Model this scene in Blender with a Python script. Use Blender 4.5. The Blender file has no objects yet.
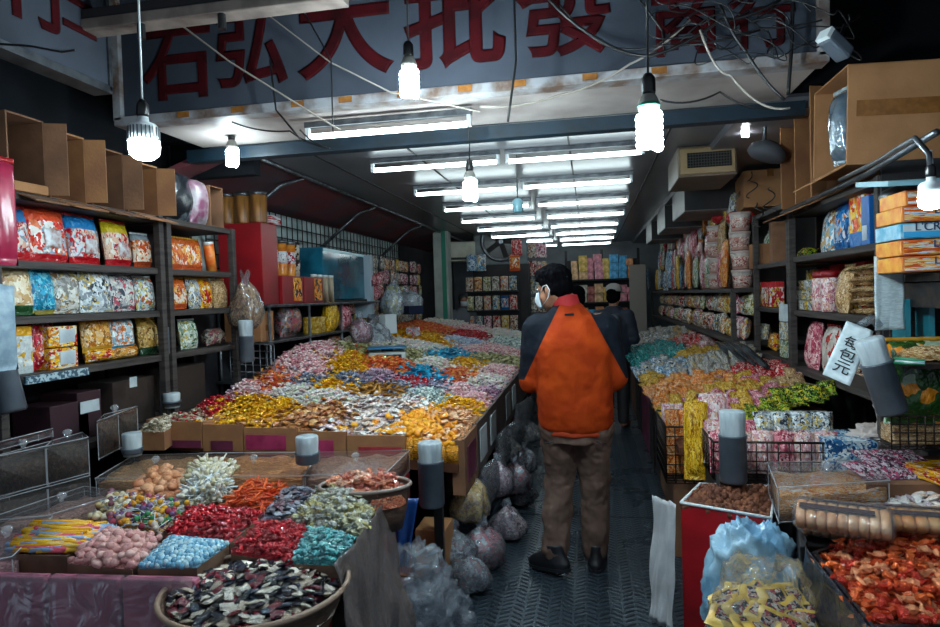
import bpy, math, random
import numpy as np
from mathutils import Vector, Matrix, Euler
from mathutils import noise as mnoise

S = bpy.context.scene
C = S.collection
PI = math.pi
rnd = random.Random(11)

# ------------------------------------------------------------------ camera, world, exposure
FPX = 640.0
cam_d = bpy.data.cameras.new('camera')
cam = bpy.data.objects.new('camera', cam_d)
C.objects.link(cam)
cam_d.sensor_fit = 'HORIZONTAL'
cam_d.sensor_width = 36.0
cam_d.lens = 36.0 * FPX / 940.0
cam_d.clip_start = 0.05
CAM = Vector((0, 0, 1.53))
R3 = (Matrix.Rotation(math.radians(10.6667), 3, 'Z') @ Matrix.Rotation(math.radians(90 - 1.4966), 3, 'X')
      @ Matrix.Rotation(math.radians(-1.8), 3, 'Z'))
cam.matrix_world = Matrix.Translation(CAM) @ R3.to_4x4()
S.camera = cam

w = bpy.data.worlds.new('street_daylight'); S.world = w
w.use_nodes = True
wb = w.node_tree.nodes['Background']
wb.inputs[0].default_value = (0.56, 0.70, 0.84, 1)
wb.inputs[1].default_value = 0.32
S.view_settings.view_transform = 'Standard'
S.view_settings.look = 'None'
S.view_settings.gamma = 1
S.view_settings.use_curve_mapping = False
S.view_settings.exposure = 0.58
S.cycles.use_denoising = True
S.cycles.max_bounces = 7
S.cycles.diffuse_bounces = 3
S.cycles.glossy_bounces = 3
S.cycles.transparent_max_bounces = 12
S.cycles.sample_clamp_indirect = 4
S.cycles.caustics_reflective = False
S.cycles.caustics_refractive = False

TUBE_POWER = 9.0
BULB_POWER = 300.0


def at(px, py, **k):
    """point where the sight line of the photo's pixel meets the plane X=, Y= or Z="""
    d = R3 @ Vector(((px - 470) / FPX, -(py - 313.5) / FPX, -1.0))
    a, v = next(iter(k.items()))
    i = 'XYZ'.index(a)
    return CAM + d * ((v - CAM[i]) / d[i])


def proj(p):
    q = R3.transposed() @ (Vector(p) - CAM)
    return 470 + FPX * q.x / -q.z, 313.5 - FPX * q.y / -q.z


# ------------------------------------------------------------------ materials
def nt(name):
    m = bpy.data.materials.new(name)
    m.use_nodes = True
    t = m.node_tree
    return m, t, t.nodes, t.links, t.nodes['Principled BSDF']


def rgb(c):
    if isinstance(c, str):
        c = c.lstrip('#')
        v = [int(c[i:i + 2], 16) / 255 for i in (0, 2, 4)]
        return tuple(x / 12.92 if x <= .04045 else ((x + .055) / 1.055) ** 2.4 for x in v) + (1,)
    return tuple(c[:3]) + (1,)


def mat(name, col, rough=.5, metal=0.0, col2=None, nscale=12, nlo=.4, nhi=.65, bump=0, bscale=40, spec=.5, coat=0, coord='Object', detail=4, stretch=None):
    m, t, N, L, b = nt(name)
    b.inputs['Base Color'].default_value = rgb(col)
    b.inputs['Roughness'].default_value = rough
    b.inputs['Metallic'].default_value = metal
    b.inputs['Specular IOR Level'].default_value = spec
    b.inputs['Coat Weight'].default_value = coat
    if col2 is not None or bump:
        tc = N.new('ShaderNodeTexCoord'); src = tc.outputs[coord]
        if stretch:
            mp = N.new('ShaderNodeMapping'); mp.inputs['Scale'].default_value = stretch
            L.new(src, mp.inputs[0]); src = mp.outputs[0]
    if col2 is not None:
        n = N.new('ShaderNodeTexNoise'); n.inputs['Scale'].default_value = nscale; n.inputs['Detail'].default_value = detail
        L.new(src, n.inputs['Vector'])
        r = N.new('ShaderNodeValToRGB')
        r.color_ramp.elements[0].position = nlo; r.color_ramp.elements[0].color = rgb(col)
        r.color_ramp.elements[1].position = nhi; r.color_ramp.elements[1].color = rgb(col2)
        L.new(n.outputs[0], r.inputs[0]); L.new(r.outputs[0], b.inputs['Base Color'])
    if bump:
        n2 = N.new('ShaderNodeTexNoise'); n2.inputs['Scale'].default_value = bscale; n2.inputs['Detail'].default_value = 3
        L.new(src, n2.inputs['Vector'])
        bp = N.new('ShaderNodeBump'); bp.inputs['Strength'].default_value = bump; bp.inputs['Distance'].default_value = .01
        L.new(n2.outputs[0], bp.inputs['Height']); L.new(bp.outputs[0], b.inputs['Normal'])
    return m


def ramp_const(N, cols):
    r = N.new('ShaderNodeValToRGB'); cr = r.color_ramp; cr.interpolation = 'CONSTANT'
    n = len(cols)
    while len(cr.elements) < n:
        cr.elements.new(.5)
    for i, c in enumerate(cols):
        cr.elements[i].position = i / n
        cr.elements[i].color = rgb(c)
    return r


def candy_mat(name, cols, rough=.28, metal=0.0, fleck=None, fscale=60, flo=.56, coat=0):
    """one colour of the palette per sweet (object and island random), flecks on the wrapper: print, and painted highlights on the copper foil"""
    m, t, N, L, b = nt(name)
    oi = N.new('ShaderNodeObjectInfo'); ge = N.new('ShaderNodeNewGeometry')
    ad = N.new('ShaderNodeMath'); ad.operation = 'ADD'
    L.new(oi.outputs['Random'], ad.inputs[0]); L.new(ge.outputs['Random Per Island'], ad.inputs[1])
    fr = N.new('ShaderNodeMath'); fr.operation = 'FRACT'; L.new(ad.outputs[0], fr.inputs[0])
    r = ramp_const(N, cols); L.new(fr.outputs[0], r.inputs[0])
    col = r.outputs[0]
    tc = N.new('ShaderNodeTexCoord')
    if fleck:
        n = N.new('ShaderNodeTexNoise'); n.inputs['Scale'].default_value = fscale; n.inputs['Detail'].default_value = 1
        av = N.new('ShaderNodeVectorMath'); av.operation = 'ADD'
        L.new(tc.outputs['Object'], av.inputs[0]); L.new(fr.outputs[0], av.inputs[1]); L.new(av.outputs[0], n.inputs['Vector'])
        st = N.new('ShaderNodeMath'); st.operation = 'GREATER_THAN'; st.inputs[1].default_value = flo
        L.new(n.outputs[0], st.inputs[0])
        mx = N.new('ShaderNodeMix'); mx.data_type = 'RGBA'
        L.new(st.outputs[0], mx.inputs[0]); L.new(col, mx.inputs[6]); mx.inputs[7].default_value = rgb(fleck)
        col = mx.outputs[2]
    L.new(col, b.inputs['Base Color'])
    b.inputs['Roughness'].default_value = rough; b.inputs['Metallic'].default_value = metal
    b.inputs['Coat Weight'].default_value = coat
    n2 = N.new('ShaderNodeTexNoise'); n2.inputs['Scale'].default_value = 150; L.new(tc.outputs['Object'], n2.inputs['Vector'])
    bp = N.new('ShaderNodeBump'); bp.inputs['Strength'].default_value = .5; bp.inputs['Distance'].default_value = .004
    L.new(n2.outputs[0], bp.inputs['Height']); L.new(bp.outputs[0], b.inputs['Normal'])
    return m


def print_mat(name, cols, scale=6, rough=.2, top=None, bottom=None, zt=.78, zb=.16, bump=.8, bscale=8, metal=0, stretch=(1, 1, 1), side=None):
    """printed packaging: patches of the palette in the middle, plain bands on top and bottom (Generated = along the pack itself)"""
    m, t, N, L, b = nt(name)
    tc = N.new('ShaderNodeTexCoord'); oi = N.new('ShaderNodeObjectInfo')
    mp = N.new('ShaderNodeMapping'); mp.inputs['Scale'].default_value = stretch
    L.new(tc.outputs['Generated'], mp.inputs[0])
    cm = N.new('ShaderNodeCombineXYZ')
    ml = N.new('ShaderNodeMath'); ml.operation = 'MULTIPLY'; ml.inputs[1].default_value = 17
    L.new(oi.outputs['Random'], ml.inputs[0]); L.new(ml.outputs[0], cm.inputs[0]); L.new(ml.outputs[0], cm.inputs[1])
    L.new(cm.outputs[0], mp.inputs['Location'])
    nz = N.new('ShaderNodeTexNoise'); nz.inputs['Scale'].default_value = scale * .9; nz.inputs['Detail'].default_value = 2
    L.new(mp.outputs[0], nz.inputs['Vector'])
    mixv = N.new('ShaderNodeMix'); mixv.data_type = 'VECTOR'; mixv.inputs[0].default_value = .22
    L.new(mp.outputs[0], mixv.inputs[4]); L.new(nz.outputs['Color'], mixv.inputs[5])
    v = N.new('ShaderNodeTexVoronoi'); v.inputs['Scale'].default_value = scale
    L.new(mixv.outputs[1], v.inputs['Vector'])
    sp = N.new('ShaderNodeSeparateColor'); L.new(v.outputs['Color'], sp.inputs[0])
    r = ramp_const(N, cols); L.new(sp.outputs[0], r.inputs[0])
    # finer print over part of the pack
    v2 = N.new('ShaderNodeTexVoronoi'); v2.inputs['Scale'].default_value = scale * 2.6
    L.new(mixv.outputs[1], v2.inputs['Vector'])
    sp2 = N.new('ShaderNodeSeparateColor'); L.new(v2.outputs['Color'], sp2.inputs[0])
    r2 = ramp_const(N, list(cols)[::-1]); L.new(sp2.outputs[1], r2.inputs[0])
    nm = N.new('ShaderNodeTexNoise'); nm.inputs['Scale'].default_value = scale * 1.1; nm.inputs['Detail'].default_value = 1
    L.new(mp.outputs[0], nm.inputs['Vector'])
    gt = N.new('ShaderNodeMath'); gt.operation = 'GREATER_THAN'; gt.inputs[1].default_value = .52; L.new(nm.outputs[0], gt.inputs[0])
    mf = N.new('ShaderNodeMix'); mf.data_type = 'RGBA'
    L.new(gt.outputs[0], mf.inputs[0]); L.new(r.outputs[0], mf.inputs[6]); L.new(r2.outputs[0], mf.inputs[7])
    col = mf.outputs[2]
    sx = N.new('ShaderNodeSeparateXYZ'); L.new(tc.outputs['Generated'], sx.inputs[0])
    for c, op, th in ((top, 'GREATER_THAN', zt), (bottom, 'LESS_THAN', zb)):
        if c is not None:
            g = N.new('ShaderNodeMath'); g.operation = op; g.inputs[1].default_value = th; L.new(sx.outputs[2], g.inputs[0])
            mx = N.new('ShaderNodeMix'); mx.data_type = 'RGBA'
            L.new(g.outputs[0], mx.inputs[0]); L.new(col, mx.inputs[6]); mx.inputs[7].default_value = rgb(c); col = mx.outputs[2]
    L.new(col, b.inputs['Base Color'])
    b.inputs['Roughness'].default_value = rough; b.inputs['Metallic'].default_value = metal
    if bump:
        n2 = N.new('ShaderNodeTexNoise'); n2.inputs['Scale'].default_value = bscale; n2.inputs['Detail'].default_value = 3
        L.new(mp.outputs[0], n2.inputs['Vector'])
        bp = N.new('ShaderNodeBump'); bp.inputs['Strength'].default_value = bump; bp.inputs['Distance'].default_value = .02
        L.new(n2.outputs[0], bp.inputs['Height']); L.new(bp.outputs[0], b.inputs['Normal'])
    return m


def film(name, tint=(.8, .85, .9), opacity=.06, rough=.12, bump=.6, bscale=25, gloss=.3):
    """clear plastic: transparent, with a creased glossy skin and a little milkiness"""
    m, t, N, L, b = nt(name)
    out = N['Material Output']
    N.remove(b)
    tr = N.new('ShaderNodeBsdfTransparent'); tr.inputs[0].default_value = rgb(tuple(.7 + .3 * c for c in tint))
    gl = N.new('ShaderNodeBsdfGlossy'); gl.inputs['Roughness'].default_value = rough; gl.inputs[0].default_value = (.9, .95, 1, 1)
    df = N.new('ShaderNodeBsdfDiffuse'); df.inputs[0].default_value = rgb(tint)
    lw = N.new('ShaderNodeLayerWeight'); lw.inputs[0].default_value = .3
    md = N.new('ShaderNodeMath'); md.operation = 'MULTIPLY_ADD'; md.inputs[1].default_value = gloss; md.inputs[2].default_value = .035
    L.new(lw.outputs['Fresnel'], md.inputs[0])
    if bump:
        tc = N.new('ShaderNodeTexCoord')
        n2 = N.new('ShaderNodeTexNoise'); n2.inputs['Scale'].default_value = bscale; n2.inputs['Detail'].default_value = 3; n2.inputs['Distortion'].default_value = 1
        L.new(tc.outputs['Object'], n2.inputs['Vector'])
        bp = N.new('ShaderNodeBump'); bp.inputs['Strength'].default_value = bump; bp.inputs['Distance'].default_value = .02
        L.new(n2.outputs[0], bp.inputs['Height']); L.new(bp.outputs[0], gl.inputs['Normal']); L.new(bp.outputs[0], lw.inputs['Normal'])
    m1 = N.new('ShaderNodeMixShader'); m1.inputs[0].default_value = opacity
    L.new(tr.outputs[0], m1.inputs[1]); L.new(df.outputs[0], m1.inputs[2])
    ms = N.new('ShaderNodeMixShader')
    L.new(md.outputs[0], ms.inputs[0]); L.new(m1.outputs[0], ms.inputs[1]); L.new(gl.outputs[0], ms.inputs[2])
    L.new(ms.outputs[0], out.inputs[0])
    return m


def glow(name, col, power):
    m, t, N, L, b = nt(name)
    b.inputs['Base Color'].default_value = (.8, .8, .8, 1)
    b.inputs['Emission Color'].default_value = rgb(col)
    b.inputs['Emission Strength'].default_value = power
    return m


# ------------------------------------------------------------------ mesh builder
class MB:
    def __init__(self):
        self.v = []; self.f = []; self.mi = []

    def add(self, vs, fs, mi=0):
        o = len(self.v)
        self.v += [tuple(p) for p in vs]
        self.f += [tuple(i + o for i in f) for f in fs]
        self.mi += [mi] * len(fs)
        return self

    def box(self, c, s, rz=0, mi=0, ry=0, rx=0):
        M = Euler((rx, ry, rz)).to_matrix(); c = Vector(c)
        vs = [c + M @ Vector((x * s[0] / 2, y * s[1] / 2, z * s[2] / 2)) for x in (-1, 1) for y in (-1, 1) for z in (-1, 1)]
        return self.add(vs, [(0, 1, 3, 2), (4, 6, 7, 5), (0, 4, 5, 1), (2, 3, 7, 6), (0, 2, 6, 4), (1, 5, 7, 3)], mi)

    def prism(self, poly, z0, z1, mi=0, scale_top=1.0):
        n = len(poly)
        cx = sum(p[0] for p in poly) / n; cy = sum(p[1] for p in poly) / n
        a = sum(poly[i][0] * poly[(i + 1) % n][1] - poly[(i + 1) % n][0] * poly[i][1] for i in range(n))
        if a < 0:
            poly = poly[::-1]
        vs = [(p[0], p[1], z0) for p in poly] + [(cx + (p[0] - cx) * scale_top, cy + (p[1] - cy) * scale_top, z1) for p in poly]
        fs = [tuple(range(n - 1, -1, -1)), tuple(range(n, 2 * n))] + [(i, (i + 1) % n, n + (i + 1) % n, n + i) for i in range(n)]
        return self.add(vs, fs, mi)

    def shell(self, poly, z0, z1, th=.006, mi=0, floor=True):
        """open tray: walls along the polygon with thickness, and a floor"""
        n = len(poly)
        a = sum(poly[i][0] * poly[(i + 1) % n][1] - poly[(i + 1) % n][0] * poly[i][1] for i in range(n))
        if a < 0:
            poly = poly[::-1]
        cx = sum(p[0] for p in poly) / n; cy = sum(p[1] for p in poly) / n
        inn = []
        for p in poly:
            d = math.hypot(p[0] - cx, p[1] - cy) or 1
            k = 1 - 1.4 * th / d
            inn.append((cx + (p[0] - cx) * k, cy + (p[1] - cy) * k))
        vs = ([(p[0], p[1], z0) for p in poly] + [(p[0], p[1], z1) for p in poly] + [(p[0], p[1], z1) for p in inn]
              + [(p[0], p[1], z0 + th) for p in inn])
        fs = []
        for i in range(n):
            j = (i + 1) % n
            fs += [(i, j, n + j, n + i), (n + i, n + j, 2 * n + j, 2 * n + i), (2 * n + i, 2 * n + j, 3 * n + j, 3 * n + i)]
        fs += [tuple(range(n - 1, -1, -1)), tuple(range(3 * n, 4 * n))]
        return self.add(vs, fs, mi)

    def lathe(self, prof, c=(0, 0, 0), n=16, mi=0, axis='Z', M=None, flat=None):
        vs = []; c = Vector(c)
        for k, (r, h) in enumerate(prof):
            fl = flat[k] if flat else 1
            for i in range(n):
                a = 2 * PI * i / n
                p = Vector((r * math.cos(a), r * math.sin(a) * fl, h))
                if axis == 'X': p = Vector((p.z, p.x, p.y))
                if axis == 'Y': p = Vector((p.x, p.z, p.y))
                if M is not None: p = M @ p
                vs.append(c + p)
        fs = []
        for k in range(len(prof) - 1):
            for i in range(n):
                j = (i + 1) % n
                fs.append((k * n + i, k * n + j, (k + 1) * n + j, (k + 1) * n + i))
        m = len(prof) - 1
        fs += [tuple(range(n - 1, -1, -1)), tuple(m * n + i for i in range(n))]
        return self.add(vs, fs, mi)

    def cyl(self, p0, p1, r, n=12, mi=0, r1=None):
        p0 = Vector(p0); p1 = Vector(p1); d = p1 - p0
        q = Vector((0, 0, 1)).rotation_difference(d.normalized()).to_matrix()
        return self.lathe([(r, 0), (r if r1 is None else r1, d.length)], p0, n, mi, M=q)

    def tube(self, path, r, n=6, mi=0, rs=None):
        P = [Vector(p) for p in path]; m = len(P); vs = []
        up = Vector((0, 0, 1)); prev = None
        for k in range(m):
            t = (P[min(k + 1, m - 1)] - P[max(k - 1, 0)]).normalized()
            a = t.cross(up if abs(t.z) < .95 else Vector((1, 0, 0))).normalized()
            if prev is not None and a.dot(prev) < 0: a = -a
            prev = a
            b = t.cross(a)
            rr = rs[k] if rs else r
            for i in range(n):
                g = 2 * PI * i / n
                vs.append(P[k] + (a * math.cos(g) + b * math.sin(g)) * rr)
        fs = [(k * n + i, k * n + (i + 1) % n, (k + 1) * n + (i + 1) % n, (k + 1) * n + i) for k in range(m - 1) for i in range(n)]
        fs += [tuple(range(n - 1, -1, -1)), tuple((m - 1) * n + i for i in range(n))]
        return self.add(vs, fs, mi)

    def sheet(self, fn, nu, nv, mi=0, closed=False):
        vs = [fn(u / (nu), v / (nv)) for v in range(nv + 1) for u in range(nu + 1)]
        fs = [(v * (nu + 1) + u, v * (nu + 1) + u + 1, (v + 1) * (nu + 1) + u + 1, (v + 1) * (nu + 1) + u) for v in range(nv) for u in range(nu)]
        return self.add(vs, fs, mi)

    def ball(self, c, r, n=12, m=8, mi=0):
        r = (r, r, r) if not isinstance(r, (tuple, list)) else r
        prof = [(max(math.sin(PI * k / m), .02), -math.cos(PI * k / m)) for k in range(m + 1)]
        return self.lathe(prof, c, n, mi, M=Matrix.Diagonal(r))

    def mesh(self, name, mats, smooth=True):
        me = bpy.data.meshes.new(name)
        me.from_pydata(self.v, [], self.f)
        for m in (mats if isinstance(mats, (list, tuple)) else [mats]):
            me.materials.append(m)
        if any(self.mi):
            me.polygons.foreach_set('material_index', self.mi)
        if smooth:
            me.polygons.foreach_set('use_smooth', [True] * len(me.polygons))
        me.update()
        return me

    def build(self, name, mats, parent=None, smooth=False, bevel=0, loc=None, solid=0, sub=0):
        return link(name, self.mesh(name, mats, smooth), parent, bevel, loc, solid, sub)


def link(name, me, parent=None, bevel=0, loc=None, solid=0, sub=0):
    o = bpy.data.objects.new(name, me)
    C.objects.link(o)
    if parent is not None: o.parent = parent
    if loc is not None: o.location = loc
    if solid:
        s = o.modifiers.new('solid', 'SOLIDIFY'); s.thickness = solid; s.offset = 0
    if sub:
        s = o.modifiers.new('sub', 'SUBSURF'); s.levels = sub; s.render_levels = sub
    if bevel:
        s = o.modifiers.new('bevel', 'BEVEL'); s.width = bevel; s.segments = 2; s.limit_method = 'ANGLE'
    return o


def tag(o, label, cat, group=None, kind=None):
    if label:
        for a, b in (('', ''), (' the ', ' '), (' on top of ', ' on '), (' of its ', ' '), (' in ', ' '), (' and ', ' ')):
            if len(label.split()) > 16: label = label.replace(a, b) if a else label
        o['label'] = label
    if cat: o['category'] = cat
    if group: o['group'] = group
    if kind: o['kind'] = kind
    return o


def struct(o):
    o['kind'] = 'structure'
    return o


def thing(name, label, cat, loc=(0, 0, 0), rz=0, group=None, rot=None):
    o = bpy.data.objects.new(name, None)
    C.objects.link(o); o.empty_display_size = .05
    o.location = loc; o.rotation_euler = rot if rot else (0, 0, rz)
    return tag(o, label, cat, group)


def dup(root, loc, rz=None, label=None, group=None, rot=None, scale=None):
    def cp(o, par):
        c = o.copy(); C.objects.link(c)
        if par is not None: c.parent = par
        for ch in o.children: cp(ch, c)
        return c
    r = cp(root, None)
    r.location = loc
    if rz is not None: r.rotation_euler = (0, 0, rz)
    if rot is not None: r.rotation_euler = rot
    if scale is not None: r.scale = scale
    tag(r, label, None, group)
    return r


def text_mesh(s, name, m, M, size, parent=None, extrude=.004, bold=0.0, sx=1):
    """lettering as a flat solid: M places it (text lies in its local XY plane), origin centre-bottom"""
    cu = bpy.data.curves.new(name, 'FONT'); cu.body = s; cu.size = size; cu.extrude = extrude; cu.bevel_depth = bold; cu.bevel_resolution = 0
    cu.align_x = 'CENTER'
    o = bpy.data.objects.new(name, cu); C.objects.link(o)
    bpy.context.view_layer.update()
    me = bpy.data.meshes.new_from_object(o.evaluated_get(bpy.context.evaluated_depsgraph_get()))
    bpy.data.objects.remove(o)
    me.transform(M @ Matrix.Diagonal((sx, 1, .35 if bold else 1, 1)))
    me.materials.clear(); me.materials.append(m)
    return link(name, me, parent)


ORD = ['first', 'second', 'third', 'fourth', 'fifth', 'sixth', 'seventh', 'eighth', 'ninth', 'tenth', 'eleventh', 'twelfth', 'thirteenth', 'fourteenth', 'fifteenth', 'sixteenth']
# ------------------------------------------------------------------ common materials
M_ = {}
M_['card'] = mat('cardboard', '#9b6b43', .8, col2='#83563a', nscale=5, bump=.15, bscale=60)
M_['card2'] = mat('cardboard_dull', '#7d563c', .85, col2='#644430', nscale=6, bump=.15, bscale=50)
M_['cardpale'] = mat('cardboard_pale', '#a8774e', .8, col2='#94663f', nscale=4, bump=.12, bscale=60)  # paler cardboard tone
M_['tape'] = mat('brown_tape', '#7a4d22', .25, col2='#8d5d2c', nscale=30)
M_['wood'] = mat('weathered_shelf_board', '#3d3532', .65, col2='#221d1c', nscale=9, bump=.4, bscale=25, stretch=(1, .25, 6))
M_['woodred'] = mat('red_brown_plywood', '#6b3a20', .6, col2='#40200f', nscale=4, bump=.2, stretch=(1, 5, 1))
M_['dark'] = mat('dark_board', '#141317', .7, col2='#1f1b1d', nscale=5)
M_['black'] = mat('black_plastic', '#0d0d0f', .4)
M_['iron'] = mat('dark_iron', '#1b191b', .5, .6, col2='#3a2a20', nscale=30)
M_['steel'] = mat('dull_steel', '#6c7075', .35, .8, col2='#4a4d52', nscale=14)
M_['white'] = mat('white_plastic', '#cfd6d8', .35)
M_['tubegrey'] = mat('grey_plastic_pipe', '#3c434c', .35, col2='#525a64', nscale=5)
M_['red'] = mat('red_carton', '#860b14', .45, col2='#68080f', nscale=3)
M_['redbox'] = mat('red_enamel', '#a8141c', .35, col2='#7c0d12', nscale=4)
M_['maroon'] = mat('maroon_carton', '#5a2036', .5, col2='#7b3350', nscale=6)
M_['pinklabel'] = mat('pink_label', '#a8325a', .5, col2='#8d2047', nscale=15)
M_['paper'] = mat('white_paper', '#b9c2c6', .8, col2='#9aa4aa', nscale=8)
M_['ink'] = mat('black_ink', '#15181d', .6)
M_['redink'] = mat('red_paint', '#3a070c', .85, col2='#260508', nscale=7, spec=.1)
M_['signboard'] = mat('sign_panel', '#3d424c', .7, col2='#2d323b', nscale=1.6, bump=.05, spec=.2)
M_['ceil'] = mat('ceiling_panel', '#6a6a70', .30, col2='#545458', nscale=1.3)
M_['soffit'] = mat('awning_soffit', '#a59c98', .6, col2='#7f7571', nscale=2.2, detail=6)
M_['blue'] = mat('blue_steel_beam', '#05202f', .5, col2='#04161f', nscale=8)
M_['wall'] = mat('grimy_wall', '#2a2b31', .8, col2='#1c1a1f', nscale=3)
M_['facade'] = mat('dark_facade', '#0a0e15', .9, col2='#07090d', nscale=3, spec=.2)
M_['clear'] = film('clear_bag_plastic', (.75, .82, .88), .06, .14, .8, 18, .5)
M_['plexi'] = film('clear_acrylic', (.85, .80, .80), .015, .08, .0, 10, .24)
M_['haze'] = film('cloudy_bag_plastic', (.60, .66, .74), .14, .16, 1.0, 16, .6)
M_['bluebag'] = film('pale_blue_bag_plastic', (.42, .66, .84), .34, .22, 1.0, 14, .5)
M_['tube_on'] = glow('lit_tube', (.80, .97, 1.0), TUBE_POWER)
M_['bulb_on'] = glow('lit_bulb', (.74, .93, 1.0), BULB_POWER)
M_['led_on'] = glow('lit_led_dome', (.74, .93, 1.0), BULB_POWER * .42)

# floor: black steel tread plate with a chevron of raised bars
m, t, N, L, b = nt('tread_plate')
tc = N.new('ShaderNodeTexCoord')
sx = N.new('ShaderNodeSeparateXYZ'); L.new(tc.outputs['Object'], sx.inputs[0])


def mth(op, a, bb=None, c=None):
    n = N.new('ShaderNodeMath'); n.operation = op
    for i, q in enumerate((a, bb, c)):
        if q is None: continue
        if isinstance(q, (int, float)): n.inputs[i].default_value = q
        else: L.new(q, n.inputs[i])
    return n.outputs[0]


px_ = mth('MULTIPLY', sx.outputs[0], 17.0)
par = mth('GREATER_THAN', mth('FRACT', mth('MULTIPLY', px_, .5)), .5)
sgn = mth('MULTIPLY_ADD', par, 2.0, -1.0)
fx = mth('SUBTRACT', mth('FRACT', px_), .5)
ph = mth('MULTIPLY_ADD', mth('MULTIPLY', fx, sgn), 1.0, mth('MULTIPLY', sx.outputs[1], 24.0))
ridge = mth('SUBTRACT', 1.0, mth('MULTIPLY', mth('ABSOLUTE', mth('SUBTRACT', mth('FRACT', ph), .5)), 4.0))
edge = mth('SUBTRACT', .40, mth('ABSOLUTE', fx))
hgt = mth('MINIMUM', mth('MAXIMUM', ridge, 0), mth('MULTIPLY', mth('MAXIMUM', edge, 0), 9.0))
bp = N.new('ShaderNodeBump'); bp.inputs['Strength'].default_value = 1.0; bp.inputs['Distance'].default_value = .012
L.new(hgt, bp.inputs['Height']); L.new(bp.outputs[0], b.inputs['Normal'])
nz = N.new('ShaderNodeTexNoise'); nz.inputs['Scale'].default_value = 2.2; nz.inputs['Detail'].default_value = 5
L.new(tc.outputs['Object'], nz.inputs['Vector'])
mr = N.new('ShaderNodeMapRange'); mr.inputs[1].default_value = .35; mr.inputs[2].default_value = .7; mr.inputs[3].default_value = .22; mr.inputs[4].default_value = .42
L.new(nz.outputs[0], mr.inputs[0]); L.new(mr.outputs[0], b.inputs['Roughness'])
b.inputs['Base Color'].default_value = rgb('#39454f'); b.inputs['Metallic'].default_value = .5
M_['tread'] = m
M_['skirt'] = film('dusty_clear_sheet', (.80, .70, .74), .05, .22, 1.0, 9, .30)

# ------------------------------------------------------------------ room shell
def slab(name, lo, hi, m):
    b_ = MB().box([(lo[i] + hi[i]) / 2 for i in range(3)], [hi[i] - lo[i] for i in range(3)])
    return struct(b_.build(name, m))


slab('floor', (-3.2, -1.0, -.1), (2.6, 14.2, 0), M_['tread'])
fs = MB()
for y in (4.42, 7.0, 9.6):
    fs.box((0, y, .002), (1.2, .012, .003))
struct(fs.build('trim_4', M_['black']))
slab('wall_left', (-3.2, 1.0, 0), (-2.98, 4.2, 3.4), M_['facade'])
slab('wall_left_inner', (-3.2, 4.2, 0), (-2.98, 14.2, 3.4), M_['wall'])
slab('wall_right', (2.45, 1.0, 0), (2.6, 4.4, 3.4), M_['facade'])
slab('wall_right_inner', (1.92, 4.4, 0), (2.6, 14.2, 3.4), M_['wall'])
slab('wall_back', (-3.2, 14.0, 0), (2.05, 14.2, 3.0), mat('grey_back_wall', '#6c7074', .7, col2='#54585e', nscale=2))
slab('ceiling', (-2.35, 4.0, 2.60), (.92, 14.0, 2.68), M_['ceil'])
# seams of the ceiling panels
cs = MB()
for x in (-1.95, -1.25, -.12, .55):
    cs.box((x, 9, 2.597), (.012, 9.9, .006))
struct(cs.build('trim_5', M_['dark']))
# slanted side of the ceiling on the left, purple grey boarding
b_ = MB(); b_.add([(-2.35, 4.0, 2.62), (-2.35, 14, 2.62), (-2.98, 14, 2.40), (-2.98, 4.0, 2.40), (-2.35, 4.0, 2.66), (-2.35, 14, 2.66), (-2.98, 14, 2.44), (-2.98, 4.0, 2.44)],
                  [(0, 1, 2, 3), (7, 6, 5, 4), (0, 4, 5, 1), (2, 6, 7, 3), (1, 5, 6, 2), (0, 3, 7, 4)])
struct(b_.build('trim_1', mat('purple_grey_boarding', '#4a3a40', .6, col2='#6b2a30', nscale=2.5, detail=6)))
# right side: sloping dark boards under which the duct boxes sit
slab('trim_2', (.90, 4.0, 2.55), (1.85, 14, 2.62), M_['ceil'])
slab('ceiling_light_block', (-3.2, 1.0, 3.36), (2.6, 4.1, 3.46), M_['facade'])  # unseen roof slab, added to keep sky light off the shop front
# awning soffit between the sign and the blue beam
slab('ceiling_awning', (-2.56, 3.26, 2.60), (1.12, 3.98, 2.63), M_['soffit'])
b_ = MB().box((-.72, 4.0, 2.545), (3.9, .09, .08))
struct(b_.build('beam', M_['blue']))
slab('wall_facade', (-3.2, 4.05, 2.68), (2.1, 4.15, 3.40), M_['facade'])
slab('wall_facade_left', (-3.0, 4.22, 2.45), (-2.32, 4.3, 3.4), M_['facade'])
slab('wall_facade_right', (1.12, 3.9, 2.66), (2.05, 4.04, 3.4), M_['facade'])

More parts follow.
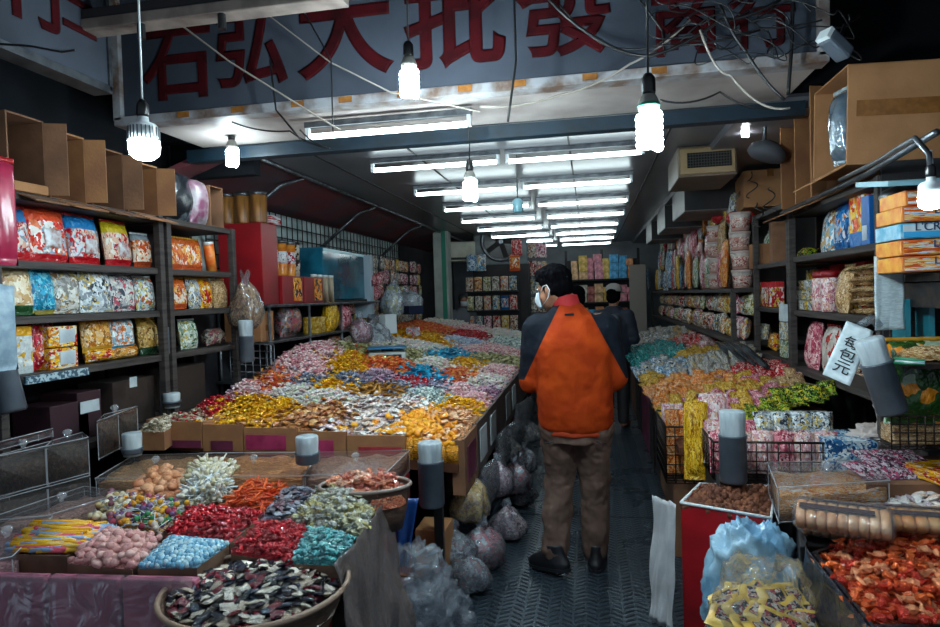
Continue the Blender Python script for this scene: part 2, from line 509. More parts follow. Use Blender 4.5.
# ------------------------------------------------------------------ shop sign over the entrance
sg = thing('shop_sign', 'long weathered pale sign with big red characters above the shop entrance', 'sign', (-.745, 3.2, 2.57))
W2 = 1.815
sgp = MB().box((0, 0.03, .40), (2 * W2, .06, .78)).build('panel', M_['signboard'], sg, bevel=.006)
fr = MB()
fr.box((0, .02, -.004), (2 * W2 + .04, .10, .05)); fr.box((W2, .02, .4), (.05, .10, .8)); fr.box((-W2, .02, .4), (.05, .10, .8))
fr.build('frame', mat('rusty_sign_frame', '#8b8c90', .5, col2='#5b4436', nscale=9), sg, bevel=.004)
st_ = MB()
for i in range(9):
    st_.box((-1.4 + i * .31 + rnd.uniform(-.05, .05), -.032, .0), (.07, .006, .03))
st_.build('tape_mark', M_['tape'], sg)
for ch, px, pyb, wpx in (('石', 178, 95, 66), ('弘', 251, 82, 68), ('大', 345, 71, 88), ('批', 455, 62, 94), ('發', 567, 50, 90), ('商', 686, 51, 66), ('行', 763, 44, 62)):
    p = at(px, pyb, Y=3.19); p2 = at(px + wpx / 2, pyb, Y=3.19)
    wd = 2 * (p2.x - p.x)
    Mx = Matrix.Translation(Vector((p.x + .745, -.004, p.z - 2.57 + .06 * wd))) @ Matrix.Rotation(PI / 2, 4, 'X')
    text_mesh(ch, 'painted_character', M_['redink'], Mx, wd * 1.12, sgp, extrude=.004, bold=wd * .026)

# side sign at the far left, seen along the street
s2 = thing('side_sign', 'pale side sign with red characters in the upper left corner', 'sign', (-2.28, 2.3, 2.58))
s2p = MB().box((0, 0, .3), (.08, .86, .62)).build('panel', M_['signboard'], s2, bevel=.006)
fr = MB(); fr.box((.0, 0, -.005), (.10, .88, .035)); fr.box((0, .435, .3), (.10, .02, .62)); fr.build('frame', M_['steel'], s2)
ry = Matrix.Rotation(PI / 2, 4, 'Z') @ Matrix.Rotation(PI / 2, 4, 'X')
text_mesh('行', 'painted_character', M_['redink'], Matrix.Translation((.045, .03, .17)) @ ry, .36, s2p, bold=.008)
text_mesh('二', 'painted_character', M_['redink'], Matrix.Translation((.045, .26, .20)) @ ry, .2, s2p, bold=.008)
# wooden batten of an old light fitting running under the arcade
p0 = at(48, 38, Y=2.62); p1 = at(345, 2, Y=2.62)
lf = thing('light_batten', 'long pale unlit light batten crossing in front of the sign', 'light batten', (p0.x, p0.y, p0.z))
dx = p1.x - p0.x
MB().box((dx / 2, 0, .02), (dx, .10, .05)).build('batten', mat('pale_dusty_batten', '#7d7069', .6, col2='#5b4f4a', nscale=8), lf, bevel=.005)
MB().box((dx / 2, .02, .065), (dx * 1.02, .13, .05)).build('cover', M_['dark'], lf, bevel=.005)
for q in (.35, .62):
    MB().cyl((dx * q, -.03, .0), (dx * q, -.03, -.07), .018).build('clamp', M_['black'], lf)

# ------------------------------------------------------------------ ceiling tubes
def tube_light(loc, label, length=.94, group=None):
    t = thing('tube_light', label, 'ceiling light', loc, 0, group)
    MB().box((0, 0, -.018), (length + .06, .035, .036)).build('fitting', M_['steel'], t, bevel=.004)
    g = MB().cyl((-length / 2, 0, -.085), (length / 2, 0, -.085), .0165, 12).build('tube', M_['tube_on'], t, smooth=True)
    for s in (-1, 1):
        MB().box((s * (length / 2 + .012), 0, -.065), (.022, .03, .07)).build('socket', M_['white'], t)
    return t


tl = None
for k in range(8):
    y = 4.7 + 1.19 * k
    for col, x in (('right', -.09 + (.05 if k > 1 else 0)), ('left', -1.13)):
        lab = 'lit fluorescent tube, %s from the entrance in the %s row of the shop ceiling' % (ORD[k], col)
        if tl is None:
            tl = tube_light((x, y, 2.598), lab, group='ceiling tubes')
        else:
            dup(tl, (x + rnd.uniform(-.02, .02), y + rnd.uniform(-.02, .02), 2.598), 0, lab)
a, b2 = at(310, 131, Y=3.55), at(467, 127, Y=3.55)
tube_light(((a.x + b2.x) / 2, 3.55, a.z + .05), 'lit fluorescent tube under the pale awning behind the sign', (b2 - a).length)

# ------------------------------------------------------------------ hanging bulbs
M_['ballast'] = mat('grey_ballast', '#77756f', .5)


def cord(name, path, r, label, m=None, cat='cable'):
    return tag(MB().tube(path, r, 6).build(name, m or M_['black'], smooth=True), label, cat)


def sag(p, q, d, n=14):
    p = Vector(p); q = Vector(q)
    return [p.lerp(q, i / n) - Vector((0, 0, d * 4 * (i / n) * (1 - i / n))) for i in range(n + 1)]


def cfl(loc, label, s=1.0, top=3.3, band=None, lit=None):
    t = thing('hanging_bulb', label, 'light bulb', loc, 0, 'bulbs hung on cords')
    sp = MB(); path = []; rs = []
    for i in range(97):
        a = i / 96 * 2 * PI * 5
        zz = -.100 * s * i / 96
        path.append((.026 * s * math.cos(a), .027 * s * math.sin(a), zz))
    sp.tube(path, .0152 * s, 7)
    sp.build('glass_spiral', lit or M_['bulb_on'], t, smooth=True)
    MB().lathe([(.022 * s, 0), (.030 * s, .012 * s), (.034 * s, .03 * s), (.024 * s, .055 * s), (.016 * s, .065 * s)], n=16).build('bulb_base', M_['ballast'], t, smooth=True)
    if band:
        MB().lathe([(.034 * s, .022 * s), (.0352 * s, .026 * s), (.034 * s, .034 * s)], n=16).build('colour_band', band, t, smooth=True)
    MB().lathe([(.020 * s, .062 * s), (.022 * s, .07 * s), (.022 * s, .11 * s), (.012 * s, .125 * s)], n=12).build('lamp_holder', M_['black'], t, smooth=True)
    MB().tube([(0, 0, .12 * s), (0.004, 0, (top - loc[2]) * .5), (0, 0, top - loc[2])], .004, 6).build('cord', M_['black'], t, smooth=True)
    return t


def led(loc, label, s=1.0, top=3.3, finned=True):
    t = thing('hanging_bulb', label, 'light bulb', loc, 0, 'bulbs hung on cords')
    MB().lathe([(.008 * s, -.075 * s), (.035 * s, -.072 * s), (.056 * s, -.055 * s), (.062 * s, -.03 * s), (.062 * s, .0)], n=24).build('frosted_dome', M_['led_on'], t, smooth=True)
    hs_ = MB().lathe([(.061 * s, 0), (.060 * s, .06 * s), (.05 * s, .075 * s), (.024 * s, .085 * s), (.022 * s, .11 * s)], n=24)
    hs = hs_.build('heat_sink', M_['white'], t, smooth=True)
    fins = MB()
    for i in range(24 if finned else 0):
        a = 2 * PI * i / 24
        fins.box((.0605 * s * math.cos(a), .0605 * s * math.sin(a), .032 * s), (.008 * s, .004 * s, .055 * s), rz=a)
    if finned: f = fins.build('fin', M_['steel'], hs); f['kind'] = 'stuff'
    MB().lathe([(.023 * s, .105 * s), (.026 * s, .12 * s), (.024 * s, .16 * s), (.01 * s, .18 * s)], n=12).build('lamp_holder', M_['black'], t, smooth=True)
    MB().tube([(0, 0, .17 * s), (0.004, 0, (top - loc[2]) * .5), (0, 0, top - loc[2])], .004, 6).build('cord', M_['white'], t, smooth=True)
    return t


led(at(144, 142, Y=2.15), 'big white LED bulb with ribbed sink hanging before the left cartons', .88)
cfl(at(409, 72, Y=2.60), 'spiral bulb hanging in the middle before the big red sign', 1.0)
cfl(at(232, 150, Y=3.75), 'small spiral bulb hanging behind the left rack near the red cartons', 1.0, top=2.62, lit=glow('soft_bulb', (.76, .94, 1), 60))
cfl(at(470, 182, Y=3.6), 'spiral bulb hanging low over the long candy table below the tube rows', 1.0, top=2.6)
cfl(at(649, 115, Y=2.15), 'spiral bulb with green band hanging near the right end of the sign', 1.05, band=mat('green_band', '#1d6a55', .4))
led(at(931, 196, Y=2.0), 'frosted bulb on a bent arm beside the orange boxes', .5, top=at(931, 150, Y=2.0).z, finned=False)
cfl(at(745, 128, Y=4.5), 'small bulb glowing behind the hanging cables near the air conditioner', .55, top=2.55, lit=glow('dim_bulb', (.9, .95, 1), 50))
t = thing('insect_lamp', 'unlit pale blue lamp hanging from the shop ceiling between tubes', 'lamp', at(518, 213, Y=4.9))
MB().lathe([(.03, 0), (.04, .01), (.04, .09), (.02, .11)], n=14).build('shade', mat('pale_blue_plastic', '#6f9aa5', .4), t, smooth=True)
MB().tube([(0, 0, .1), (0, 0, 2.6 - t.location.z)], .004).build('cord', M_['black'], t)

# ------------------------------------------------------------------ wires strung under the sign
def wire(pts, Y, r, label, m=None, d=0.03):
    P = [at(px, py, Y=Y + (0 if len(q) == 0 else q[0])) for px, py, *q in pts]
    out = []
    for i in range(len(P) - 1):
        s_ = sag(P[i], P[i + 1], d, 8)
        out += s_ if i == 0 else s_[1:]
    return cord('cable', out, r, label, m)


pale = mat('pale_cord', '#8a8178', .6)
wire([(148, 0), (230, 62), (320, 118), (340, 130)], 2.9, .005, 'pale cord falling from the light batten to the awning tube', pale, .0)
wire([(268, 15), (330, 62), (390, 92), (480, 112)], 3.05, .004, 'thin cord crossing below the character in the sign middle', pale, .0)
wire([(303, 10), (331, 60), (333, 132)], 3.0, .004, 'black cable hanging straight before the second big red character', None, .0)
wire([(514, -10), (516, 60), (508, 122)], 3.0, .006, 'black cable hanging straight before the middle of the sign', None, .0)
wire([(545, -5), (600, 40), (650, 56), (720, 20), (780, 0)], 3.0, .007, 'thick black cable looping low before the right characters', None, .02)
wire([(560, 5), (605, 45), (660, 45), (760, 30)], 3.02, .004, 'thin black cable sagging beside the thick loop on the sign', None, .02)
wire([(480, 107), (560, 95), (630, 64), (690, 20)], 3.05, .005, 'pale cable rising along the sign edge to the right', pale, .02)
wire([(700, 30), (730, 75), (790, 108)], 2.95, .005, 'white cable hanging from the right end of the sign to the cartons', pale, .05)
wire([(720, 5), (745, 50), (785, 100)], 2.98, .006, 'black cable running down past the last red character', None, .02)
wire([(793, -5), (792, 40), (788, 95)], 3.05, .008, 'thick black cable dropping beside the right sign frame', None, .0)
wire([(640, 0), (662, 30), (665, 55)], 3.05, .005, 'short black cable hanging at the second to last character', None, .0)
wire([(660, 100), (720, 92), (775, 108)], 3.3, .005, 'black cable under the awning on the way to the right cartons', None, .03)
wire([(690, 45), (760, 28), (822, 20)], 3.0, .004, 'thin cable over the last red character of the sign', None, .01)
wire([(0, 44), (30, 46), (62, 52), (75, 50)], 2.0, .004, 'thin dark cable across the side sign', None, .0)
wire([(232, 122), (290, 131), (330, 148), (300, 130)], 3.4, .005, 'black cable drooping beside the awning tube on the left', None, .02)
wire([(270, 60), (276, 110), (300, 139)], 3.1, .005, 'black cable hanging at the second red character', None, .0)
# loose knot of wires
for i, (x, y, lab) in enumerate(((700, 20, 'tangled black cable at the top of the sign above the last two characters'), (735, 36, 'tangled black cable across the last character'), (808, 30, 'tangled black cable by the spotlight'))):
    pts = []
    for k in range(130):
        a = k * .215
        pts.append(at(x + 45 * math.sin(a * .61 + i) + 10 * math.sin(a * 1.7), y + 24 * math.cos(a * .43 + i * 2) + 6 * math.sin(a * 2.3), Y=3.0 + .03 * math.sin(a)))
    cord('cable', pts, .003, lab)
# spotlight at the top right
p = at(836, 46, Y=2.95)
t = thing('spotlight', 'grey floodlight above the open cartons beside the sign', 'spotlight', p, 0, rot=(0, .6, .5))
MB().box((0, 0, 0), (.13, .07, .06)).build('housing', M_['tubegrey'], t, bevel=.012)
MB().box((-.07, 0, 0), (.02, .06, .05)).build('lens', M_['white'], t)
MB().tube([(.0, 0, .04), (.0, .02, .12), (.05, .03, .22)], .008).build('bracket', M_['black'], t)
# ------------------------------------------------------------------ sweets: shapes
def jit(vs, a, sd):
    r = random.Random(sd)
    return [(x + r.uniform(-a, a), y + r.uniform(-a, a), z + r.uniform(-a, a)) for x, y, z in vs]


def sweet(shape, sd=0):
    """unit-length sweet along X"""
    b = MB()
    if shape == 'twist':
        prof = [(.33, -.5), (.22, -.40), (.06, -.29), (.17, -.22), (.225, -.08), (.225, .08), (.17, .22), (.06, .29), (.22, .40), (.33, .5)]
        b.lathe(prof, n=7, axis='X', flat=[.25, .3, .9, 1, .95, .95, 1, .9, .3, .25]); a = .03
    elif shape == 'ball':
        b.ball((0, 0, 0), .5, 10, 7); a = .015
    elif shape == 'lump':
        b.ball((0, 0, 0), (.5, .36, .30), 9, 6); a = .05
    elif shape == 'chunk':
        b.lathe([(.25, -.5), (.40, -.38), (.36, .1), (.42, .3), (.25, .5)], n=6, axis='X', flat=[.8] * 5); a = .05
    elif shape == 'packet':
        vs = []; nx, ny = 7, 5
        for s in (1, -1):
            for i in range(nx):
                for j in range(ny):
                    u = i / (nx - 1) * 2 - 1; v = j / (ny - 1) * 2 - 1
                    h = .15 * max(0, (1 - abs(u) ** 3)) ** .6 * max(0, (1 - v * v)) ** .5
                    vs.append((u * .5, v * .33, s * h))
        fs = []
        q = nx * ny
        for i in range(nx - 1):
            for j in range(ny - 1):
                k = i * ny + j
                fs += [(k, k + ny, k + ny + 1, k + 1), (q + k, q + k + 1, q + k + ny + 1, q + k + ny)]
        ring = [i * ny for i in range(nx)] + [(nx - 1) * ny + j for j in range(1, ny)] + [i * ny + ny - 1 for i in range(nx - 2, -1, -1)] + [j for j in range(ny - 2, 0, -1)]
        for i in range(len(ring)):
            c, d = ring[i], ring[(i + 1) % len(ring)]
            fs.append((c, d, q + d, q + c))
        b.add(vs, fs); a = .03
    elif shape == 'stick':
        b.lathe([(.02, -.5), (.05, -.48), (.05, .46), (.035, .47), (.05, .5)], n=7, axis='X'); a = .008
    elif shape == 'lolly':
        b.lathe([(.02, -.5), (.02, .12), (.02, .2), (.10, .23), (.15, .30), (.15, .39), (.09, .47), (.02, .5)], n=7, axis='X'); a = .006
        b.mi = [1 if k < 14 else 0 for k in range(len(b.f))]
    elif shape == 'bigstick':
        b.lathe([(.028, -.5), (.028, .2), (.028, .28), (.075, .30), (.09, .36), (.09, .42), (.05, .48), (.02, .5)], n=6, axis='X'); a = .008
        b.mi = [1 if k < 12 else 0 for k in range(len(b.f))]
    elif shape == 'stickpack':
        b.lathe([(.1, -.5), (.13, -.42), (.09, -.4), (.1, 0), (.09, .4), (.13, .42), (.1, .5)], n=6, axis='X', flat=[.25, .3, .8, .9, .8, .3, .25]); a = .02
    b.v = jit(b.v, a, sd + len(shape))
    return b


# kind: shape, length, palette, rough, metal, fleck, label words, mound scale
K = {}


def kind(name, shape, size, cols, words_, rough=.28, metal=0.0, fleck=None, fscale=60, flo=.56, lim=240, coat=.3):
    m = candy_mat(name + '_wrapper', cols, rough, metal, fleck, fscale, flo, coat)
    mm = print_mat(name + '_bed', list(cols) + (['#1b1512'] if True else []), 26, .5, bump=.8, bscale=30)  # extra near-black patches paint the shadow in the gaps between sweets
    K[name] = dict(shape=shape, size=size * .78, m=m, bed=mm, smooth=metal == 0, words=words_, lim=lim, pts=[], mounds=[])


kind('gold_foil_candy', 'twist', .046, ['#e39a06', '#f2b312', '#c97f02', '#f5c22e'], 'gold foil twist candy', .25, .35, lim=290)
kind('red_foil_candy', 'twist', .048, ['#b80f1c', '#d11a28', '#8e0a14', '#c32230'], 'red foil twist candy', .25, .3, fleck='#e8c8c8', flo=.66, lim=260)
kind('copper_foil_candy', 'twist', .082, ['#d84a1c', '#e8662c', '#c02a12', '#f09a6a'], 'copper red foil twist candy', .14, .55, fleck='#f6d8c4', fscale=30, flo=.70, lim=290)  # pale flecks paint the pinkish highlights of the foil
kind('pink_twist_candy', 'twist', .044, ['#d98a94', '#e8b3b4', '#c96a7c', '#efd0cb'], 'pink and white twist candy', fleck='#f0e6e4', lim=270)
kind('navy_twist_candy', 'twist', .046, ['#141f3a', '#20305a', '#5a6a8c', '#b6bccb'], 'navy and white twist candy', fleck='#d0d4de', flo=.6, lim=260)
kind('purple_twist_candy', 'twist', .046, ['#6d3f66', '#a45f86', '#c89ab0', '#4a2a4c'], 'purple twist candy', fleck='#e6dbe2', lim=220)
kind('teal_twist_candy', 'twist', .043, ['#1f8f98', '#36aeb2', '#12666f', '#7fc9c6'], 'teal twist candy', fleck='#d4ecea', flo=.6, lim=260)
kind('seafoam_twist_candy', 'twist', .046, ['#6f9a98', '#b6cfc9', '#3f6f74', '#e1e6df'], 'seafoam and white twist candy', fleck='#eef0ea', lim=270)
kind('pastel_twist_candy', 'twist', .046, ['#d9d2c8', '#b7c9a6', '#e1b4b4', '#cfc8d8', '#e8e2d2'], 'pastel twist candy', fleck='#f2efe8', lim=270)
kind('blue_twist_candy', 'twist', .046, ['#7f9fc6', '#aebfd6', '#5a7fb4', '#d6dde6'], 'pale blue twist candy', fleck='#eef1f4', lim=200)
kind('orange_twist_candy', 'twist', .046, ['#d4501c', '#e2702c', '#c43a1a', '#e9a14a'], 'red orange twist candy', lim=260)
kind('olive_twist_candy', 'twist', .05, ['#8d8a4e', '#b5ad78', '#5c5a2c', '#c9c39a'], 'olive green twist candy', lim=220)
kind('cyan_packet', 'packet', .06, ['#1494bf', '#25b0d8', '#0d7ba6'], 'bright cyan candy packet', .2, lim=150)
kind('beige_foil_candy', 'twist', .046, ['#b9a68a', '#d6c8ae', '#8d7a60', '#e6dcc8'], 'beige foil candy', fleck='#5a2a26', flo=.68, lim=150)
kind('amber_jelly', 'packet', .065, ['#a4591e', '#c07a34', '#8a4316', '#cf9a5a'], 'amber wrapped jelly', .14, fleck='#e5d4bc', fscale=40, flo=.62, lim=150)
kind('clear_wrapped_candy', 'packet', .062, ['#cfcac6', '#b9a8a4', '#d8c4b4', '#8d5f74', '#d69a6a'], 'clear wrapped candy', .12, fleck='#f3f1ee', fscale=40, flo=.52, lim=230)
kind('mango_cube', 'chunk', .055, ['#ec9a10', '#f2ab1e', '#e08708'], 'bright orange fruit sweet', .3, lim=120)
kind('peach_jelly', 'packet', .055, ['#dd9a62', '#e6b488', '#cf7f45'], 'peach wrapped jelly', .16, fleck='#f2e4d2', flo=.62, lim=90)
kind('brown_candy_stick', 'stickpack', .13, ['#8a5a1e', '#a8742c', '#6b4212', '#c08c3c'], 'golden brown candy stick', .25, lim=60)
# front stall
kind('jelly_stick', 'stick', .20, ['#e0a020', '#d8586a', '#8fa8c8', '#e8b83a'], 'long jelly stick in clear tube', .15, lim=60)
kind('pink_marshmallow', 'lump', .05, ['#d9948c', '#e5aea4', '#c97f7c'], 'pink marshmallow shell', .5, fleck='#eed6ce', flo=.58, coat=0, lim=200)
kind('blue_ball_candy', 'ball', .026, ['#4aa6cc', '#7cc0da', '#2f8ab4', '#b5dbe6'], 'blue ball candy', .22, fleck='#e6f2f4', flo=.6, lim=290)
kind('fruit_lolly', 'lolly', .10, ['#d88f1a', '#3f8f5a', '#9a3348', '#d4c9bc', '#e0a52c', '#6a4a78'], 'small wrapped fruit lolly', .2, lim=140)
kind('white_stick_lolly', 'bigstick', .15, ['#d9d2bf', '#cfc6a4', '#e6e2d6', '#b8b08c'], 'white stick lolly', .25, lim=130)
kind('cream_lolly', 'lolly', .11, ['#cfc0a0', '#b8a070', '#e1dac6', '#7a4a58'], 'cream lolly with white stick', .2, lim=100)
kind('orange_shell_sweet', 'lump', .08, ['#d18a58', '#dc9c70', '#c2703e'], 'pale orange shell sweet', .4, fleck='#ecccb0', flo=.6, lim=90, coat=0)
kind('orange_chew', 'stickpack', .062, ['#dd4f12', '#e8641c', '#cf3d0c'], 'vivid orange chew', .3, fleck='#f0c09c', flo=.7, lim=140)
kind('dark_mixed_candy', 'packet', .05, ['#241c28', '#5c2436', '#8a8f9c', '#2c3550'], 'dark red and black wrapped candy', fleck='#cfcfd6', flo=.62, lim=130)
kind('silver_twist_candy', 'twist', .066, ['#8f938c', '#b9b48c', '#c6c9c8', '#a89a3c', '#74787c'], 'silver and yellow twist candy', .18, .35, fleck='#e2dfc8', lim=220)
kind('nougat_packet', 'packet', .052, ['#cbb9a4', '#e1d5c6', '#7a1a2a', '#1c1e2c', '#2b3348', '#e4dacb', '#14141c'], 'cream and black nougat packet', .16, fleck='#12121a', fscale=42, flo=.54, lim=260)
kind('orange_foil_candy', 'twist', .075, ['#c8502c', '#dd7a4a', '#b8402a', '#e2a584'], 'orange foil candy with clear ends', .14, .4, fleck='#f0d9cc', flo=.58, lim=100)
kind('chocolate_ball', 'ball', .036, ['#6a3a22', '#7a4629', '#5a2f1a'], 'cocoa dusted chocolate ball', .7, coat=0, lim=260)


def camdist(p):
    return (Vector(p) - CAM).length


def put(kn, p, where, key, tilt=.6, flat=False, yaw=None, size=None):
    k = K[kn]
    q = Euler((rnd.uniform(-tilt, tilt), rnd.uniform(-tilt, tilt), rnd.uniform(0, 2 * PI) if yaw is None else yaw))
    k['pts'].append((camdist(p), Vector(p), q, (size or k['size']) * rnd.uniform(.88, 1.14), where, key))


def hexgrid(x0, x1, y0, y1, s, j=.3):
    out = []; r = 0; y = y0
    while y < y1:
        x = x0 + (s / 2 if r % 2 else 0)
        while x < x1:
            out.append((x + rnd.uniform(-j, j) * s, y + rnd.uniform(-j, j) * s)); x += s
        y += s * .87; r += 1
    return out


def inside(p, poly):
    c = False; n = len(poly)
    for i in range(n):
        a, b = poly[i], poly[(i + 1) % n]
        if (a[1] > p[1]) != (b[1] > p[1]) and p[0] < (b[0] - a[0]) * (p[1] - a[1]) / (b[1] - a[1]) + a[0]: c = not c
    return c


def edged(p, poly):
    d = 9; n = len(poly)
    for i in range(n):
        a = Vector(poly[i]); e = Vector(poly[(i + 1) % n]) - a; q = Vector(p) - a
        t = max(0, min(1, q.dot(e) / max(e.length_squared, 1e-9)))
        d = min(d, (q - e * t).length)
    return d


def fill_tray(kn, poly, z, where, h=.04, dens=.80, tilt=.5, yaw=None, layers=1, lift=0, inset=.3, slope=None):
    """heap sweets of one kind in the polygon; a bed of the same sweets lies beneath the visible layer"""
    k = K[kn]; s = k['size'] * (.62 if k['shape'] in ('twist', 'packet', 'chunk', 'stickpack') else .8 if k['shape'] == 'ball' else .7)
    if k['shape'] in ('stick',): s = k['size'] * .09
    if k['shape'] == 'lolly': s = k['size'] * .30
    if k['shape'] == 'bigstick': s = k['size'] * .16
    s *= dens / .8
    poly = [(p[0], p[1]) for p in poly]
    R = max(edged((sum(p[0] for p in poly) / len(poly), sum(p[1] for p in poly) / len(poly)), poly), .04)
    hz = lambda p: z + h * min(1, edged(p, poly) / R) ** .7 + (slope(p) if slope else 0)
    xs = [p[0] for p in poly]; ys = [p[1] for p in poly]
    for L_ in range(layers):
        for p in hexgrid(min(xs), max(xs), min(ys), max(ys), s * (1 + .6 * L_)):
            if inside(p, poly) and edged(p, poly) > k['size'] * inset:
                put(kn, (p[0], p[1], hz(p) + rnd.uniform(-.1, .14) * s + L_ * s * .5 + lift), where, where, tilt, yaw=None if yaw is None else yaw + rnd.gauss(0, .08))
    k['mounds'].append((poly, z, h, R, k['size'], slope, lift))


def mound_sheet(poly, z, h, R, size, slope=None, lift=0):
    b = MB(); n = 18
    cx = sum(p[0] for p in poly) / len(poly); cy = sum(p[1] for p in poly) / len(poly)
    ring = []
    for i in range(len(poly)):
        a, c = poly[i], poly[(i + 1) % len(poly)]
        for t in range(6): ring.append((a[0] + (c[0] - a[0]) * t / 6, a[1] + (c[1] - a[1]) * t / 6))
    m = len(ring); vs = []
    for q in (.985, .85, .7, .5, .3, .1):
        for p in ring:
            x = cx + (p[0] - cx) * q; y = cy + (p[1] - cy) * q
            vs.append((x, y, z + h * min(1, edged((x, y), poly) / R) ** .7 - size * .14 + lift + (slope((x, y)) if slope else 0)))
    fs = [(k * m + i, k * m + (i + 1) % m, (k + 1) * m + (i + 1) % m, (k + 1) * m + i) for k in range(5) for i in range(m)]
    fs.append(tuple(5 * m + i for i in range(m)))
    # underside, so that the bed is a solid heap
    o = len(vs)
    vs += [(p[0] * .985 + cx * .015, p[1] * .985 + cy * .015, z - size * .14 - .04 + lift + (slope(p) if slope else 0)) for p in ring]
    fs += [(i, o + i, o + (i + 1) % m, (i + 1) % m) for i in range(m)] + [tuple(o + i for i in range(m))]
    return b.add(vs, fs)


def emit_candies():
    tot = 0
    for kn, k in K.items():
        if not k['pts']: continue
        pts = sorted(k['pts'], key=lambda q: q[0])
        var = [sweet(k['shape'], s).mesh(kn, [k['m'], M_['white']] if k['shape'] in ('lolly', 'bigstick') else k['m'], k['smooth']) for s in range(3)]
        for i, (d, p, q, sz, where, key) in enumerate(pts[:k['lim']]):
            o = bpy.data.objects.new(kn, var[i % 3]); C.objects.link(o)
            o.location = p; o.rotation_euler = q; o.scale = (sz, sz, sz)
            tag(o, k['words'] + ' ' + where, 'candy', k['words'] + ' ' + where); tot += 1
        rest = pts[k['lim']:]
        V = []; F = []; off = 0
        base = sweet(k['shape'], 1); bv = np.array(base.v); bf = base.f
        vv = []
        for d, p, q, sz, where, key in rest:
            Rm = np.array(q.to_matrix()) * sz
            vv.append(bv @ Rm.T + np.array(p))
        mi = []
        if vv:
            V = np.concatenate(vv).tolist(); nb = len(bv)
            for i in range(len(vv)):
                F += [tuple(a + i * nb for a in f) for f in bf]
            mi = [0] * len(F)
        for mo in k['mounds']:
            s = mo if isinstance(mo, MB) else mound_sheet(*mo)
            o = len(V); V += [list(a) for a in s.v]; F += [tuple(a + o for a in f) for f in s.f]; mi += [1] * len(s.f)
        if F:
            b = MB(); b.v = V; b.f = F; b.mi = mi
            o = b.build(kn + '_bed', [k['m'], k['bed']], smooth=True)
            tag(o, 'the rest of the heaped ' + k['words'] + ' lying below and behind', 'candy', None, 'stuff')
    print('CANDIES', tot)


# ------------------------------------------------------------------ long candy table on the left of the aisle
def SL(x, y):
    sl = max(.06, min(.2, .06 + .10 * (y - 3.6)))
    return .765 + sl * (-.70 - x) + .012 * (y - 3.4)


def hit(px, py, f, lo=3.15, hi=13.9):
    best = None; y = lo
    while y < hi:
        p = at(px, py, Y=y)
        if p.z <= f(p.x, p.y): return p
        y += .02
    return p


LT = thing('long_table', 'long stepped table on the left of the aisle under heaps of candy', 'table', (0, 0, 0))
b_ = MB()
XA, XB, YA, YB = -2.44, -.70, 3.24, 10.2
ys = [YA + (YB - YA) * i / 10 for i in range(11)]
vs = []
for y in ys: vs += [(XB, y, SL(XB, y) - .10), (XA, y, SL(XA, y) - .10), (XB, y, SL(XB, y) - .15), (XA, y, SL(XA, y) - .15)]
fs = []
for i in range(10):
    a, c = 4 * i, 4 * i + 4
    fs += [(a, c, c + 1, a + 1), (a + 2, a + 3, c + 3, c + 2), (a, a + 2, c + 2, c), (a + 1, c + 1, c + 3, a + 3)]
fs += [(0, 1, 3, 2), (40, 42, 43, 41)]
b_.add(vs, fs).build('table_top', M_['woodred'], LT)
for y in (3.6, 5.2, 6.8, 8.4, 10.0):
    for x in (-.82, -2.3):
        MB().box((x, y, (SL(x, y) - .13) / 2), (.05, .05, SL(x, y) - .13)).build('leg', M_['iron'], LT)
MB().box((-1.5, 6.8, .2), (1.3, 6.4, .03)).build('lower_shelf', M_['dark'], LT)

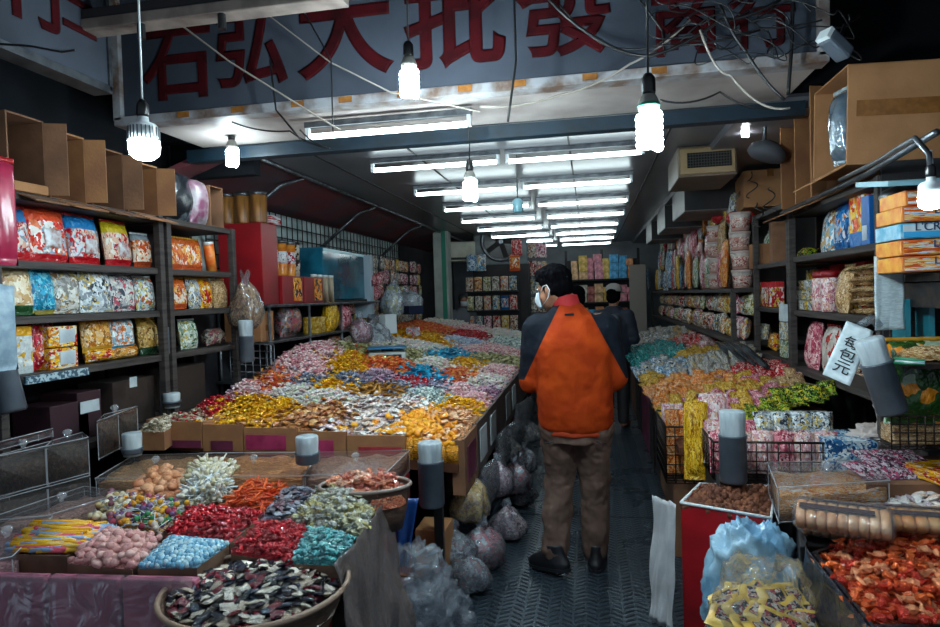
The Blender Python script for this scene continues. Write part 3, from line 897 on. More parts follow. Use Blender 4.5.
HEAPS = [  # px, py, kind, words
    (166, 416, 'beige_foil_candy', 'at the front left corner of the long table'),
    (200, 410, 'red_foil_candy', 'in the front row tray left of the gold ones'),
    (250, 406, 'gold_foil_candy', 'in the front tray right of the red ones'), (272, 410, 'gold_foil_candy', 'in the front tray beside the amber jellies'),
    (206, 390, 'purple_twist_candy', 'at the back left behind the red foil ones'), (146, 404, 'orange_twist_candy', 'at the far left beside the iron rack posts'),
    (253, 392, 'pink_twist_candy', 'behind the first gold heap'), (292, 392, 'pastel_twist_candy', 'between the pink heap and the amber jellies'),
    (325, 399, 'pastel_twist_candy', 'behind the amber jellies'),
    (280, 384, 'orange_twist_candy', 'behind the pastel heap near the hanging grid'), (327, 415, 'amber_jelly', 'in the tray with a pink label'),
    (385, 421, 'clear_wrapped_candy', 'in the tray with a red label'), (415, 424, 'mango_cube', 'on the front corner of the long table'),
    (332, 387, 'gold_foil_candy', 'in the small heap behind the pastel ones'), (382, 393, 'brown_candy_stick', 'lying behind the clear wrapped ones'),
    (348, 371, 'gold_foil_candy', 'near the weighing scale'), (303, 381, 'navy_twist_candy', 'at the left rear of the table below the wire rack'),
    (350, 379, 'navy_twist_candy', 'in the middle left heap'), (306, 372, 'pink_twist_candy', 'in the far left heap below the wire rack'),
    (376, 378, 'purple_twist_candy', 'in the middle heap'), (399, 389, 'navy_twist_candy', 'beside the seafoam heap'),
    (388, 367, 'orange_twist_candy', 'in front of the weighing scale'), (400, 407, 'clear_wrapped_candy', 'behind the orange fruit sweets'),
    (375, 406, 'clear_wrapped_candy', 'behind the amber and clear trays'), (409, 356, 'olive_twist_candy', 'beside the weighing scale'),
    (446, 319, 'gold_foil_candy', 'at the far end by the white pillar'), (475, 317, 'seafoam_twist_candy', 'at the far end by the snack stand'),
    (493, 326, 'blue_twist_candy', 'near the far right end'), (508, 318, 'peach_jelly', 'at the far right end of the long table'),
    (432, 330, 'orange_twist_candy', 'at the far left near the pillar'), (470, 329, 'pink_twist_candy', 'in the far middle'),
    (436, 341, 'gold_foil_candy', 'behind the cyan packets'), (474, 337, 'red_foil_candy', 'in the far middle beside the pale blue ones'),
    (460, 343, 'blue_twist_candy', 'beside the far gold heap'), (506, 343, 'seafoam_twist_candy', 'at the aisle side near the walking man'),
    (487, 351, 'pink_twist_candy', 'at the aisle side in the middle of the table'), (447, 357, 'cyan_packet', 'in the far bag'),
    (493, 362, 'olive_twist_candy', 'at the aisle side'), (465, 365, 'gold_foil_candy', 'in the small heap before the pale blue ones'),
    (459, 377, 'orange_twist_candy', 'in the heap in front of the small gold one'), (484, 383, 'pastel_twist_candy', 'at the aisle edge'),
    (423, 376, 'cyan_packet', 'in the nearer bag'), (418, 383, 'red_foil_candy', 'under the cyan packets'),
    (428, 397, 'seafoam_twist_candy', 'in the heap behind the orange fruit sweets'), (465, 393, 'pink_twist_candy', 'at the aisle side beside the seafoam heap'),
    (465, 407, 'gold_foil_candy', 'in the heap at the aisle edge'), (452, 420, 'peach_jelly', 'beside the bright orange fruit sweets'),
    (490, 395, 'purple_twist_candy', 'along the aisle edge'), (440, 365, 'pastel_twist_candy', 'between the two cyan bags'),
    (430, 386, 'navy_twist_candy', 'behind the seafoam heap'), (420, 349, 'pastel_twist_candy', 'behind the olive heap'),
    (505, 335, 'pastel_twist_candy', 'at the far aisle side'), (455, 325, 'pastel_twist_candy', 'before the masked clerk'),
    (500, 372, 'pink_twist_candy', 'beside the olive heap at the aisle'), (480, 400, 'pink_twist_candy', 'near the gold heap at the aisle edge'),
]
HC = []
for px, py, kn, wh in HEAPS:
    p = hit(px, py, SL)
    HC.append((p.x, p.y, kn, wh))


def heap_of(x, y):
    best = None; sec = 9
    for h in HC:
        d = math.hypot(x - h[0], (y - h[1]) * (.75 if y < 5 else .55))
        if best is None or d < best[0]: sec = best[0] if best else 9; best = (d, h)
        elif d < sec: sec = d
    return best[1], best[0], sec


def SLh(x, y):
    h, d, s = heap_of(x, y)
    return SL(x, y) + .055 * max(0, min(1, (s - d) / .16)) ** .6 - .01


for (x, y) in hexgrid(XA + .03, XB - .02, YA + .02, 9.9, .0275):
    keep = .95 if y < 4.8 else .75 if y < 6 else .5
    if rnd.random() > keep: continue
    h, d, s = heap_of(x, y)
    kk = K[h[2]]
    big = (kk['size'] / .036) ** 2
    if kk['shape'] == 'stickpack': big = 3
    if rnd.random() > 1.0 / big: continue
    if s - d < .10 and rnd.random() < .35: h = min(HC, key=lambda q: abs(math.hypot(x - q[0], (y - q[1]) * .7) - s))
    kn = h[2]
    put(kn, (x, y, SLh(x, y) + rnd.uniform(-.008, .012)), 'heaped ' + h[3] if False else h[3], h[3], .5, size=(None if y < 6 else kk['size'] * 1.2))
# the beds below: one strip per heap cell is left out; a common sheet carries the sweets
step = .06
beds = {}
nx = int((XB - XA) / step); ny = int((9.95 - YA) / step)
zc = {}
for i in range(nx + 1):
    for j in range(ny + 1):
        zc[i, j] = SLh(XA + i * step, YA + j * step) - .012
for i in range(nx):
    for j in range(ny):
        h = heap_of(XA + (i + .5) * step, YA + (j + .5) * step)[0]
        b = beds.setdefault(h[2], MB())
        q = [(i, j), (i + 1, j), (i + 1, j + 1), (i, j + 1)]
        top = [(XA + a * step, YA + c * step, zc[a, c]) for a, c in q]
        bot = [(p[0], p[1], SL(p[0], p[1]) - .10) for p in top]
        b.add(top + bot, [(0, 1, 2, 3), (7, 6, 5, 4), (0, 4, 5, 1), (1, 5, 6, 2), (2, 6, 7, 3), (3, 7, 4, 0)])
for kn, b in beds.items(): K[kn]['mounds'].append(b)

# cartons as trays along the front of the long table
def front_tray(x0, x1, label, lm, lab_fr=(.15, .85, .15, .6), h=.15, y=3.24, z=None):
    z = SL((x0 + x1) / 2, y) + .02 - h if z is None else z
    t = thing('candy_tray', label, 'tray', ((x0 + x1) / 2, y, z), 0)
    wd = x1 - x0 - .008
    b = MB(); b.box((0, -.012, h / 2), (wd, .012, h)); b.box((-wd / 2, .10, h / 2), (.01, .22, h)); b.box((wd / 2, .10, h / 2), (.01, .22, h))
    b.box((0, .1, .006), (wd, .22, .012))
    b.build('carton', M_['card'], t)
    if lm is not None:
        a, c, e, g = lab_fr
        MB().box((wd * ((a + c) / 2 - .5), -.0205, h * (e + g) / 2), (wd * (c - a), .004, h * (g - e))).build('paper_label', lm, t)
    return t


pl2 = mat('red_label', '#a8343c', .5, col2='#86252c', nscale=18)
fx_ = [at(px, 435, Y=3.22).x for px in (118, 146, 163, 202, 243, 297, 346, 362, 401)]
front_tray(fx_[1], fx_[2], 'narrow cardboard tray at the front left end of the long table', M_['pinklabel'], (.1, .9, .05, .35))
front_tray(fx_[2], fx_[3], 'cardboard tray holding red foil candy with maroon bottom stripe', M_['maroon'], (.02, .98, .02, .3))
front_tray(fx_[3], fx_[4], 'cardboard tray with small maroon label under gold candy', M_['maroon'], (.2, .75, .05, .4))
front_tray(fx_[4], fx_[5], 'cardboard tray with wide pink paper label under gold candy', M_['pinklabel'], (.04, .8, .2, .75))
front_tray(fx_[5], fx_[6], 'cardboard tray with bright magenta label under amber jellies', M_['pinklabel'], (.1, .75, .02, .7))
front_tray(fx_[6], fx_[8] + .02, 'cardboard tray with red label under clear wrapped candy', pl2, (.2, .95, .1, .6))
# trays standing on edge along the aisle
yy = 3.26; n = 0
labs = ['with brown printed panel nearest the cup holder', 'with white paper sheet', 'with white paper card', 'with dark plain side', 'with faded sheet', 'with grey sheet near the gold heap', 'beside the pink twist candy', 'halfway to the walking man', 'just before the walking man', 'beyond the left hand of the walking man', 'further up the aisle', 'last one up the aisle']
mats_ = [M_['maroon'], M_['paper'], M_['paper'], None, mat('faded_sheet', '#7f8588', .7), M_['paper'], None, M_['maroon'], M_['paper'], None, M_['paper'], None]
trayside = mat('worn_tray_side', '#54443c', .6, col2='#3a3134', nscale=7)
for i in range(12):
    wd = .40 if i < 6 else .5
    z0 = SL(-.7, yy) - .28
    t = thing('aisle_tray', 'worn carton tray facing the aisle ' + labs[i], 'tray', (-.675, yy + wd / 2, z0), 0)
    b = MB(); b.box((0, 0, .15), (.014, wd - .012, .30)); b.box((-.03, -wd / 2 + .01, .15), (.06, .01, .29)); b.box((-.03, wd / 2 - .01, .15), (.06, .01, .29))
    b.build('carton', trayside if i else M_['card2'], t)
    if mats_[i] is not None:
        MB().box((.009, .0, .15), (.004, wd * .62, .19)).build('paper_label', mats_[i], t)
    yy += wd

# ------------------------------------------------------------------ front stall, left: trays of sweets on a draped table
FZ = .70
def W(pts, z=FZ): return [tuple(at(x, y, Z=z)[:2]) for x, y in pts]


trays = [
    ('jelly_stick', [(16, 553), (67, 554), (110, 530), (53, 520)], 'in the tray at the front left corner', .02, dict(tilt=.06, yaw=.12)),
    ('pink_marshmallow', [(67, 562), (132, 568), (162, 541), (108, 532)], 'in the front tray between jelly sticks and blue balls', .035, {}),
    ('blue_ball_candy', [(138, 567), (197, 566), (229, 543), (170, 537)], 'in the front tray beside the pink shells', .03, {}),
    ('red_foil_candy', [(163, 536), (230, 541), (262, 514), (190, 511)], 'in the middle tray behind the blue balls', .045, {}),
    ('fruit_lolly', [(110, 529), (161, 533), (190, 510), (126, 501)], 'in the tray behind the pink shells', .05, dict(tilt=.5)),
    ('white_stick_lolly', [(184, 508), (226, 498), (234, 474), (188, 478)], 'in the back tray near the acrylic boxes', .07, dict(tilt=.8)),
    ('cream_lolly', [(92, 522), (120, 527), (141, 503), (112, 500)], 'in the tray behind the jelly sticks', .04, dict(tilt=.4)),
    ('orange_shell_sweet', [(125, 501), (182, 501), (188, 478), (148, 478)], 'in the back tray left of the white lollies', .05, {}),
    ('orange_chew', [(219, 507), (265, 512), (295, 490), (247, 484)], 'in the tray before the acrylic boxes', .045, {}),
    ('dark_mixed_candy', [(263, 522), (291, 522), (318, 493), (279, 496)], 'in the narrow tray beside the orange chews', .04, {}),
    ('silver_twist_candy', [(290, 525), (364, 537), (378, 501), (322, 490)], 'in the right tray before the round basket', .06, {}),
    ('red_foil_candy', [(231, 552), (292, 562), (308, 530), (257, 527)], 'in the tray left of the teal ones', .045, {}),
    ('teal_twist_candy', [(292, 562), (338, 564), (354, 540), (308, 532)], 'in the tray at the right front of the stall', .04, {}),
]
cardtray = mat('tray_cardboard', '#7d5f4a', .75, col2='#5e4636', nscale=8)
for kn, q, wh, h, kw in trays:
    poly = W(q)
    fill_tray(kn, poly, FZ - .004, wh, h * 1.25, inset=.12, dens=.72, layers=1 if kn == 'blue_ball_candy' else 2, **kw)
    cx = sum(p[0] for p in poly) / 4; cy = sum(p[1] for p in poly) / 4
    rel = [(p[0] - cx, p[1] - cy) for p in poly]
    b = MB().shell(rel, 0, .085, .006)
    o = b.build('sweet_tray', cardtray, loc=(cx, cy, FZ - .092))
    tag(o, 'brown cardboard tray of ' + K[kn]['words'] + ' ' + wh, 'tray')

# round basket with nougat packets at the very front
bc = at(257, 590, Z=FZ - .06)
bk = thing('round_basket', 'round brown basket full of nougat packets at the front of the stall', 'basket', (bc.x, bc.y, FZ - .22), 0)
RB = .275
prof = [(RB * .70, 0), (RB * .80, .04), (RB * .93, .12), (RB, .17), (RB * 1.04, .175), (RB * 1.02, .165), (RB * .97, .155), (RB * .90, .10)]
MB().lathe(prof, n=40).build('basket_body', mat('brown_basket', '#6a5140', .6, col2='#45342a', nscale=14, bump=.6, bscale=50, stretch=(1, 1, 4)), bk, smooth=True)
MB().tube([(RB * 1.02 * math.cos(a * PI / 20), RB * 1.02 * math.sin(a * PI / 20), .176) for a in range(41)], .009, 6).build('rim', mat('basket_rim', '#8a7260', .5), bk, smooth=True)
fill_tray('nougat_packet', [(bc.x + RB * .93 * math.cos(a * PI / 8), bc.y + RB * .93 * math.sin(a * PI / 8)) for a in range(16)], FZ - .075, 'heaped in the round basket at the front', .075, layers=2, dens=.7)
# second basket with orange foil candy
bc2 = at(365, 486, Z=.765)
bk = thing('round_basket', 'oblong brown basket of orange foil candy beside the red cabinet', 'basket', (bc2.x, bc2.y, .59), .2)
b = MB()
b.lathe([(.15, 0), (.17, .08), (.185, .17), (.195, .18), (.18, .165), (.165, .08)], n=36, M=Matrix.Diagonal((1, .62, 1)))
b.build('basket_body', mat('dark_basket', '#5c4336', .6, col2='#3b2b24', nscale=14, bump=.6, bscale=50, stretch=(1, 1, 4)), bk, smooth=True)
MB().tube([(.187 * math.cos(a * PI / 20), .116 * math.sin(a * PI / 20), .18) for a in range(41)], .008, 6).build('rim', mat('clear_rim', '#8d7d74', .3), bk, smooth=True)
fill_tray('orange_foil_candy', [(bc2.x + .175 * math.cos(a * PI / 8), bc2.y + .108 * math.sin(a * PI / 8)) for a in range(16)], .745, 'heaped in the oblong basket by the red cabinet', .06, layers=2)

bt_ = [(max(p[0], -2.45), p[1]) for p in W([(120, 433), (164, 433), (172, 417), (138, 417)], .84)]
fill_tray('beige_foil_candy', bt_, .84, 'in the small tray left of the long table', .05, layers=2, inset=.1)
tx, ty = sum(p[0] for p in bt_) / 4, sum(p[1] for p in bt_) / 4
o = MB().shell([(p[0] - tx, p[1] - ty) for p in bt_], 0, .10, .006).build('sweet_tray', M_['card'], loc=(tx, ty, .745)); tag(o, 'small cardboard tray of beige foil candy left of the long table', 'tray')
tag(MB().box((tx, ty, .371), (.16, .12, .742)).build('tray_stand', M_['dark']), 'dark stand under the small tray of beige foil candy', 'stand')
# the table under the trays, cartons in front wrapped in clear sheet
FT = thing('stall_table', 'low table under the candy trays at the front left', 'table', (0, 0, 0))
tp = W([(-40, 552), (190, 556), (320, 552), (366, 500), (300, 486), (120, 480), (20, 512)], FZ)
MB().prism(tp, FZ - .125, FZ - .095).build('table_top', M_['woodred'], FT)
for q in ((10, 560), (335, 560), (370, 505), (130, 485)):
    p = at(q[0], q[1], Z=FZ); p = Vector((p.x, p.y)) * .985
    MB().box((p.x, p.y + .04, (FZ - .125) / 2), (.05, .05, FZ - .125)).build('leg', M_['iron'], FT)
fa = at(-30, 572, Z=FZ); fb = at(194, 577, Z=FZ)
d = (fb - fa); ang = math.atan2(d.y, d.x)
M_['mauve'] = mat('mauve_carton', '#b8687e', .5, col2='#8f4a62', nscale=5)
for i in range(3):
    p = fa.lerp(fb, (i + .5) / 3)
    c_ = thing('front_carton', '%s maroon carton under the clear plastic sheet at the stall front' % ['left', 'middle', 'right'][i], 'carton', (p.x, p.y + .026, .0), ang)
    L3 = d.length / 3 - .012
    MB().box((0, 0, .342), (L3, .036, .684)).build('carton_body', M_['mauve'], c_, bevel=.006)


def drape(name, label, pts, z0, z1, m, folds=9, amp=.025, out=.05, n=(60, 22), sd=1, lean=0):
    """hanging sheet along a ground-plan line, with folds that deepen downwards; a part of no other thing"""
    P = [Vector(p) for p in pts]
    seg = [(P[i + 1] - P[i]).length for i in range(len(P) - 1)]; tot = sum(seg)
    def along(u):
        d = u * tot
        for i, s in enumerate(seg):
            if d <= s or i == len(seg) - 1:
                e = (P[i + 1] - P[i]).normalized(); return P[i] + e * d, Vector((e.y, -e.x))
            d -= s
    def fn(u, v):
        p, nrm = along(u)
        q = mnoise.noise(Vector((u * folds, v * 2.2, sd))) + .6 * mnoise.noise(Vector((u * folds * 2.3 + v * 3, v * 3, sd + 9)))
        o = out * v * .6 + .012 + amp * (.3 + .7 * v) * q + lean * v
        p = p + nrm * o
        return (p.x, p.y, z1 + (z0 - z1) * v + .012 * q * (1 - v))
    o = MB().sheet(fn, *n).build(name, m, smooth=True, solid=.0015)
    return tag(o, label, 'plastic sheet')


drape('plastic_sheet', 'clear creased plastic sheet hanging over the maroon cartons at the front', [fa[:2], fb[:2]], .02, FZ + .004, M_['skirt'], 8, .035, .03)
drape('plastic_sheet', 'grey plastic sheet draped off the right side of the front stall', W([(330, 570), (352, 548), (384, 502)]), .12, FZ + .02, film('grey_sheet', (.24, .20, .19), .40, .18, 1.0, 10, .55), 7, .06, .16, sd=4, n=(70, 40))

# acrylic boxes with lids
def WS(z, q): return [(max(p[0], -2.45), p[1]) for p in W(q, z)]


def acrylic(label, q, z0, z1, content, cm, knob=True, fillz=.6, side=None):
    poly = W(q, z1) if isinstance(q[0][0], int) else q
    cx = sum(p[0] for p in poly) / len(poly); cy = sum(p[1] for p in poly) / len(poly)
    rel = [(p[0] - cx, p[1] - cy) for p in poly]
    t = thing('acrylic_box', label, 'box', (cx, cy, z0))
    h = z1 - z0
    MB().shell(rel, 0, h - .012, .006).build('box_body', M_['plexi'] if side is None else side, t)
    ld = MB().prism([(p[0] * 1.015, p[1] * 1.015) for p in rel], h - .012, h, ).build('lid', M_['plexi'], t)
    MB().tube([(p[0] * 1.015, p[1] * 1.015, h - .001) for p in rel + rel[:1]], .0022, 5).build('lid_edge_glint', M_['plexiglint'], ld, smooth=True)  # pale tubes on all edges imitate the bright glint of acrylic
    MB().tube([(p[0], p[1], .006) for p in rel + rel[:1]] , .002, 5).build('base_edge_glint', M_['plexiglint'], t, smooth=True)
    for p in rel: MB().cyl((p[0], p[1], .0), (p[0], p[1], h - .012), .002, 5).build('corner_edge_glint', M_['plexiglint'], t)
    if knob:
        MB().lathe([(.006, 0), (.008, .012), (.018, .024), (.02, .034), (.012, .042), (.002, .044)], (0, 0, h), 14).build('knob', M_['plexiknob'], ld, smooth=True)
    b = MB(); n = 14
    a, bq, c, dd = [Vector(p) * .965 for p in rel]
    def fn(u, v):
        p = a.lerp(bq, u).lerp(dd.lerp(c, u), v)
        return (p.x, p.y, h * fillz + .018 * mnoise.noise(Vector((p.x * 14, p.y * 14, z1 * 7))))
    b.sheet(fn, n, n); k0 = len(b.v)
    low = [(p.x, p.y, .01) for p in (a, bq, c, dd)]
    cr = [0, n, (n + 1) * (n + 1) - 1, n * (n + 1)]
    b.add(low, [(3, 2, 1, 0)])
    for e in range(4):
        i0, i1 = cr[e], cr[(e + 1) % 4]
        st = (i1 - i0) // n
        b.f.append(tuple([k0 + e] + [k0 + (e + 1) % 4] + [i0 + st * s for s in range(n, -1, -1)])); b.mi.append(0)
    o = b.build(content, cm, t, smooth=True); o['kind'] = 'stuff'
    return t


M_['plexiknob'] = film('clear_knob', (.9, .92, .95), .16, .05, 0)
M_['plexiglint'] = film('acrylic_edge_glint', (.72, .74, .78), .42, .1, 0)
snackp = lambda nm, cols, sc=22: print_mat(nm, cols, sc, .5, bump=.9, bscale=24)
crisp = snackp('pale_crackers', ['#b08a5e', '#c49a6c', '#a1764a', '#d1ac80', '#8d6540'])
acrylic('clear lidded acrylic box of pale snacks, left one in the row behind the lollies', [(96, 478), (184, 476), (206, 453), (134, 455)], FZ - .06, FZ + .05, 'snack_filling', crisp, fillz=.8)
acrylic('clear lidded acrylic box of orange crackers, middle one in the row behind the orange chews', [(186, 476), (303, 475), (318, 452), (208, 453)], FZ - .06, FZ + .05, 'snack_filling', snackp('orange_crackers', ['#b3743c', '#c2834a', '#9a5a2a', '#cf9a62']), fillz=.85)
acrylic('clear lidded acrylic box over dark red sides, right one in the row beside the cup holder', [(305, 475), (386, 472), (409, 450), (320, 452)], FZ - .06, FZ + .05, 'snack_filling', snackp('dim_crackers', ['#8f6a58', '#a07a66', '#7a5344', '#b08c78']), fillz=.8)
acrylic('clear acrylic box with glass knob at the left edge beside the jelly sticks', [(-20, 562), (12, 556), (52, 516), (-20, 524)], FZ - .12, FZ + .015, 'snack_filling', snackp('maroon_sweets', ['#8f6c72', '#a07c80', '#b08c8c', '#7a5c5c']), fillz=.7)
acrylic('clear acrylic box with glass knob behind the jelly sticks', [(-20, 521), (48, 515), (124, 492), (84, 486)], FZ - .12, FZ + .015, 'snack_filling', snackp('brown_sweets', ['#9a7a74', '#a88880', '#bb9a8c', '#80645e']), fillz=.7)
# red cabinet under the acrylic row
cp = W([(305, 475), (386, 472), (409, 450), (320, 452)], FZ + .05)
t = thing('red_cabinet', 'red box cabinet below the right acrylic box, behind the oblong basket', 'cabinet', (0, 0, 0))
MB().prism(cp, .02, FZ - .065).build('carcass', M_['redbox'], t, bevel=.006)
e0 = Vector(cp[1]); e1 = Vector(cp[2])
for i in range(2):
    p = e0.lerp(e1, .3 + .4 * i)
    MB().box((p.x + .004, p.y, .36), (.01, .03, .03)).build('catch', M_['steel'], t)
rowp = W([(98, 478), (303, 475), (318, 453), (136, 455)], FZ + .05)
t = thing('box_stand', 'dark stand under the left and middle acrylic boxes', 'stand', (0, 0, 0))
MB().prism(rowp, 0, FZ - .065).build('stand_body', M_['dark'], t)
# dark seed boxes at the left
seed = mat('black_seeds', '#1c1511', .6, col2='#4a382c', nscale=55, nlo=.5, nhi=.7, bump=.8, bscale=80)
zc_ = [(.40, .57), (.575, .75), (.755, .93)]
for i, (za, zb) in enumerate(zc_):
    nm = ['bottom', 'middle', 'top'][i]
    acrylic('acrylic box of dark melon seeds, %s one of the right stack before the left rack' % nm, WS(.93, [(46, 446), (88, 437), (70, 432), (30, 440)]), za, zb, 'seeds', seed, knob=(i == 2), fillz=.85)
    acrylic('acrylic box of dark melon seeds, %s one of the left stack at the photo edge' % nm, WS(.93, [(-18, 459), (45, 446), (29, 440), (-34, 452)]), za, zb, 'seeds', seed, knob=(i == 2), fillz=.85)
acrylic('pale lidded tray box lying on the left stack of dark seed boxes', WS(.985, [(-14, 442), (38, 432), (28, 428), (-22, 436)]), .945, .985, 'snack_filling', snackp('grey_snacks', ['#6a6a6c', '#7d7a78', '#56585c']), knob=False)
t = thing('crate_stand', 'dark stand below the boxes of melon seeds', 'stand', (0, 0, 0))
MB().prism(W([(-18, 459), (45, 446), (88, 437), (70, 432), (30, 440), (-34, 452)], .93), 0, .395).build('stand_body', M_['dark'], t)
acrylic('acrylic box of dark snacks with price tag between seed boxes and long table', WS(.99, [(58, 414), (97, 421), (118, 413), (80, 406)]), .80, .99, 'seeds', mat('brown_seeds', '#2a1d14', .6, col2='#4a3424', nscale=40, bump=.8, bscale=60), fillz=.9)
# ------------------------------------------------------------------ packaged goods
def pillow(w, h, t, sd=0, nx=10, ny=12, pinch=.06, slump=0):
    """filled bag, crimped at top and bottom: base centre at the origin, front towards -Y"""
    r = random.Random(sd); ph = [r.uniform(0, 9) for _ in range(3)]
    vs = []
    for s in (-1, 1):
        for j in range(ny + 1):
            v = j / ny
            e = max(0, 1 - abs(2 * v - 1) ** 3.2) ** .7
            for i in range(nx + 1):
                u = i / nx * 2 - 1
                g = max(0, 1 - abs(u) ** 3) ** .6
                wob = 1 + .22 * mnoise.noise(Vector((u * 2 + ph[0], v * 3 + ph[1], s + sd)))
                y = s * t / 2 * e * g * wob
                x = u * w / 2 * (1 - pinch * e) + .012 * w * mnoise.noise(Vector((v * 6 + ph[2], sd, u)))
                z = v * h * (1 - .03 * abs(u)) + .008 * h * mnoise.noise(Vector((u * 3, sd + 5, v * 2)))
                y += slump * (v ** 2)
                vs.append((x, y, z))
    q = (nx + 1) * (ny + 1); fs = []
    for j in range(ny):
        for i in range(nx):
            k = j * (nx + 1) + i
            fs += [(k, k + 1, k + nx + 2, k + nx + 1), (q + k, q + k + nx + 1, q + k + nx + 2, q + k + 1)]
    ring = list(range(nx + 1)) + [j * (nx + 1) + nx for j in range(1, ny + 1)] + [ny * (nx + 1) + i for i in range(nx - 1, -1, -1)] + [j * (nx + 1) for j in range(ny - 1, 0, -1)]
    for i in range(len(ring)):
        c, d = ring[i], ring[(i + 1) % len(ring)]
        fs.append((d, c, q + c, q + d))
    return MB().add(vs, fs)


def snack_bag(loc, rz, w, h, t, m, label, seal=None, cat='snack bag', name='snack_bag', group=None, rot=None, lean=0, patch=None):
    sd = rnd.randrange(9999)
    o = thing(name, label, cat, loc, rz, group, rot or (lean, 0, rz))
    b = pillow(w, h, t, sd)
    pch = b.build('pouch', m, o, smooth=True)
    if seal is not None:
        s = MB(); n = 14
        for z0, z1 in ((h * .985, h * 1.035), (-.0, .02)):
            s.sheet(lambda u, v: ((u - .5) * w * .98, .003 * math.sin(u * 60), z0 + (z1 - z0) * v), n, 2)
            break
        s.build('seal', seal, pch, smooth=True, solid=.003)
    if patch is not None:
        pm, (u0, u1, v0, v1) = patch
        P = MB()
        q = [v_ for v_ in b.v[:11 * 13]]
        def fn(u, v):
            U = (u0 + (u1 - u0) * u) * 10; V = (v0 + (v1 - v0) * v) * 12
            i = min(int(U), 9); j = min(int(V), 11); a, c = U - i, V - j
            g = lambda ii, jj: Vector(q[jj * 11 + ii])
            p = g(i, j).lerp(g(i + 1, j), a).lerp(g(i, j + 1).lerp(g(i + 1, j + 1), a), c)
            return (p.x, p.y - .004, p.z)
        P.sheet(fn, 8, 8)
        P.build('printed_patch', pm, pch, smooth=True, solid=.001)
    return o


def sack(loc, h, r, m, label, name='hanging_bag', cat='bag', sd=0, film_=None, flat=.75, rz=0):
    """bulging filled bag with a tied neck, hung or standing"""
    o = thing(name, label, cat, loc, rz)
    prof = [(.02, 0), (.62, .02), (.92, .12), (1.0, .28), (.96, .45), (.80, .60), (.52, .72), (.24, .80), (.15, .84), (.20, .90), (.26, .96), (.20, 1.0)]
    def body(k, a, b_):
        b = MB().lathe([(q * r * k, z * h) for q, z in prof[a:b_]], n=28)
        def dent(x, y, z):
            a = math.atan2(y, x)
            q = mnoise.noise(Vector((math.cos(a) * 1.7 + sd, math.sin(a) * 1.7, z / h * 2.6))) * .42 - .30 * abs(mnoise.noise(Vector((math.cos(a) * 3.4, math.sin(a) * 3.4 + sd, z / h * 4.5))))
            lean_ = .35 * r * math.sin(sd * 2.1) * (z / h) ** 2
            return (x * (1.06 + q) + lean_, y * flat * (1.06 + q * .9), z * (1 + .08 * math.sin(a * 2 + sd)))
        b.v = [dent(*p) for p in b.v]
        return b
    body(.97, 0, 8).build('contents', m, o, smooth=True)
    f = body(1.03, 0, 12).build('bag_film', film_ or M_['clear'], o, smooth=True)
    return o


def carton(loc, rz, w, d, h, m, label, name='carton', cat='box', panel=None, tape=False, group=None, rot=None, bevel=.004):
    """closed carton: base centre at origin, printed panel on the -Y face"""
    o = thing(name, label, cat, loc, rz, group, rot)
    cb = MB().box((0, 0, h / 2), (w, d, h)).build('carton_body', m, o, bevel=bevel)
    if panel is not None:
        pm, (u0, u1, v0, v1) = panel
        MB().box(((u0 + u1) / 2 * w - w / 2, -d / 2 - .001, (v0 + v1) / 2 * h), (w * (u1 - u0), .003, h * (v1 - v0))).build('printed_panel', pm, cb)
    if tape:
        b = MB(); b.box((0, 0, h + .0008), (w * 1.002, .05, .002)); b.box((w / 2 + .0008, 0, h * .9), (.002, .05, h * .2)); b.box((-w / 2 - .0008, 0, h * .9), (.002, .05, h * .2))
        b.box((0, -d / 2 - .0012, h * .5), (w * .5, .002, .05))
        b.build('tape', M_['tape'], cb)
    return o


def open_carton(loc, rz, w, d, h, m, label, flaps=True, tape=False, sheen=None):
    """carton lying on its side, open towards -Y"""
    o = thing('open_carton', label, 'box', loc, rz)
    b = MB(); th = .008
    b.box((0, 0, th / 2), (w, d, th)); b.box((0, 0, h - th / 2), (w, d, th))
    b.box((-w / 2 + th / 2, 0, h / 2), (th, d, h - 2 * th)); b.box((w / 2 - th / 2, 0, h / 2), (th, d, h - 2 * th)); b.box((0, d / 2 - th / 2, h / 2), (w, th, h))
    b.build('carton_body', m, o)
    if flaps:
        f = MB().box((0, -.07, 0), (w - .01, .14, .006)).build('flap', m, o, loc=(0, -d / 2, .004)); f.rotation_euler = (.35, 0, 0)
        f = MB().box((0, -.05, 0), (.006, .10, h - .02)).build('flap', m, o, loc=(w / 2 - .004, -d / 2, h / 2)); f.rotation_euler = (0, 0, .4)
    if tape:
        MB().box((w / 2 + .001, 0, h * .55), (.002, d * .6, .045)).build('tape', M_['tape'], o)
    return o


def rack(name, label, x0, x1, y0, y1, levels, z_top, posts, m=None, back=True, z_low=0.0, th=.035, face=1, cat='shelving'):
    """shelf rack along Y between x0 (front) and x1 (back)"""
    t = thing(name, label, cat, (0, 0, 0)); m = m or M_['wood']
    for y in posts:
        for x in (x0, x1):
            MB().box((x, y, (z_low + z_top) / 2), (.04, .04, z_top - z_low)).build('post', M_['iron'] if x == x1 else m, t, bevel=.003)
    for z in levels:
        MB().box(((x0 + x1) / 2, (y0 + y1) / 2, z - th / 2), (abs(x1 - x0), y1 - y0, th)).build('shelf_board', m, t, bevel=.003)
    if back:
        MB().box((x1 + (.03 if x1 > x0 else -.03), (y0 + y1) / 2, (z_low + z_top) / 2), (.012, y1 - y0, z_top - z_low)).build('back_panel', M_['dark'], t)
    return t


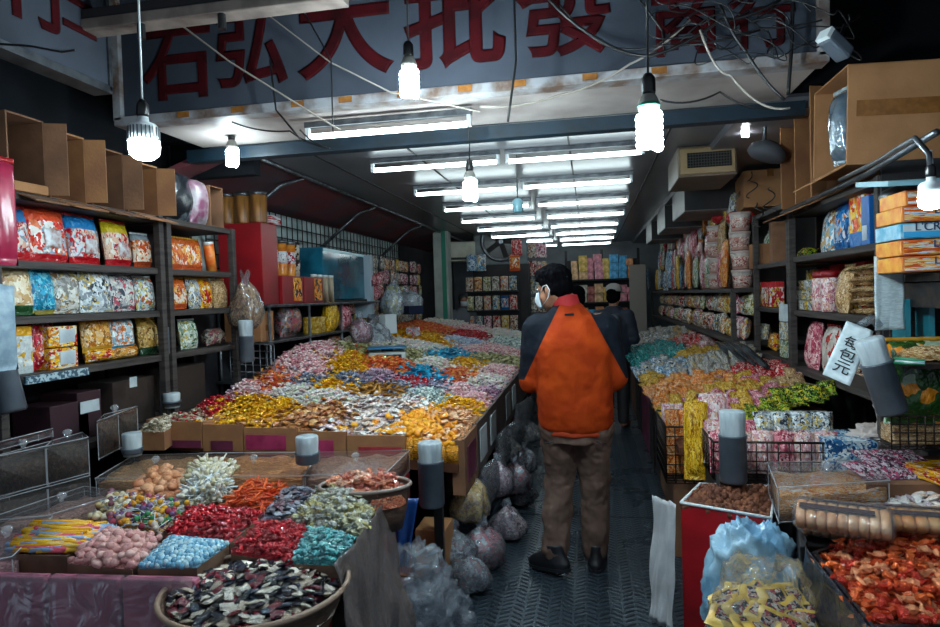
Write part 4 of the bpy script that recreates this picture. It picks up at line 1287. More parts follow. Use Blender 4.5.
def gridpanel(name, label, o, ux, uy, w, h, s, r, m, cat='wire grid', parent=None):
    """welded wire grid in the plane of ux, uy from corner o"""
    b = MB(); o = Vector(o); ux = Vector(ux); uy = Vector(uy)
    n = int(w / s)
    for i in range(n + 1): b.tube([o + ux * (w * i / n), o + ux * (w * i / n) + uy * h], r, 5)
    n = int(h / s)
    for i in range(n + 1): b.tube([o + uy * (h * i / n), o + uy * (h * i / n) + ux * w], r, 5)
    ob = b.build(name, m, parent, smooth=True)
    if parent is None: tag(ob, label, cat)
    return ob


# palettes
PR = {}
def P_(name, cols, **k):
    PR[name] = print_mat('print_' + name, cols, **k); return PR[name]


P_('redblue', ['#b81420', '#cf9d86', '#c9cfd6', '#a01018', '#7b8794', '#d4c4b8'], scale=7, top='#1f6fa8', bottom='#b01019', zt=.70, zb=.14)
P_('redorange', ['#c8301c', '#d8cfc6', '#8f9cab', '#d86a3a', '#b81a18', '#e3ddd6'], scale=7, top='#cf4a2a', bottom='#a8101a', zt=.74, zb=.14)
P_('redyellow', ['#b81a20', '#cfa58c', '#d9d2c6', '#a8121a', '#8a8f98', '#d9b59c'], scale=7, top='#b8a01e', bottom='#a8101a', zt=.72, zb=.14)
P_('orangesmall', ['#d06a1c', '#d8b89a', '#b8481a', '#e0cdb8'], scale=6, top='#7d868c', bottom='#9a3a16')
P_('beigegreen', ['#cbb08c', '#d8c6a6', '#b8925e', '#e2d8c2', '#8a5a34'], scale=6, top='#c2ad86', bottom='#1f4a26', zb=.18)
P_('cyan', ['#0f7fa6', '#1a9cc2', '#0b5f86', '#6fc3d4', '#12708c'], scale=9, bottom='#8a7a2a', zb=.08)
P_('silver', ['#9a9a98', '#c2c0b8', '#74726e', '#b89a4a', '#d6d4cc', '#84603a'], scale=7)
P_('silver2', ['#a8b4bc', '#cfd6d8', '#7d8890', '#2c3440', '#b8a05a', '#dfe3e4'], scale=7)
P_('silverred', ['#a8a8a8', '#d0d0ce', '#6b6a70', '#b84a5a', '#3a4450', '#c8c2b8'], scale=7)
P_('silverblue', ['#8fa4ac', '#c4d0d4', '#5c7f8c', '#d0c06a', '#b0552a', '#dfe6e6'], scale=7)
P_('crimson', ['#a3122a', '#c2243c', '#d8c0c0', '#8a0e20', '#cf5a2a', '#b01a30'], scale=9, bottom='#a8121f', zb=.12)
P_('goldorange', ['#c98a2a', '#d9a04a', '#e2c89a', '#b86a1e', '#cfa874', '#8a5a1e'], scale=7, top='#c4741a', bottom='#b88a2a', zt=.84)
P_('lightblue', ['#a8c2cc', '#c8d6da', '#d07a3a', '#7fa2b2', '#b8602a', '#dde4e4'], scale=7, bottom='#1f7f9a', zb=.14)
P_('tangold', ['#a8803a', '#bd9650', '#8a6a2a', '#d0b078', '#6b4a1a'], scale=7, top='#9a7430', bottom='#1e3a24', zb=.2)
P_('yellowbag', ['#d99a12', '#e8b01e', '#c47a10', '#d8d0b8', '#b0201a'], scale=6)
P_('orangebag', ['#c8581c', '#d97a34', '#e0d2c2', '#a8401a', '#dca04a'], scale=6, top='#c85a1e', bottom='#b8481a')
P_('greenwhite', ['#7f9a84', '#c2ccc0', '#3f6a4a', '#a8b49a', '#d8dcd2', '#b8a040'], scale=7)
P_('dullmix', ['#5c5148', '#7a6a5a', '#3a3a44', '#8f8478', '#6b2f34'], scale=6)
P_('bluesnack', ['#1f5f9c', '#2a78b8', '#c8ccd2', '#12406e', '#d07a34', '#9fb4c4'], scale=6, top='#1d4e86', bottom='#1a5a96')
P_('skybag', ['#7fb0c8', '#b8d0da', '#c8a878', '#3f7fa4', '#dfe8ec', '#9a6a3a'], scale=6)
P_('yellowblue', ['#e0a012', '#d95a1e', '#e8b82a', '#c8301c', '#d8d0c0'], scale=5, bottom='#1a6ab0', zb=.28)
P_('orangewhite', ['#d9701c', '#e8a23a', '#d8dadc', '#c8541a', '#b9c4cc', '#e0b070'], scale=6)
P_('redcard', ['#b8141c', '#d8cfc8', '#c8a02a', '#a01018'], scale=5, top='#c01a22')
P_('yellowcard', ['#b8901e', '#cfa82e', '#d8d0b4', '#3f6a8a', '#a87a16'], scale=6)
P_('whitecard', ['#c8ccc8', '#dcdcd6', '#8f9aa0', '#c2a03a', '#5c6a74'], scale=6)
P_('pinktub', ['#c8a49c', '#d8bcb0', '#b88478', '#dfd0c6', '#9a4a44'], scale=8, top='#b8b0a8', bottom='#c4988c')
P_('nuts', ['#b08a5c', '#c8a478', '#94703f', '#d8bc94', '#7a5430'], scale=16)
P_('teal', ['#12807f', '#1fa09c', '#0b5a5e', '#7fbdb8', '#0e6a6c'], scale=9)
P_('greenpack', ['#2f4a1a', '#4a6a22', '#8fae2a', '#1c3012', '#d0b82a'], scale=7)
P_('greenorange', ['#24481c', '#2c5420', '#c87a1a', '#1f4018', '#1c3816', '#8fa088'], scale=2.6)
P_('redpack', ['#b01018', '#c81e24', '#d8b8b0', '#8a0c12'], scale=9)
P_('pinkwhite', ['#c88f94', '#dcc0c0', '#b06070', '#e4dad6', '#d0a088'], scale=9)
P_('orangesnack', ['#cf6418', '#e08228', '#b84e12', '#e8a24a', '#d8b890'], scale=11)
P_('whitestick', ['#b8b6b0', '#d4d2ca', '#8d8f92', '#c0a890', '#6a6e74'], scale=14)
P_('goldpack', ['#b8841a', '#d0a030', '#8f6212', '#dcbc60'], scale=10)
P_('bluewhite', ['#2f6a9c', '#8fb4cc', '#c8d6dc', '#1c4a78', '#dfe6e8'], scale=9)
P_('pinkpack', ['#b0485c', '#cf7a86', '#e0b4b4', '#8d2c40'], scale=9)
MIX = [['#b8484c', '#d8c8b4', '#c89a3a', '#7a8f9c'], ['#c8b09a', '#a8542a', '#d8d2c6', '#4a3a34'], ['#3f7a9c', '#c8ccca', '#b89a4a', '#243a4c'],
       ['#c87a2a', '#d8b078', '#8a3a1e', '#dcd2c0'], ['#a83a5c', '#d8a4ac', '#e0d4d0', '#5c2a3c'], ['#5c7a4a', '#c0bc8a', '#d8d4c4', '#8a6a2a'],
       ['#b01c22', '#d89a8a', '#d8d0c8', '#6a1216'], ['#8f8478', '#c4bcae', '#5c5248', '#dcd6cc'], ['#c8a01e', '#dcc064', '#a4601a', '#d8d0b8']]
MW = ['red and cream', 'tan and brown', 'blue and grey', 'orange', 'pink', 'green and beige', 'bright red', 'dull silver', 'yellow']
MIXM = [P_('mix%d' % i, c, scale=7) for i, c in enumerate(MIX)]
SEALS = {k: mat('seal_' + k, c, .3) for k, c in (('red', '#8d0e16'), ('silver', '#9aa2a6'), ('gold', '#a8781e'), ('blue', '#155a86'), ('brown', '#6a4a26'))}

# ------------------------------------------------------------------ left rack
LV = [2.06, 1.755, 1.505, 1.245, .86]
rack('snack_rack', 'dark wooden rack along the left side with three shelves of snack bags', -2.48, -2.92, 1.75, 3.37, LV, 2.06, (2.30, 3.37))
rack('snack_rack', 'narrower dark rack between the left snack rack and the red cartons', -2.48, -2.92, 3.44, 4.15, LV, 2.06, (3.44, 4.15))


def left_bag(px, lev, w, h, m, label, seal, t=.09, bay=1, dz=0, dx=0, lean=-.12, patch=None, rzj=None):
    y = at(px, 280, X=-2.56).y
    return snack_bag((-2.57 + dx, y, LV[lev] + .004 + dz), PI / 2 + (rnd.uniform(-.12, .12) if rzj is None else rzj), w, h, t, m, label, seal, lean=lean, patch=patch)


S_ = SEALS
oval = mat('white_oval_print', '#c2c8cc', .3, col2='#8f4a3a', nscale=30)
left_bag(14, 1, .22, .25, PR['redblue'], 'red snack bag with blue top at the left end of the top shelf', S_['red'])
left_bag(51, 1, .25, .265, PR['redorange'], 'red and orange snack bag second from the left on the top shelf', S_['red'], patch=(oval, (.3, .72, .25, .6)))
left_bag(88, 1, .24, .255, PR['redblue'], 'red snack bag with blue oval in the middle of the top shelf', S_['red'], patch=(oval, (.3, .72, .2, .5)))
left_bag(121, 1, .22, .25, PR['redyellow'], 'red snack bag with yellow oval on the top shelf', S_['red'], patch=(oval, (.3, .72, .2, .5)))
left_bag(145, 1, .14, .20, PR['orangesmall'], 'small orange snack bag beside the post on the top shelf', S_['silver'])
left_bag(15, 2, .20, .235, PR['beigegreen'], 'beige snack bag with green bottom at the left of the middle shelf', S_['brown'])
left_bag(40, 2, .20, .235, PR['cyan'], 'bright blue snack bag on the middle shelf', S_['blue'])
left_bag(66, 2, .18, .22, PR['silver'], 'silver snack bag with a yellow mark beside the bright blue one', S_['silver'])
left_bag(96, 2, .24, .235, PR['silver2'], 'wide silver and white snack bag in the middle of the middle shelf', S_['silver'])
left_bag(123, 2, .19, .21, PR['silverred'], 'silver snack bag with red corner on the middle shelf', S_['silver'])
left_bag(146, 2, .16, .20, PR['silverblue'], 'silver and blue snack bag beside the post on the middle shelf', S_['silver'])
y = at(19, 340, X=-2.5).y
carton((-2.58, y, LV[3]), PI / 2, .17, .13, .215, P_('ywhite', ['#c2c8c6', '#b8bec0', '#d0d4d0', '#c89a2a'], scale=4, top='#c88f12', zt=.80, bottom='#b0b8b8'), 'white carton with yellow top band on the bottom snack shelf', cat='carton')
left_bag(41, 3, .17, .225, PR['crimson'], 'crimson snack bag between white carton and yellow boxes', S_['red'], lean=-.05)
y = at(64, 340, X=-2.5).y
for i in range(2):
    carton((-2.57, y, LV[3] + i * .105), PI / 2 + .05, .18, .13, .1, PR['yellowbag'], 'yellow snack box with white panel, %s of the pair on the bottom snack shelf' % ['lower', 'upper'][i], cat='carton', panel=(M_['paper'], (.35, .9, .2, .85)))
left_bag(96, 3, .20, .19, PR['goldorange'], 'gold and orange snack bag standing on a yellow one', S_['gold'], dz=.05)
left_bag(97, 3, .2, .07, PR['yellowbag'], 'flat yellow snack bag beneath the gold and orange one', S_['gold'], t=.10, lean=0)
left_bag(121, 3, .18, .19, PR['lightblue'], 'light blue snack bag with orange print on the bottom snack shelf', S_['blue'], dz=.045)
left_bag(122, 3, .18, .07, PR['goldorange'], 'flat yellow snack bag beneath the light blue one', S_['gold'], t=.10, lean=0)
left_bag(148, 3, .17, .215, PR['tangold'], 'tan and green snack bag beside the post on the bottom snack shelf', S_['gold'])
# narrow bay
for i, (px, w) in enumerate(((178, .13), (188, .13), (198, .12))):
    left_bag(px, 1, w, .21, PR['orangebag'], 'orange and white snack bag, %s from the left on the narrow rack top shelf' % ORD[i], S_['gold'], t=.07)
y = at(211, 250, X=-2.55).y
t = thing('snack_tube', 'orange snack tube leaning at the right end of the narrow rack top shelf', 'tube', (-2.55, y, LV[1] + .006), 0, rot=(.18, 0, 0))
MB().lathe([(.035, 0), (.035, .19)], n=16).build('tube_body', mat('orange_tube', '#d0541a', .35, col2='#d98a3a', nscale=20), t, smooth=True)
MB().lathe([(.036, .185), (.036, .2), (.02, .204)], n=16).build('tube_cap', M_['white'], t, smooth=True)
for px, w, mm, lab in ((179, .17, 'orangebag', 'orange snack bag at the left of the narrow rack middle shelf'), (195, .13, 'silver2', 'white snack bag on the narrow rack middle shelf'),
                       (206, .15, 'yellowbag', 'yellow snack bag on the narrow rack middle shelf'), (221, .16, 'nuts', 'tan snack bag at the right of the narrow rack middle shelf')):
    left_bag(px, 2, w, .20, PR[mm], lab, S_['gold'], t=.08)
left_bag(188, 3, .17, .19, PR['greenwhite'], 'green and white snack bag on the narrow rack bottom shelf', S_['silver'])
left_bag(212, 3, .2, .12, PR['dullmix'], 'low dull brown bag on the narrow rack bottom shelf', None, t=.13, lean=0)
carton((-2.50, at(168, 330, X=-2.5).y, LV[3]), PI / 2, .06, .05, .16, mat('grey_meter', '#5a6068', .5), 'grey meter box at the left end of the narrow rack bottom shelf', cat='box')
# price cards and the blue checked edging
p = at(133, 382, X=-2.47)
tag(MB().box((-2.469, p.y, p.z), (.004, .055, .055)).build('price_card', M_['paper']), 'white price card hanging below the snack shelves', 'card')
p = at(56, 372, X=-2.46)
tag(MB().box((-2.45, p.y, 1.222), (.012, .36, .035)).build('edging_strip', mat('checked_strip', '#9fb4bc', .5, col2='#2c4a5c', nscale=60, nlo=.48, nhi=.52)), 'blue and white checked strip on the edge of the bottom snack shelf', 'strip')
M_['dimmaroon'] = mat('shaded_maroon', '#33141f', .6, col2='#241016', nscale=6); M_['dimcard'] = mat('shaded_cardboard', '#2e1f18', .85, col2='#211610', nscale=6)  # darkened copies: the shade under the snack shelves is put into the colour
# lower part of the rack: boxes in the dark
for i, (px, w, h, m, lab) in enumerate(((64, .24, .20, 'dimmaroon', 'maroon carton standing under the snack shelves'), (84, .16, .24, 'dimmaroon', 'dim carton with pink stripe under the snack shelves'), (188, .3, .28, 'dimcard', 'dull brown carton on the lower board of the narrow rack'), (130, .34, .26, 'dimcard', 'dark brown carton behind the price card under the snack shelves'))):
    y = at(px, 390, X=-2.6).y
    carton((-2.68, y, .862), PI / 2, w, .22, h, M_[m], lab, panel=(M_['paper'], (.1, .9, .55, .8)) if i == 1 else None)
# cartons on top of the left rack
for i, (a, c, h, lab) in enumerate(((2, 42, .36, 'open cardboard carton at the left end of the rack top'), (44, 82, .34, 'open cardboard carton second from the left on the rack top'), (86, 120, .32, 'open cardboard carton third on the rack top'), (122, 154, .30, 'open cardboard carton right of the big LED bulb on the rack top'))):
    ya = at(a, 190, X=-2.55).y; yb = at(c, 190, X=-2.55).y
    open_carton((-2.70, (ya + yb) / 2, LV[0] + .002), PI / 2, yb - ya - .01, .36, h, M_['card'] if i % 2 else M_['card2'], lab)
p = at(28, 186, X=-2.5)
tag(MB().box((-2.52, p.y, LV[0] + .03), (.05, .22, .045)).build('paper_bundle', M_['cardpale'], bevel=.006), 'pale flat parcel at the front of the leftmost open carton', 'parcel')
# bagged things on the narrow rack top
snack_bag((-2.6, at(173, 200, X=-2.6).y, LV[0] + .002), PI / 2, .34, .33, .16, mat('black_goods_in_plastic', '#15181d', .25, col2='#7d8a92', nscale=9, nlo=.55, nhi=.75), 'clear bag of black items on top of the narrow rack', None, cat='bag', name='bag')
snack_bag((-2.55, at(190, 200, X=-2.6).y, LV[0] + .002), PI / 2, .18, .30, .12, mat('purple_goods', '#6b3550', .3, col2='#a8a4a8', nscale=10), 'clear bag with purple print on top of the narrow rack', None, cat='bag', name='bag')
open_carton((-2.66, at(203, 200, X=-2.6).y + .02, LV[0] + .002), PI / 2, .16, .3, .28, M_['card2'], 'tall cardboard carton at the right end of the narrow rack top', flaps=False)
# hanging items at the left edge
p = at(3, 215, X=-2.3)
snack_bag((p.x, p.y, p.z - .20), PI / 2, .12, .42, .05, mat('magenta_bag', '#7d0f30', .25, col2='#9a2f48', nscale=8), 'magenta bag hanging at the left edge before the snack rack', S_['red'], cat='bag', name='hanging_bag')
p = at(2, 330, X=-2.25)
snack_bag((p.x, p.y, p.z - .16), PI / 2, .13, .34, .04, mat('white_bags', '#6f8696', .4, col2='#8ea2ae', nscale=20, bump=.4), 'bundle of white plastic bags hanging at the left edge', None, cat='bag', name='bag_bundle')


def bag_dispenser(p, h, r, label, top=.09, tilt=(0, 0), stand=0):
    """plastic pipe with a roll of thin white bags sticking out of it"""
    t = thing('bag_holder', label, 'bag holder', p, 0, rot=(tilt[0], tilt[1], 0))
    MB().lathe([(r * .9, 0), (r, .01), (r, h - .012), (r * 1.04, h - .008), (r * 1.04, h), (r * .93, h), (r * .93, h - .03)], n=24).build('pipe', M_['tubegrey'], t, smooth=True)
    MB().lathe([(r * .86, h - .04), (r * .9, h), (r * .94, h + top * .6), (r * .95, h + top), (r * .86, h + top + .006), (r * .4, h + top + .004)], n=24).build('bag_roll', mat('white_bag_roll', '#8f9ba2', .5, col2='#b4bec2', nscale=16, bump=.2, bscale=20, stretch=(2, 2, .4)) if 'white_bag_roll' not in bpy.data.materials else bpy.data.materials['white_bag_roll'], t, smooth=True)
    if stand:
        MB().box((r * .2, r + .02, -stand / 2 + h * .4), (.045, .03, stand + h * .8)).build('stand', M_['black'], t)
    return t


p = at(432, 506, Y=3.02); bag_dispenser((p.x, 3.02, p.z), .225, .063, 'grey pipe holding white bags on a black post at the aisle corner of the long table', .085, stand=p.z)
p = at(308, 520, Y=2.72); bag_dispenser((p.x, 2.74, .70 + .088), .05, .055, 'short holder of white bags standing on the acrylic boxes', .07)
p = at(133, 462, Y=2.85); bag_dispenser((p.x, p.y, .79), .03, .05, 'small white bag roll left of the cardboard trays', .07)
p = at(172, 404, Y=3.36); bag_dispenser((p.x, p.y, p.z), .02, .05, 'small white box of bags on the pole by the narrow rack', .04)
p = at(247, 362, Y=4.0); bag_dispenser((p.x, p.y, p.z), .18, .05, 'grey pipe with white bags hanging on the wire grid by the red cartons', .10)
p = at(14, 412, Y=2.25); bag_dispenser((p.x, p.y, p.z), .18, .05, 'grey pipe with white bags at the left edge below the snack shelves', .07, tilt=(0, -.25))
MB()
# thin pole in the narrow bay and grid panel
tag(MB().cyl((at(162, 400, Y=3.42).x, 3.40, .62), (at(160, 300, Y=3.42).x, 3.40, 1.22), .012).build('pole', M_['steel'], smooth=True), 'thin steel pole below the narrow rack', 'pole')
p = at(232, 400, Y=4.12); q = at(276, 400, Y=4.35)
gridpanel('wire_grid', 'dark wire grid standing behind the pink candy heap', (p.x, p.y, .8), (q - p).normalized(), (0, 0, 1), (q - p).length, .46, .05, .004, M_['steel'])
p = at(246, 302, Y=4.15)
sack((p.x, p.y, p.z - .20), .40, .115, P_('darknuts', ['#6b4426', '#8a5e36', '#4a2c16', '#a67c4e'], scale=16), 'clear bag of brown nuts hanging left of the red cartons')

# ------------------------------------------------------------------ red cartons and wire shelf on the left
XR = -2.42
def yl(px, x=XR): return at(px, 280, X=x).y
def zl(px, py, x=XR): return at(px, py, X=x).z


y0, y1, y2 = yl(264), yl(281), yl(338)
zs = zl(285, 304)
t = thing('metal_shelf', 'metal shelf unit carrying the red cartons, behind the candy heaps', 'shelving', (0, 0, 0))
for y in (y0 + .02, (y0 + y2) / 2, y2, yl(385)):
    for x in (XR + .02, XR - .40):
        MB().cyl((x, y, .4), (x, y, zs), .012, 8).build('post', M_['steel'], t, smooth=True)
for z in (zs, zl(290, 338), zl(300, 372)):
    MB().box((XR - .19, (y0 + yl(385)) / 2, z - .012), (.44, yl(385) - y0 + .05, .02)).build('shelf_board', M_['steel'], t, bevel=.003)
hB = zl(290, 276) - zs; hA = zl(262, 222) - zs
carton((XR - .19, (y0 + yl(280)) / 2, zs), PI / 2, yl(280) - y0 - .01, .36, hA, M_['red'], 'tall red carton at the left end of the metal shelf')
for i, (a, c) in enumerate(((281, 302), (303, 322))):
    ya, yb = yl(a), yl(c)
    carton((XR - .16, (ya + yb) / 2, zs), PI / 2, yb - ya - .01, .34, hB, M_['red'], 'red carton with orange picture, %s of the pair on the metal shelf' % ['left', 'right'][i], panel=(P_('redpic%d' % i, ['#d8701c', '#e08f2a', '#3a1a12', '#e0a040'], scale=4), (.5, .92, .1, .95)))
p = at(263, 226, X=XR + .05)
carton((XR - .10, y0 + .23, zs + hA + .001), PI / 2, .16, .2, .07, P_('redwhite', ['#b8141c', '#c8ccd0', '#a01018'], scale=3, stretch=(.2, .2, 3)), 'small red and white carton on top of the tall red carton')
# straw jars
straw = mat('straw_bundle', '#4f2d10', .5, col2='#8a5c28', nscale=40, stretch=(1, 1, .06))
for i in range(3):
    t = thing('straw_jar', 'tall jar of brown pretzel sticks, %s from the left on top of the tall red carton' % ORD[i], 'jar', (XR - .32 + .13 * i, y0 + .07, zs + hA + .002))
    MB().lathe([(.062, 0), (.064, .01), (.064, .21)], n=18).build('sticks', straw, t, smooth=True)
    MB().lathe([(.066, .21), (.066, .235), (.03, .24)], n=18).build('lid', M_['steel'], t, smooth=True)
for i in range(4):
    y = yl(274 + i * 8.5)
    t = thing('snack_jar', 'jar of orange crackers with white label, %s from the left on the red cartons' % ORD[i], 'jar', (XR - .08, y, zs + hB + .002))
    hj = zl(290, 240) - zs - hB
    MB().lathe([(.045, 0), (.047, .01), (.047, hj - .03)], n=16).build('jar_body', mat('cracker_jar', '#b8641c', .25, col2='#d08a3a', nscale=20) if i == 0 else bpy.data.materials['cracker_jar'], t, smooth=True)
    MB().lathe([(.048, hj - .03), (.048, hj), (.02, hj + .003)], n=16).build('lid', M_['steel'], t, smooth=True)
    MB().lathe([(.0478, hj * .35), (.0478, hj * .68)], n=16).build('jar_label', P_('jarlabel', ['#c8ccd0', '#a81c3a', '#d0d4d6', '#c8ccd0'], scale=3) if i == 0 else PR['jarlabel'], t, smooth=True)
for i in range(2):
    y = yl(309)
    t = thing('snack_tub', 'white tub with brown printed face, %s of the two beside the jars' % ['lower', 'upper'][i], 'tub', (XR - .15, y, zs + hB + .002 + i * .155), PI / 2)
    MB().lathe([(.06, 0), (.068, .12), (.066, .13)], n=20).build('tub_body', P_('tubface%d' % i, ['#c8c0b0', '#3a2420', '#d4ccbc', '#c0b4a0'], scale=3), t, smooth=True)
    MB().lathe([(.069, .128), (.069, .15), (.03, .152)], n=20).build('lid', mat('dark_brown_lid%d' % i, '#2a1a18', .4), t, smooth=True)
for i in range(4):
    y = yl(318 + i * 5.5)
    t = thing('stick_jar', 'narrow jar of dark and cream sticks, %s from the left beside the red cartons' % ORD[i], 'jar', (XR - .04, y, zs + .002))
    hj = zl(325, 275) - zs
    MB().lathe([(.026, 0), (.027, hj - .02)], n=12).build('jar_body', mat('cream_stick_jar', '#c8b89c', .3, col2='#4a2a1e', nscale=9, stretch=(1, 1, .2)) if i == 0 else bpy.data.materials['cream_stick_jar'], t, smooth=True)
    MB().lathe([(.028, hj - .02), (.028, hj), (.01, hj + .002)], n=12).build('lid', M_['white'], t, smooth=True)
# second row of the metal shelf
zb = zl(290, 338); zc2 = zl(300, 372)
carton((XR - .17, yl(268), zb), PI / 2, .2, .3, zs - zb - .05, M_['card'], 'brown carton with dark print on the middle board of the metal shelf', panel=(M_['tape'], (.35, .8, .35, .55)))
snack_bag((XR - .1, yl(297), zb), PI / 2, .3, .27, .2, P_('clearmix', ['#3a3436', '#5c5256', '#8a5a3a', '#70686c', '#8d4650'], scale=8), 'clear bag of dark sweets on the middle board of the metal shelf', None, name='bag', cat='bag')
carton((XR - .1, yl(323), zb), PI / 2, .14, .16, .15, P_('yellowbx', ['#c8a040', '#d8b868', '#b08428'], scale=4), 'small yellow box between dark sweets and yellow bag', cat='carton')
snack_bag((XR - .06, yl(335), zb), PI / 2, .22, .30, .14, P_('bagyellow', ['#d9a012', '#e8b41e', '#b07a0c', '#ecc848', '#8a5a0c'], scale=14), 'bright yellow bag of sweets on the metal shelf', S_['gold'], name='bag', cat='bag')
snack_bag((XR - .08, yl(350), zb), PI / 2, .2, .26, .14, PR['pinkpack'], 'pink bag of sweets right of the bright yellow bag', None, name='bag', cat='bag')
snack_bag((XR - .06, yl(338), zc2), PI / 2, .34, .26, .2, P_('clearorange', ['#5a4a48', '#7a6660', '#b8602a', '#8a7670', '#3a3030'], scale=8), 'clear bag with orange sweets on the lower board of the metal shelf', None, name='bag', cat='bag')
snack_bag((XR - .06, yl(362), zc2), PI / 2, .2, .24, .16, PR['dullmix'], 'dull brown bag right of the orange one on the lower board', None, name='bag', cat='bag')
for i, (px, w, h) in enumerate(((286, .12, .16), (300, .14, .13), (314, .14, .12))):
    snack_bag((XR + .02, yl(px), zc2), PI / 2, w, h, .1, [MIXM[7], PR['silver2'], PR['whitestick']][i], 'grey bundle of wrapping, %s from the left on the lower board of the metal shelf' % ORD[i], None, name='bundle', cat='bundle')
# blue glass case and pink packs
ya, yb = yl(331), yl(372)
zt_, zb_ = zl(350, 250), zl(350, 299)
t = thing('glass_case', 'dark blue glass case with lit top edge behind the shelf', 'glass case', (XR - .2, (ya + yb) / 2, zb_), PI / 2)
MB().box((0, 0, (zt_ - zb_) / 2), (yb - ya, .25, zt_ - zb_)).build('case_body', mat('dark_blue_glass', '#0f3f52', .1, col2='#1f6f88', nscale=3), t, bevel=.008)
MB().box((0, -.127, (zt_ - zb_) * .95), (yb - ya - .02, .004, .03)).build('top_strip', mat('pale_strip', '#8fc2c8', .3), t)
MB().box((0, 0, -.02), (yb - ya + .05, .3, .03)).build('base', M_['dark'], t)
carton((XR - .1, yl(372), zl(370, 318)), PI / 2, .10, .2, zl(370, 255) - zl(370, 318), mat('bluegrey_carton', '#9fb0bc', .5), 'tall pale blue carton at the right of the glass case', panel=(M_['ink'], (.3, .7, .5, .6)))
for i in range(6):
    snack_bag((XR - .05 + (i % 2) * .03, yl(374 + (i % 3) * 3.4), zl(378, 300) + .09 * (i // 3) * 1.7 + (i % 3) * .01), PI / 2, .15, .15, .08, PR['pinkpack' if i != 4 else 'redpack'], 'pink pack beside the pale blue carton, %s of the stacked ones from the left, %s row' % (ORD[i % 3], ['lower', 'upper'][i // 3]), S_['red'], name='snack_pack', cat='snack pack')
# white wall grid behind, lit
M_['greywall'] = mat('pale_wall_panel', '#b4c6c6', .5, col2='#84989a', nscale=4)
o = MB().box((-2.90, 6.9, 2.03), (.02, 5.2, .70)).build('panel_board', M_['greywall'])
tag(o, 'pale board on the left wall behind the wire grid', 'board')
gridpanel('wire_grid', 'long black wire grid in front of the pale board on the left wall', (-2.84, 4.4, 1.70), (0, 1, 0), (0, 0, 1), 5.0, .66, .11, .006, M_['iron'])
o = MB().box((-2.86, 7.0, 1.2), (.02, 5.6, .85)).build('panel_board', M_['wall']); tag(o, 'dark board on the left wall below the wire grid', 'board')
# struts under the slanted ceiling
for i, (a, c) in enumerate(((4.75, .25), (6.6, .25), (8.6, .2))):
    tag(MB().tube([(-2.36, a + .35, 2.58), (-2.5, a + .2, 2.5), (-2.9, a, 2.1)], .018, 8).build('strut', M_['steel'], smooth=True), 'grey pipe strut under the slanted ceiling, %s from the entrance' % ORD[i], 'strut')
tag(MB().cyl((-2.34, 4.05, 2.585), (-2.34, 13.5, 2.585), .016).build('pipe', M_['steel'], smooth=True), 'long grey pipe along the left edge of the ceiling', 'pipe')

# goods hung on the left wall, deeper in
def pack_field(x, ylist, zlist, w, h, label, name='snack_pack', cat='snack pack', face=PI / 2, jit_=.02, mats=None, words_=None):
    n = 0
    for i, z in enumerate(zlist):
        for j, y in enumerate(ylist):
            k = rnd.randrange(len(MIXM)) if mats is None else (mats[(i * 3 + j) % len(mats)])
            m = MIXM[k] if isinstance(k, int) else PR[k]
            wd = MW[k] if isinstance(k, int) else (words_ or 'printed')
            snack_bag((x + rnd.uniform(-.01, .02), y + rnd.uniform(-jit_, jit_), z), face + rnd.uniform(-.1, .1), w * rnd.uniform(.85, 1.1), h * rnd.uniform(.85, 1.08), .05, m,
                      label % (wd, ORD[j], ['lowest', 'second', 'third', 'fourth', 'fifth', 'top'][min(i, 5)]), None, name=name, cat=cat)
            n += 1


pack_field(-2.62, [6.7 + .23 * i for i in range(14)], [1.20, 1.38, 1.56, 1.74, 1.92], .18, .17, '%s pack hung left of the pillar, %s from left, %s row')
# cluster of clear bags behind the weighing scale
for i, (px, py, h, r, lab) in enumerate(((374, 338, .40, .20, 'big clear plastic bag of pale goods left of the scale'), (392, 300, .46, .13, 'tall clear bag standing above the scale'), (410, 300, .30, .16, 'white plastic bag beside the pillar end of the shelf'), (360, 330, .3, .12, 'small clear bag of pink goods beside the bright yellow bag'))):
    p = at(px, py, X=-2.2)
    sack((p.x, p.y, p.z - h * .45), h, r, P_('sackfill%d' % i, [['#8f989c', '#b4babc', '#5a6064', '#c4c8c6', '#a89aa0'], ['#b0b4a0', '#c8ccc0', '#a8a03a', '#7a8488', '#d8dcdc'], ['#b8c0c4', '#d0d6d8', '#98a2a8', '#c4ccd0'], ['#a85c6c', '#c88f98', '#8d4a58', '#d8bcc0']][i], scale=7), lab, name='bag', sd=i, film_=M_['haze'])
p = at(383, 362, X=-1.95)
ps = hit(383, 361, SL)
t = thing('weighing_scale', 'white electronic scale with blue tray among the candy heaps', 'scale', (ps.x, ps.y + .12, ps.z - .02), .35)
b = MB(); b.add([(-.16, -.12, 0), (.16, -.12, 0), (.16, .12, 0), (-.16, .12, 0), (-.16, -.08, .09), (.16, -.08, .09), (.16, .12, .10), (-.16, .12, .10)], [(3, 2, 1, 0), (4, 5, 6, 7), (0, 1, 5, 4), (1, 2, 6, 5), (2, 3, 7, 6), (3, 0, 4, 7)])
b.build('scale_body', mat('scale_white', '#9aa09c', .45), t, bevel=.006)
MB().box((0, .02, .125), (.34, .24, .015)).build('weighing_tray', mat('scale_blue', '#1f6f9c', .35), t, bevel=.006)
MB().box((0, .02, .108), (.1, .1, .03)).build('tray_support', M_['dark'], t)
d_ = MB().box((0, -.104, .05), (.24, .004, .04)).build('display', M_['ink'], t); d_.rotation_euler = (-.0, 0, 0)
d2 = MB().box((-.04, -.108, .05), (.05, .003, .022)).build('digit_panel', glow('green_digits', (.1, .8, .3), 1.5), t)
p = at(413, 338, X=-2.0)
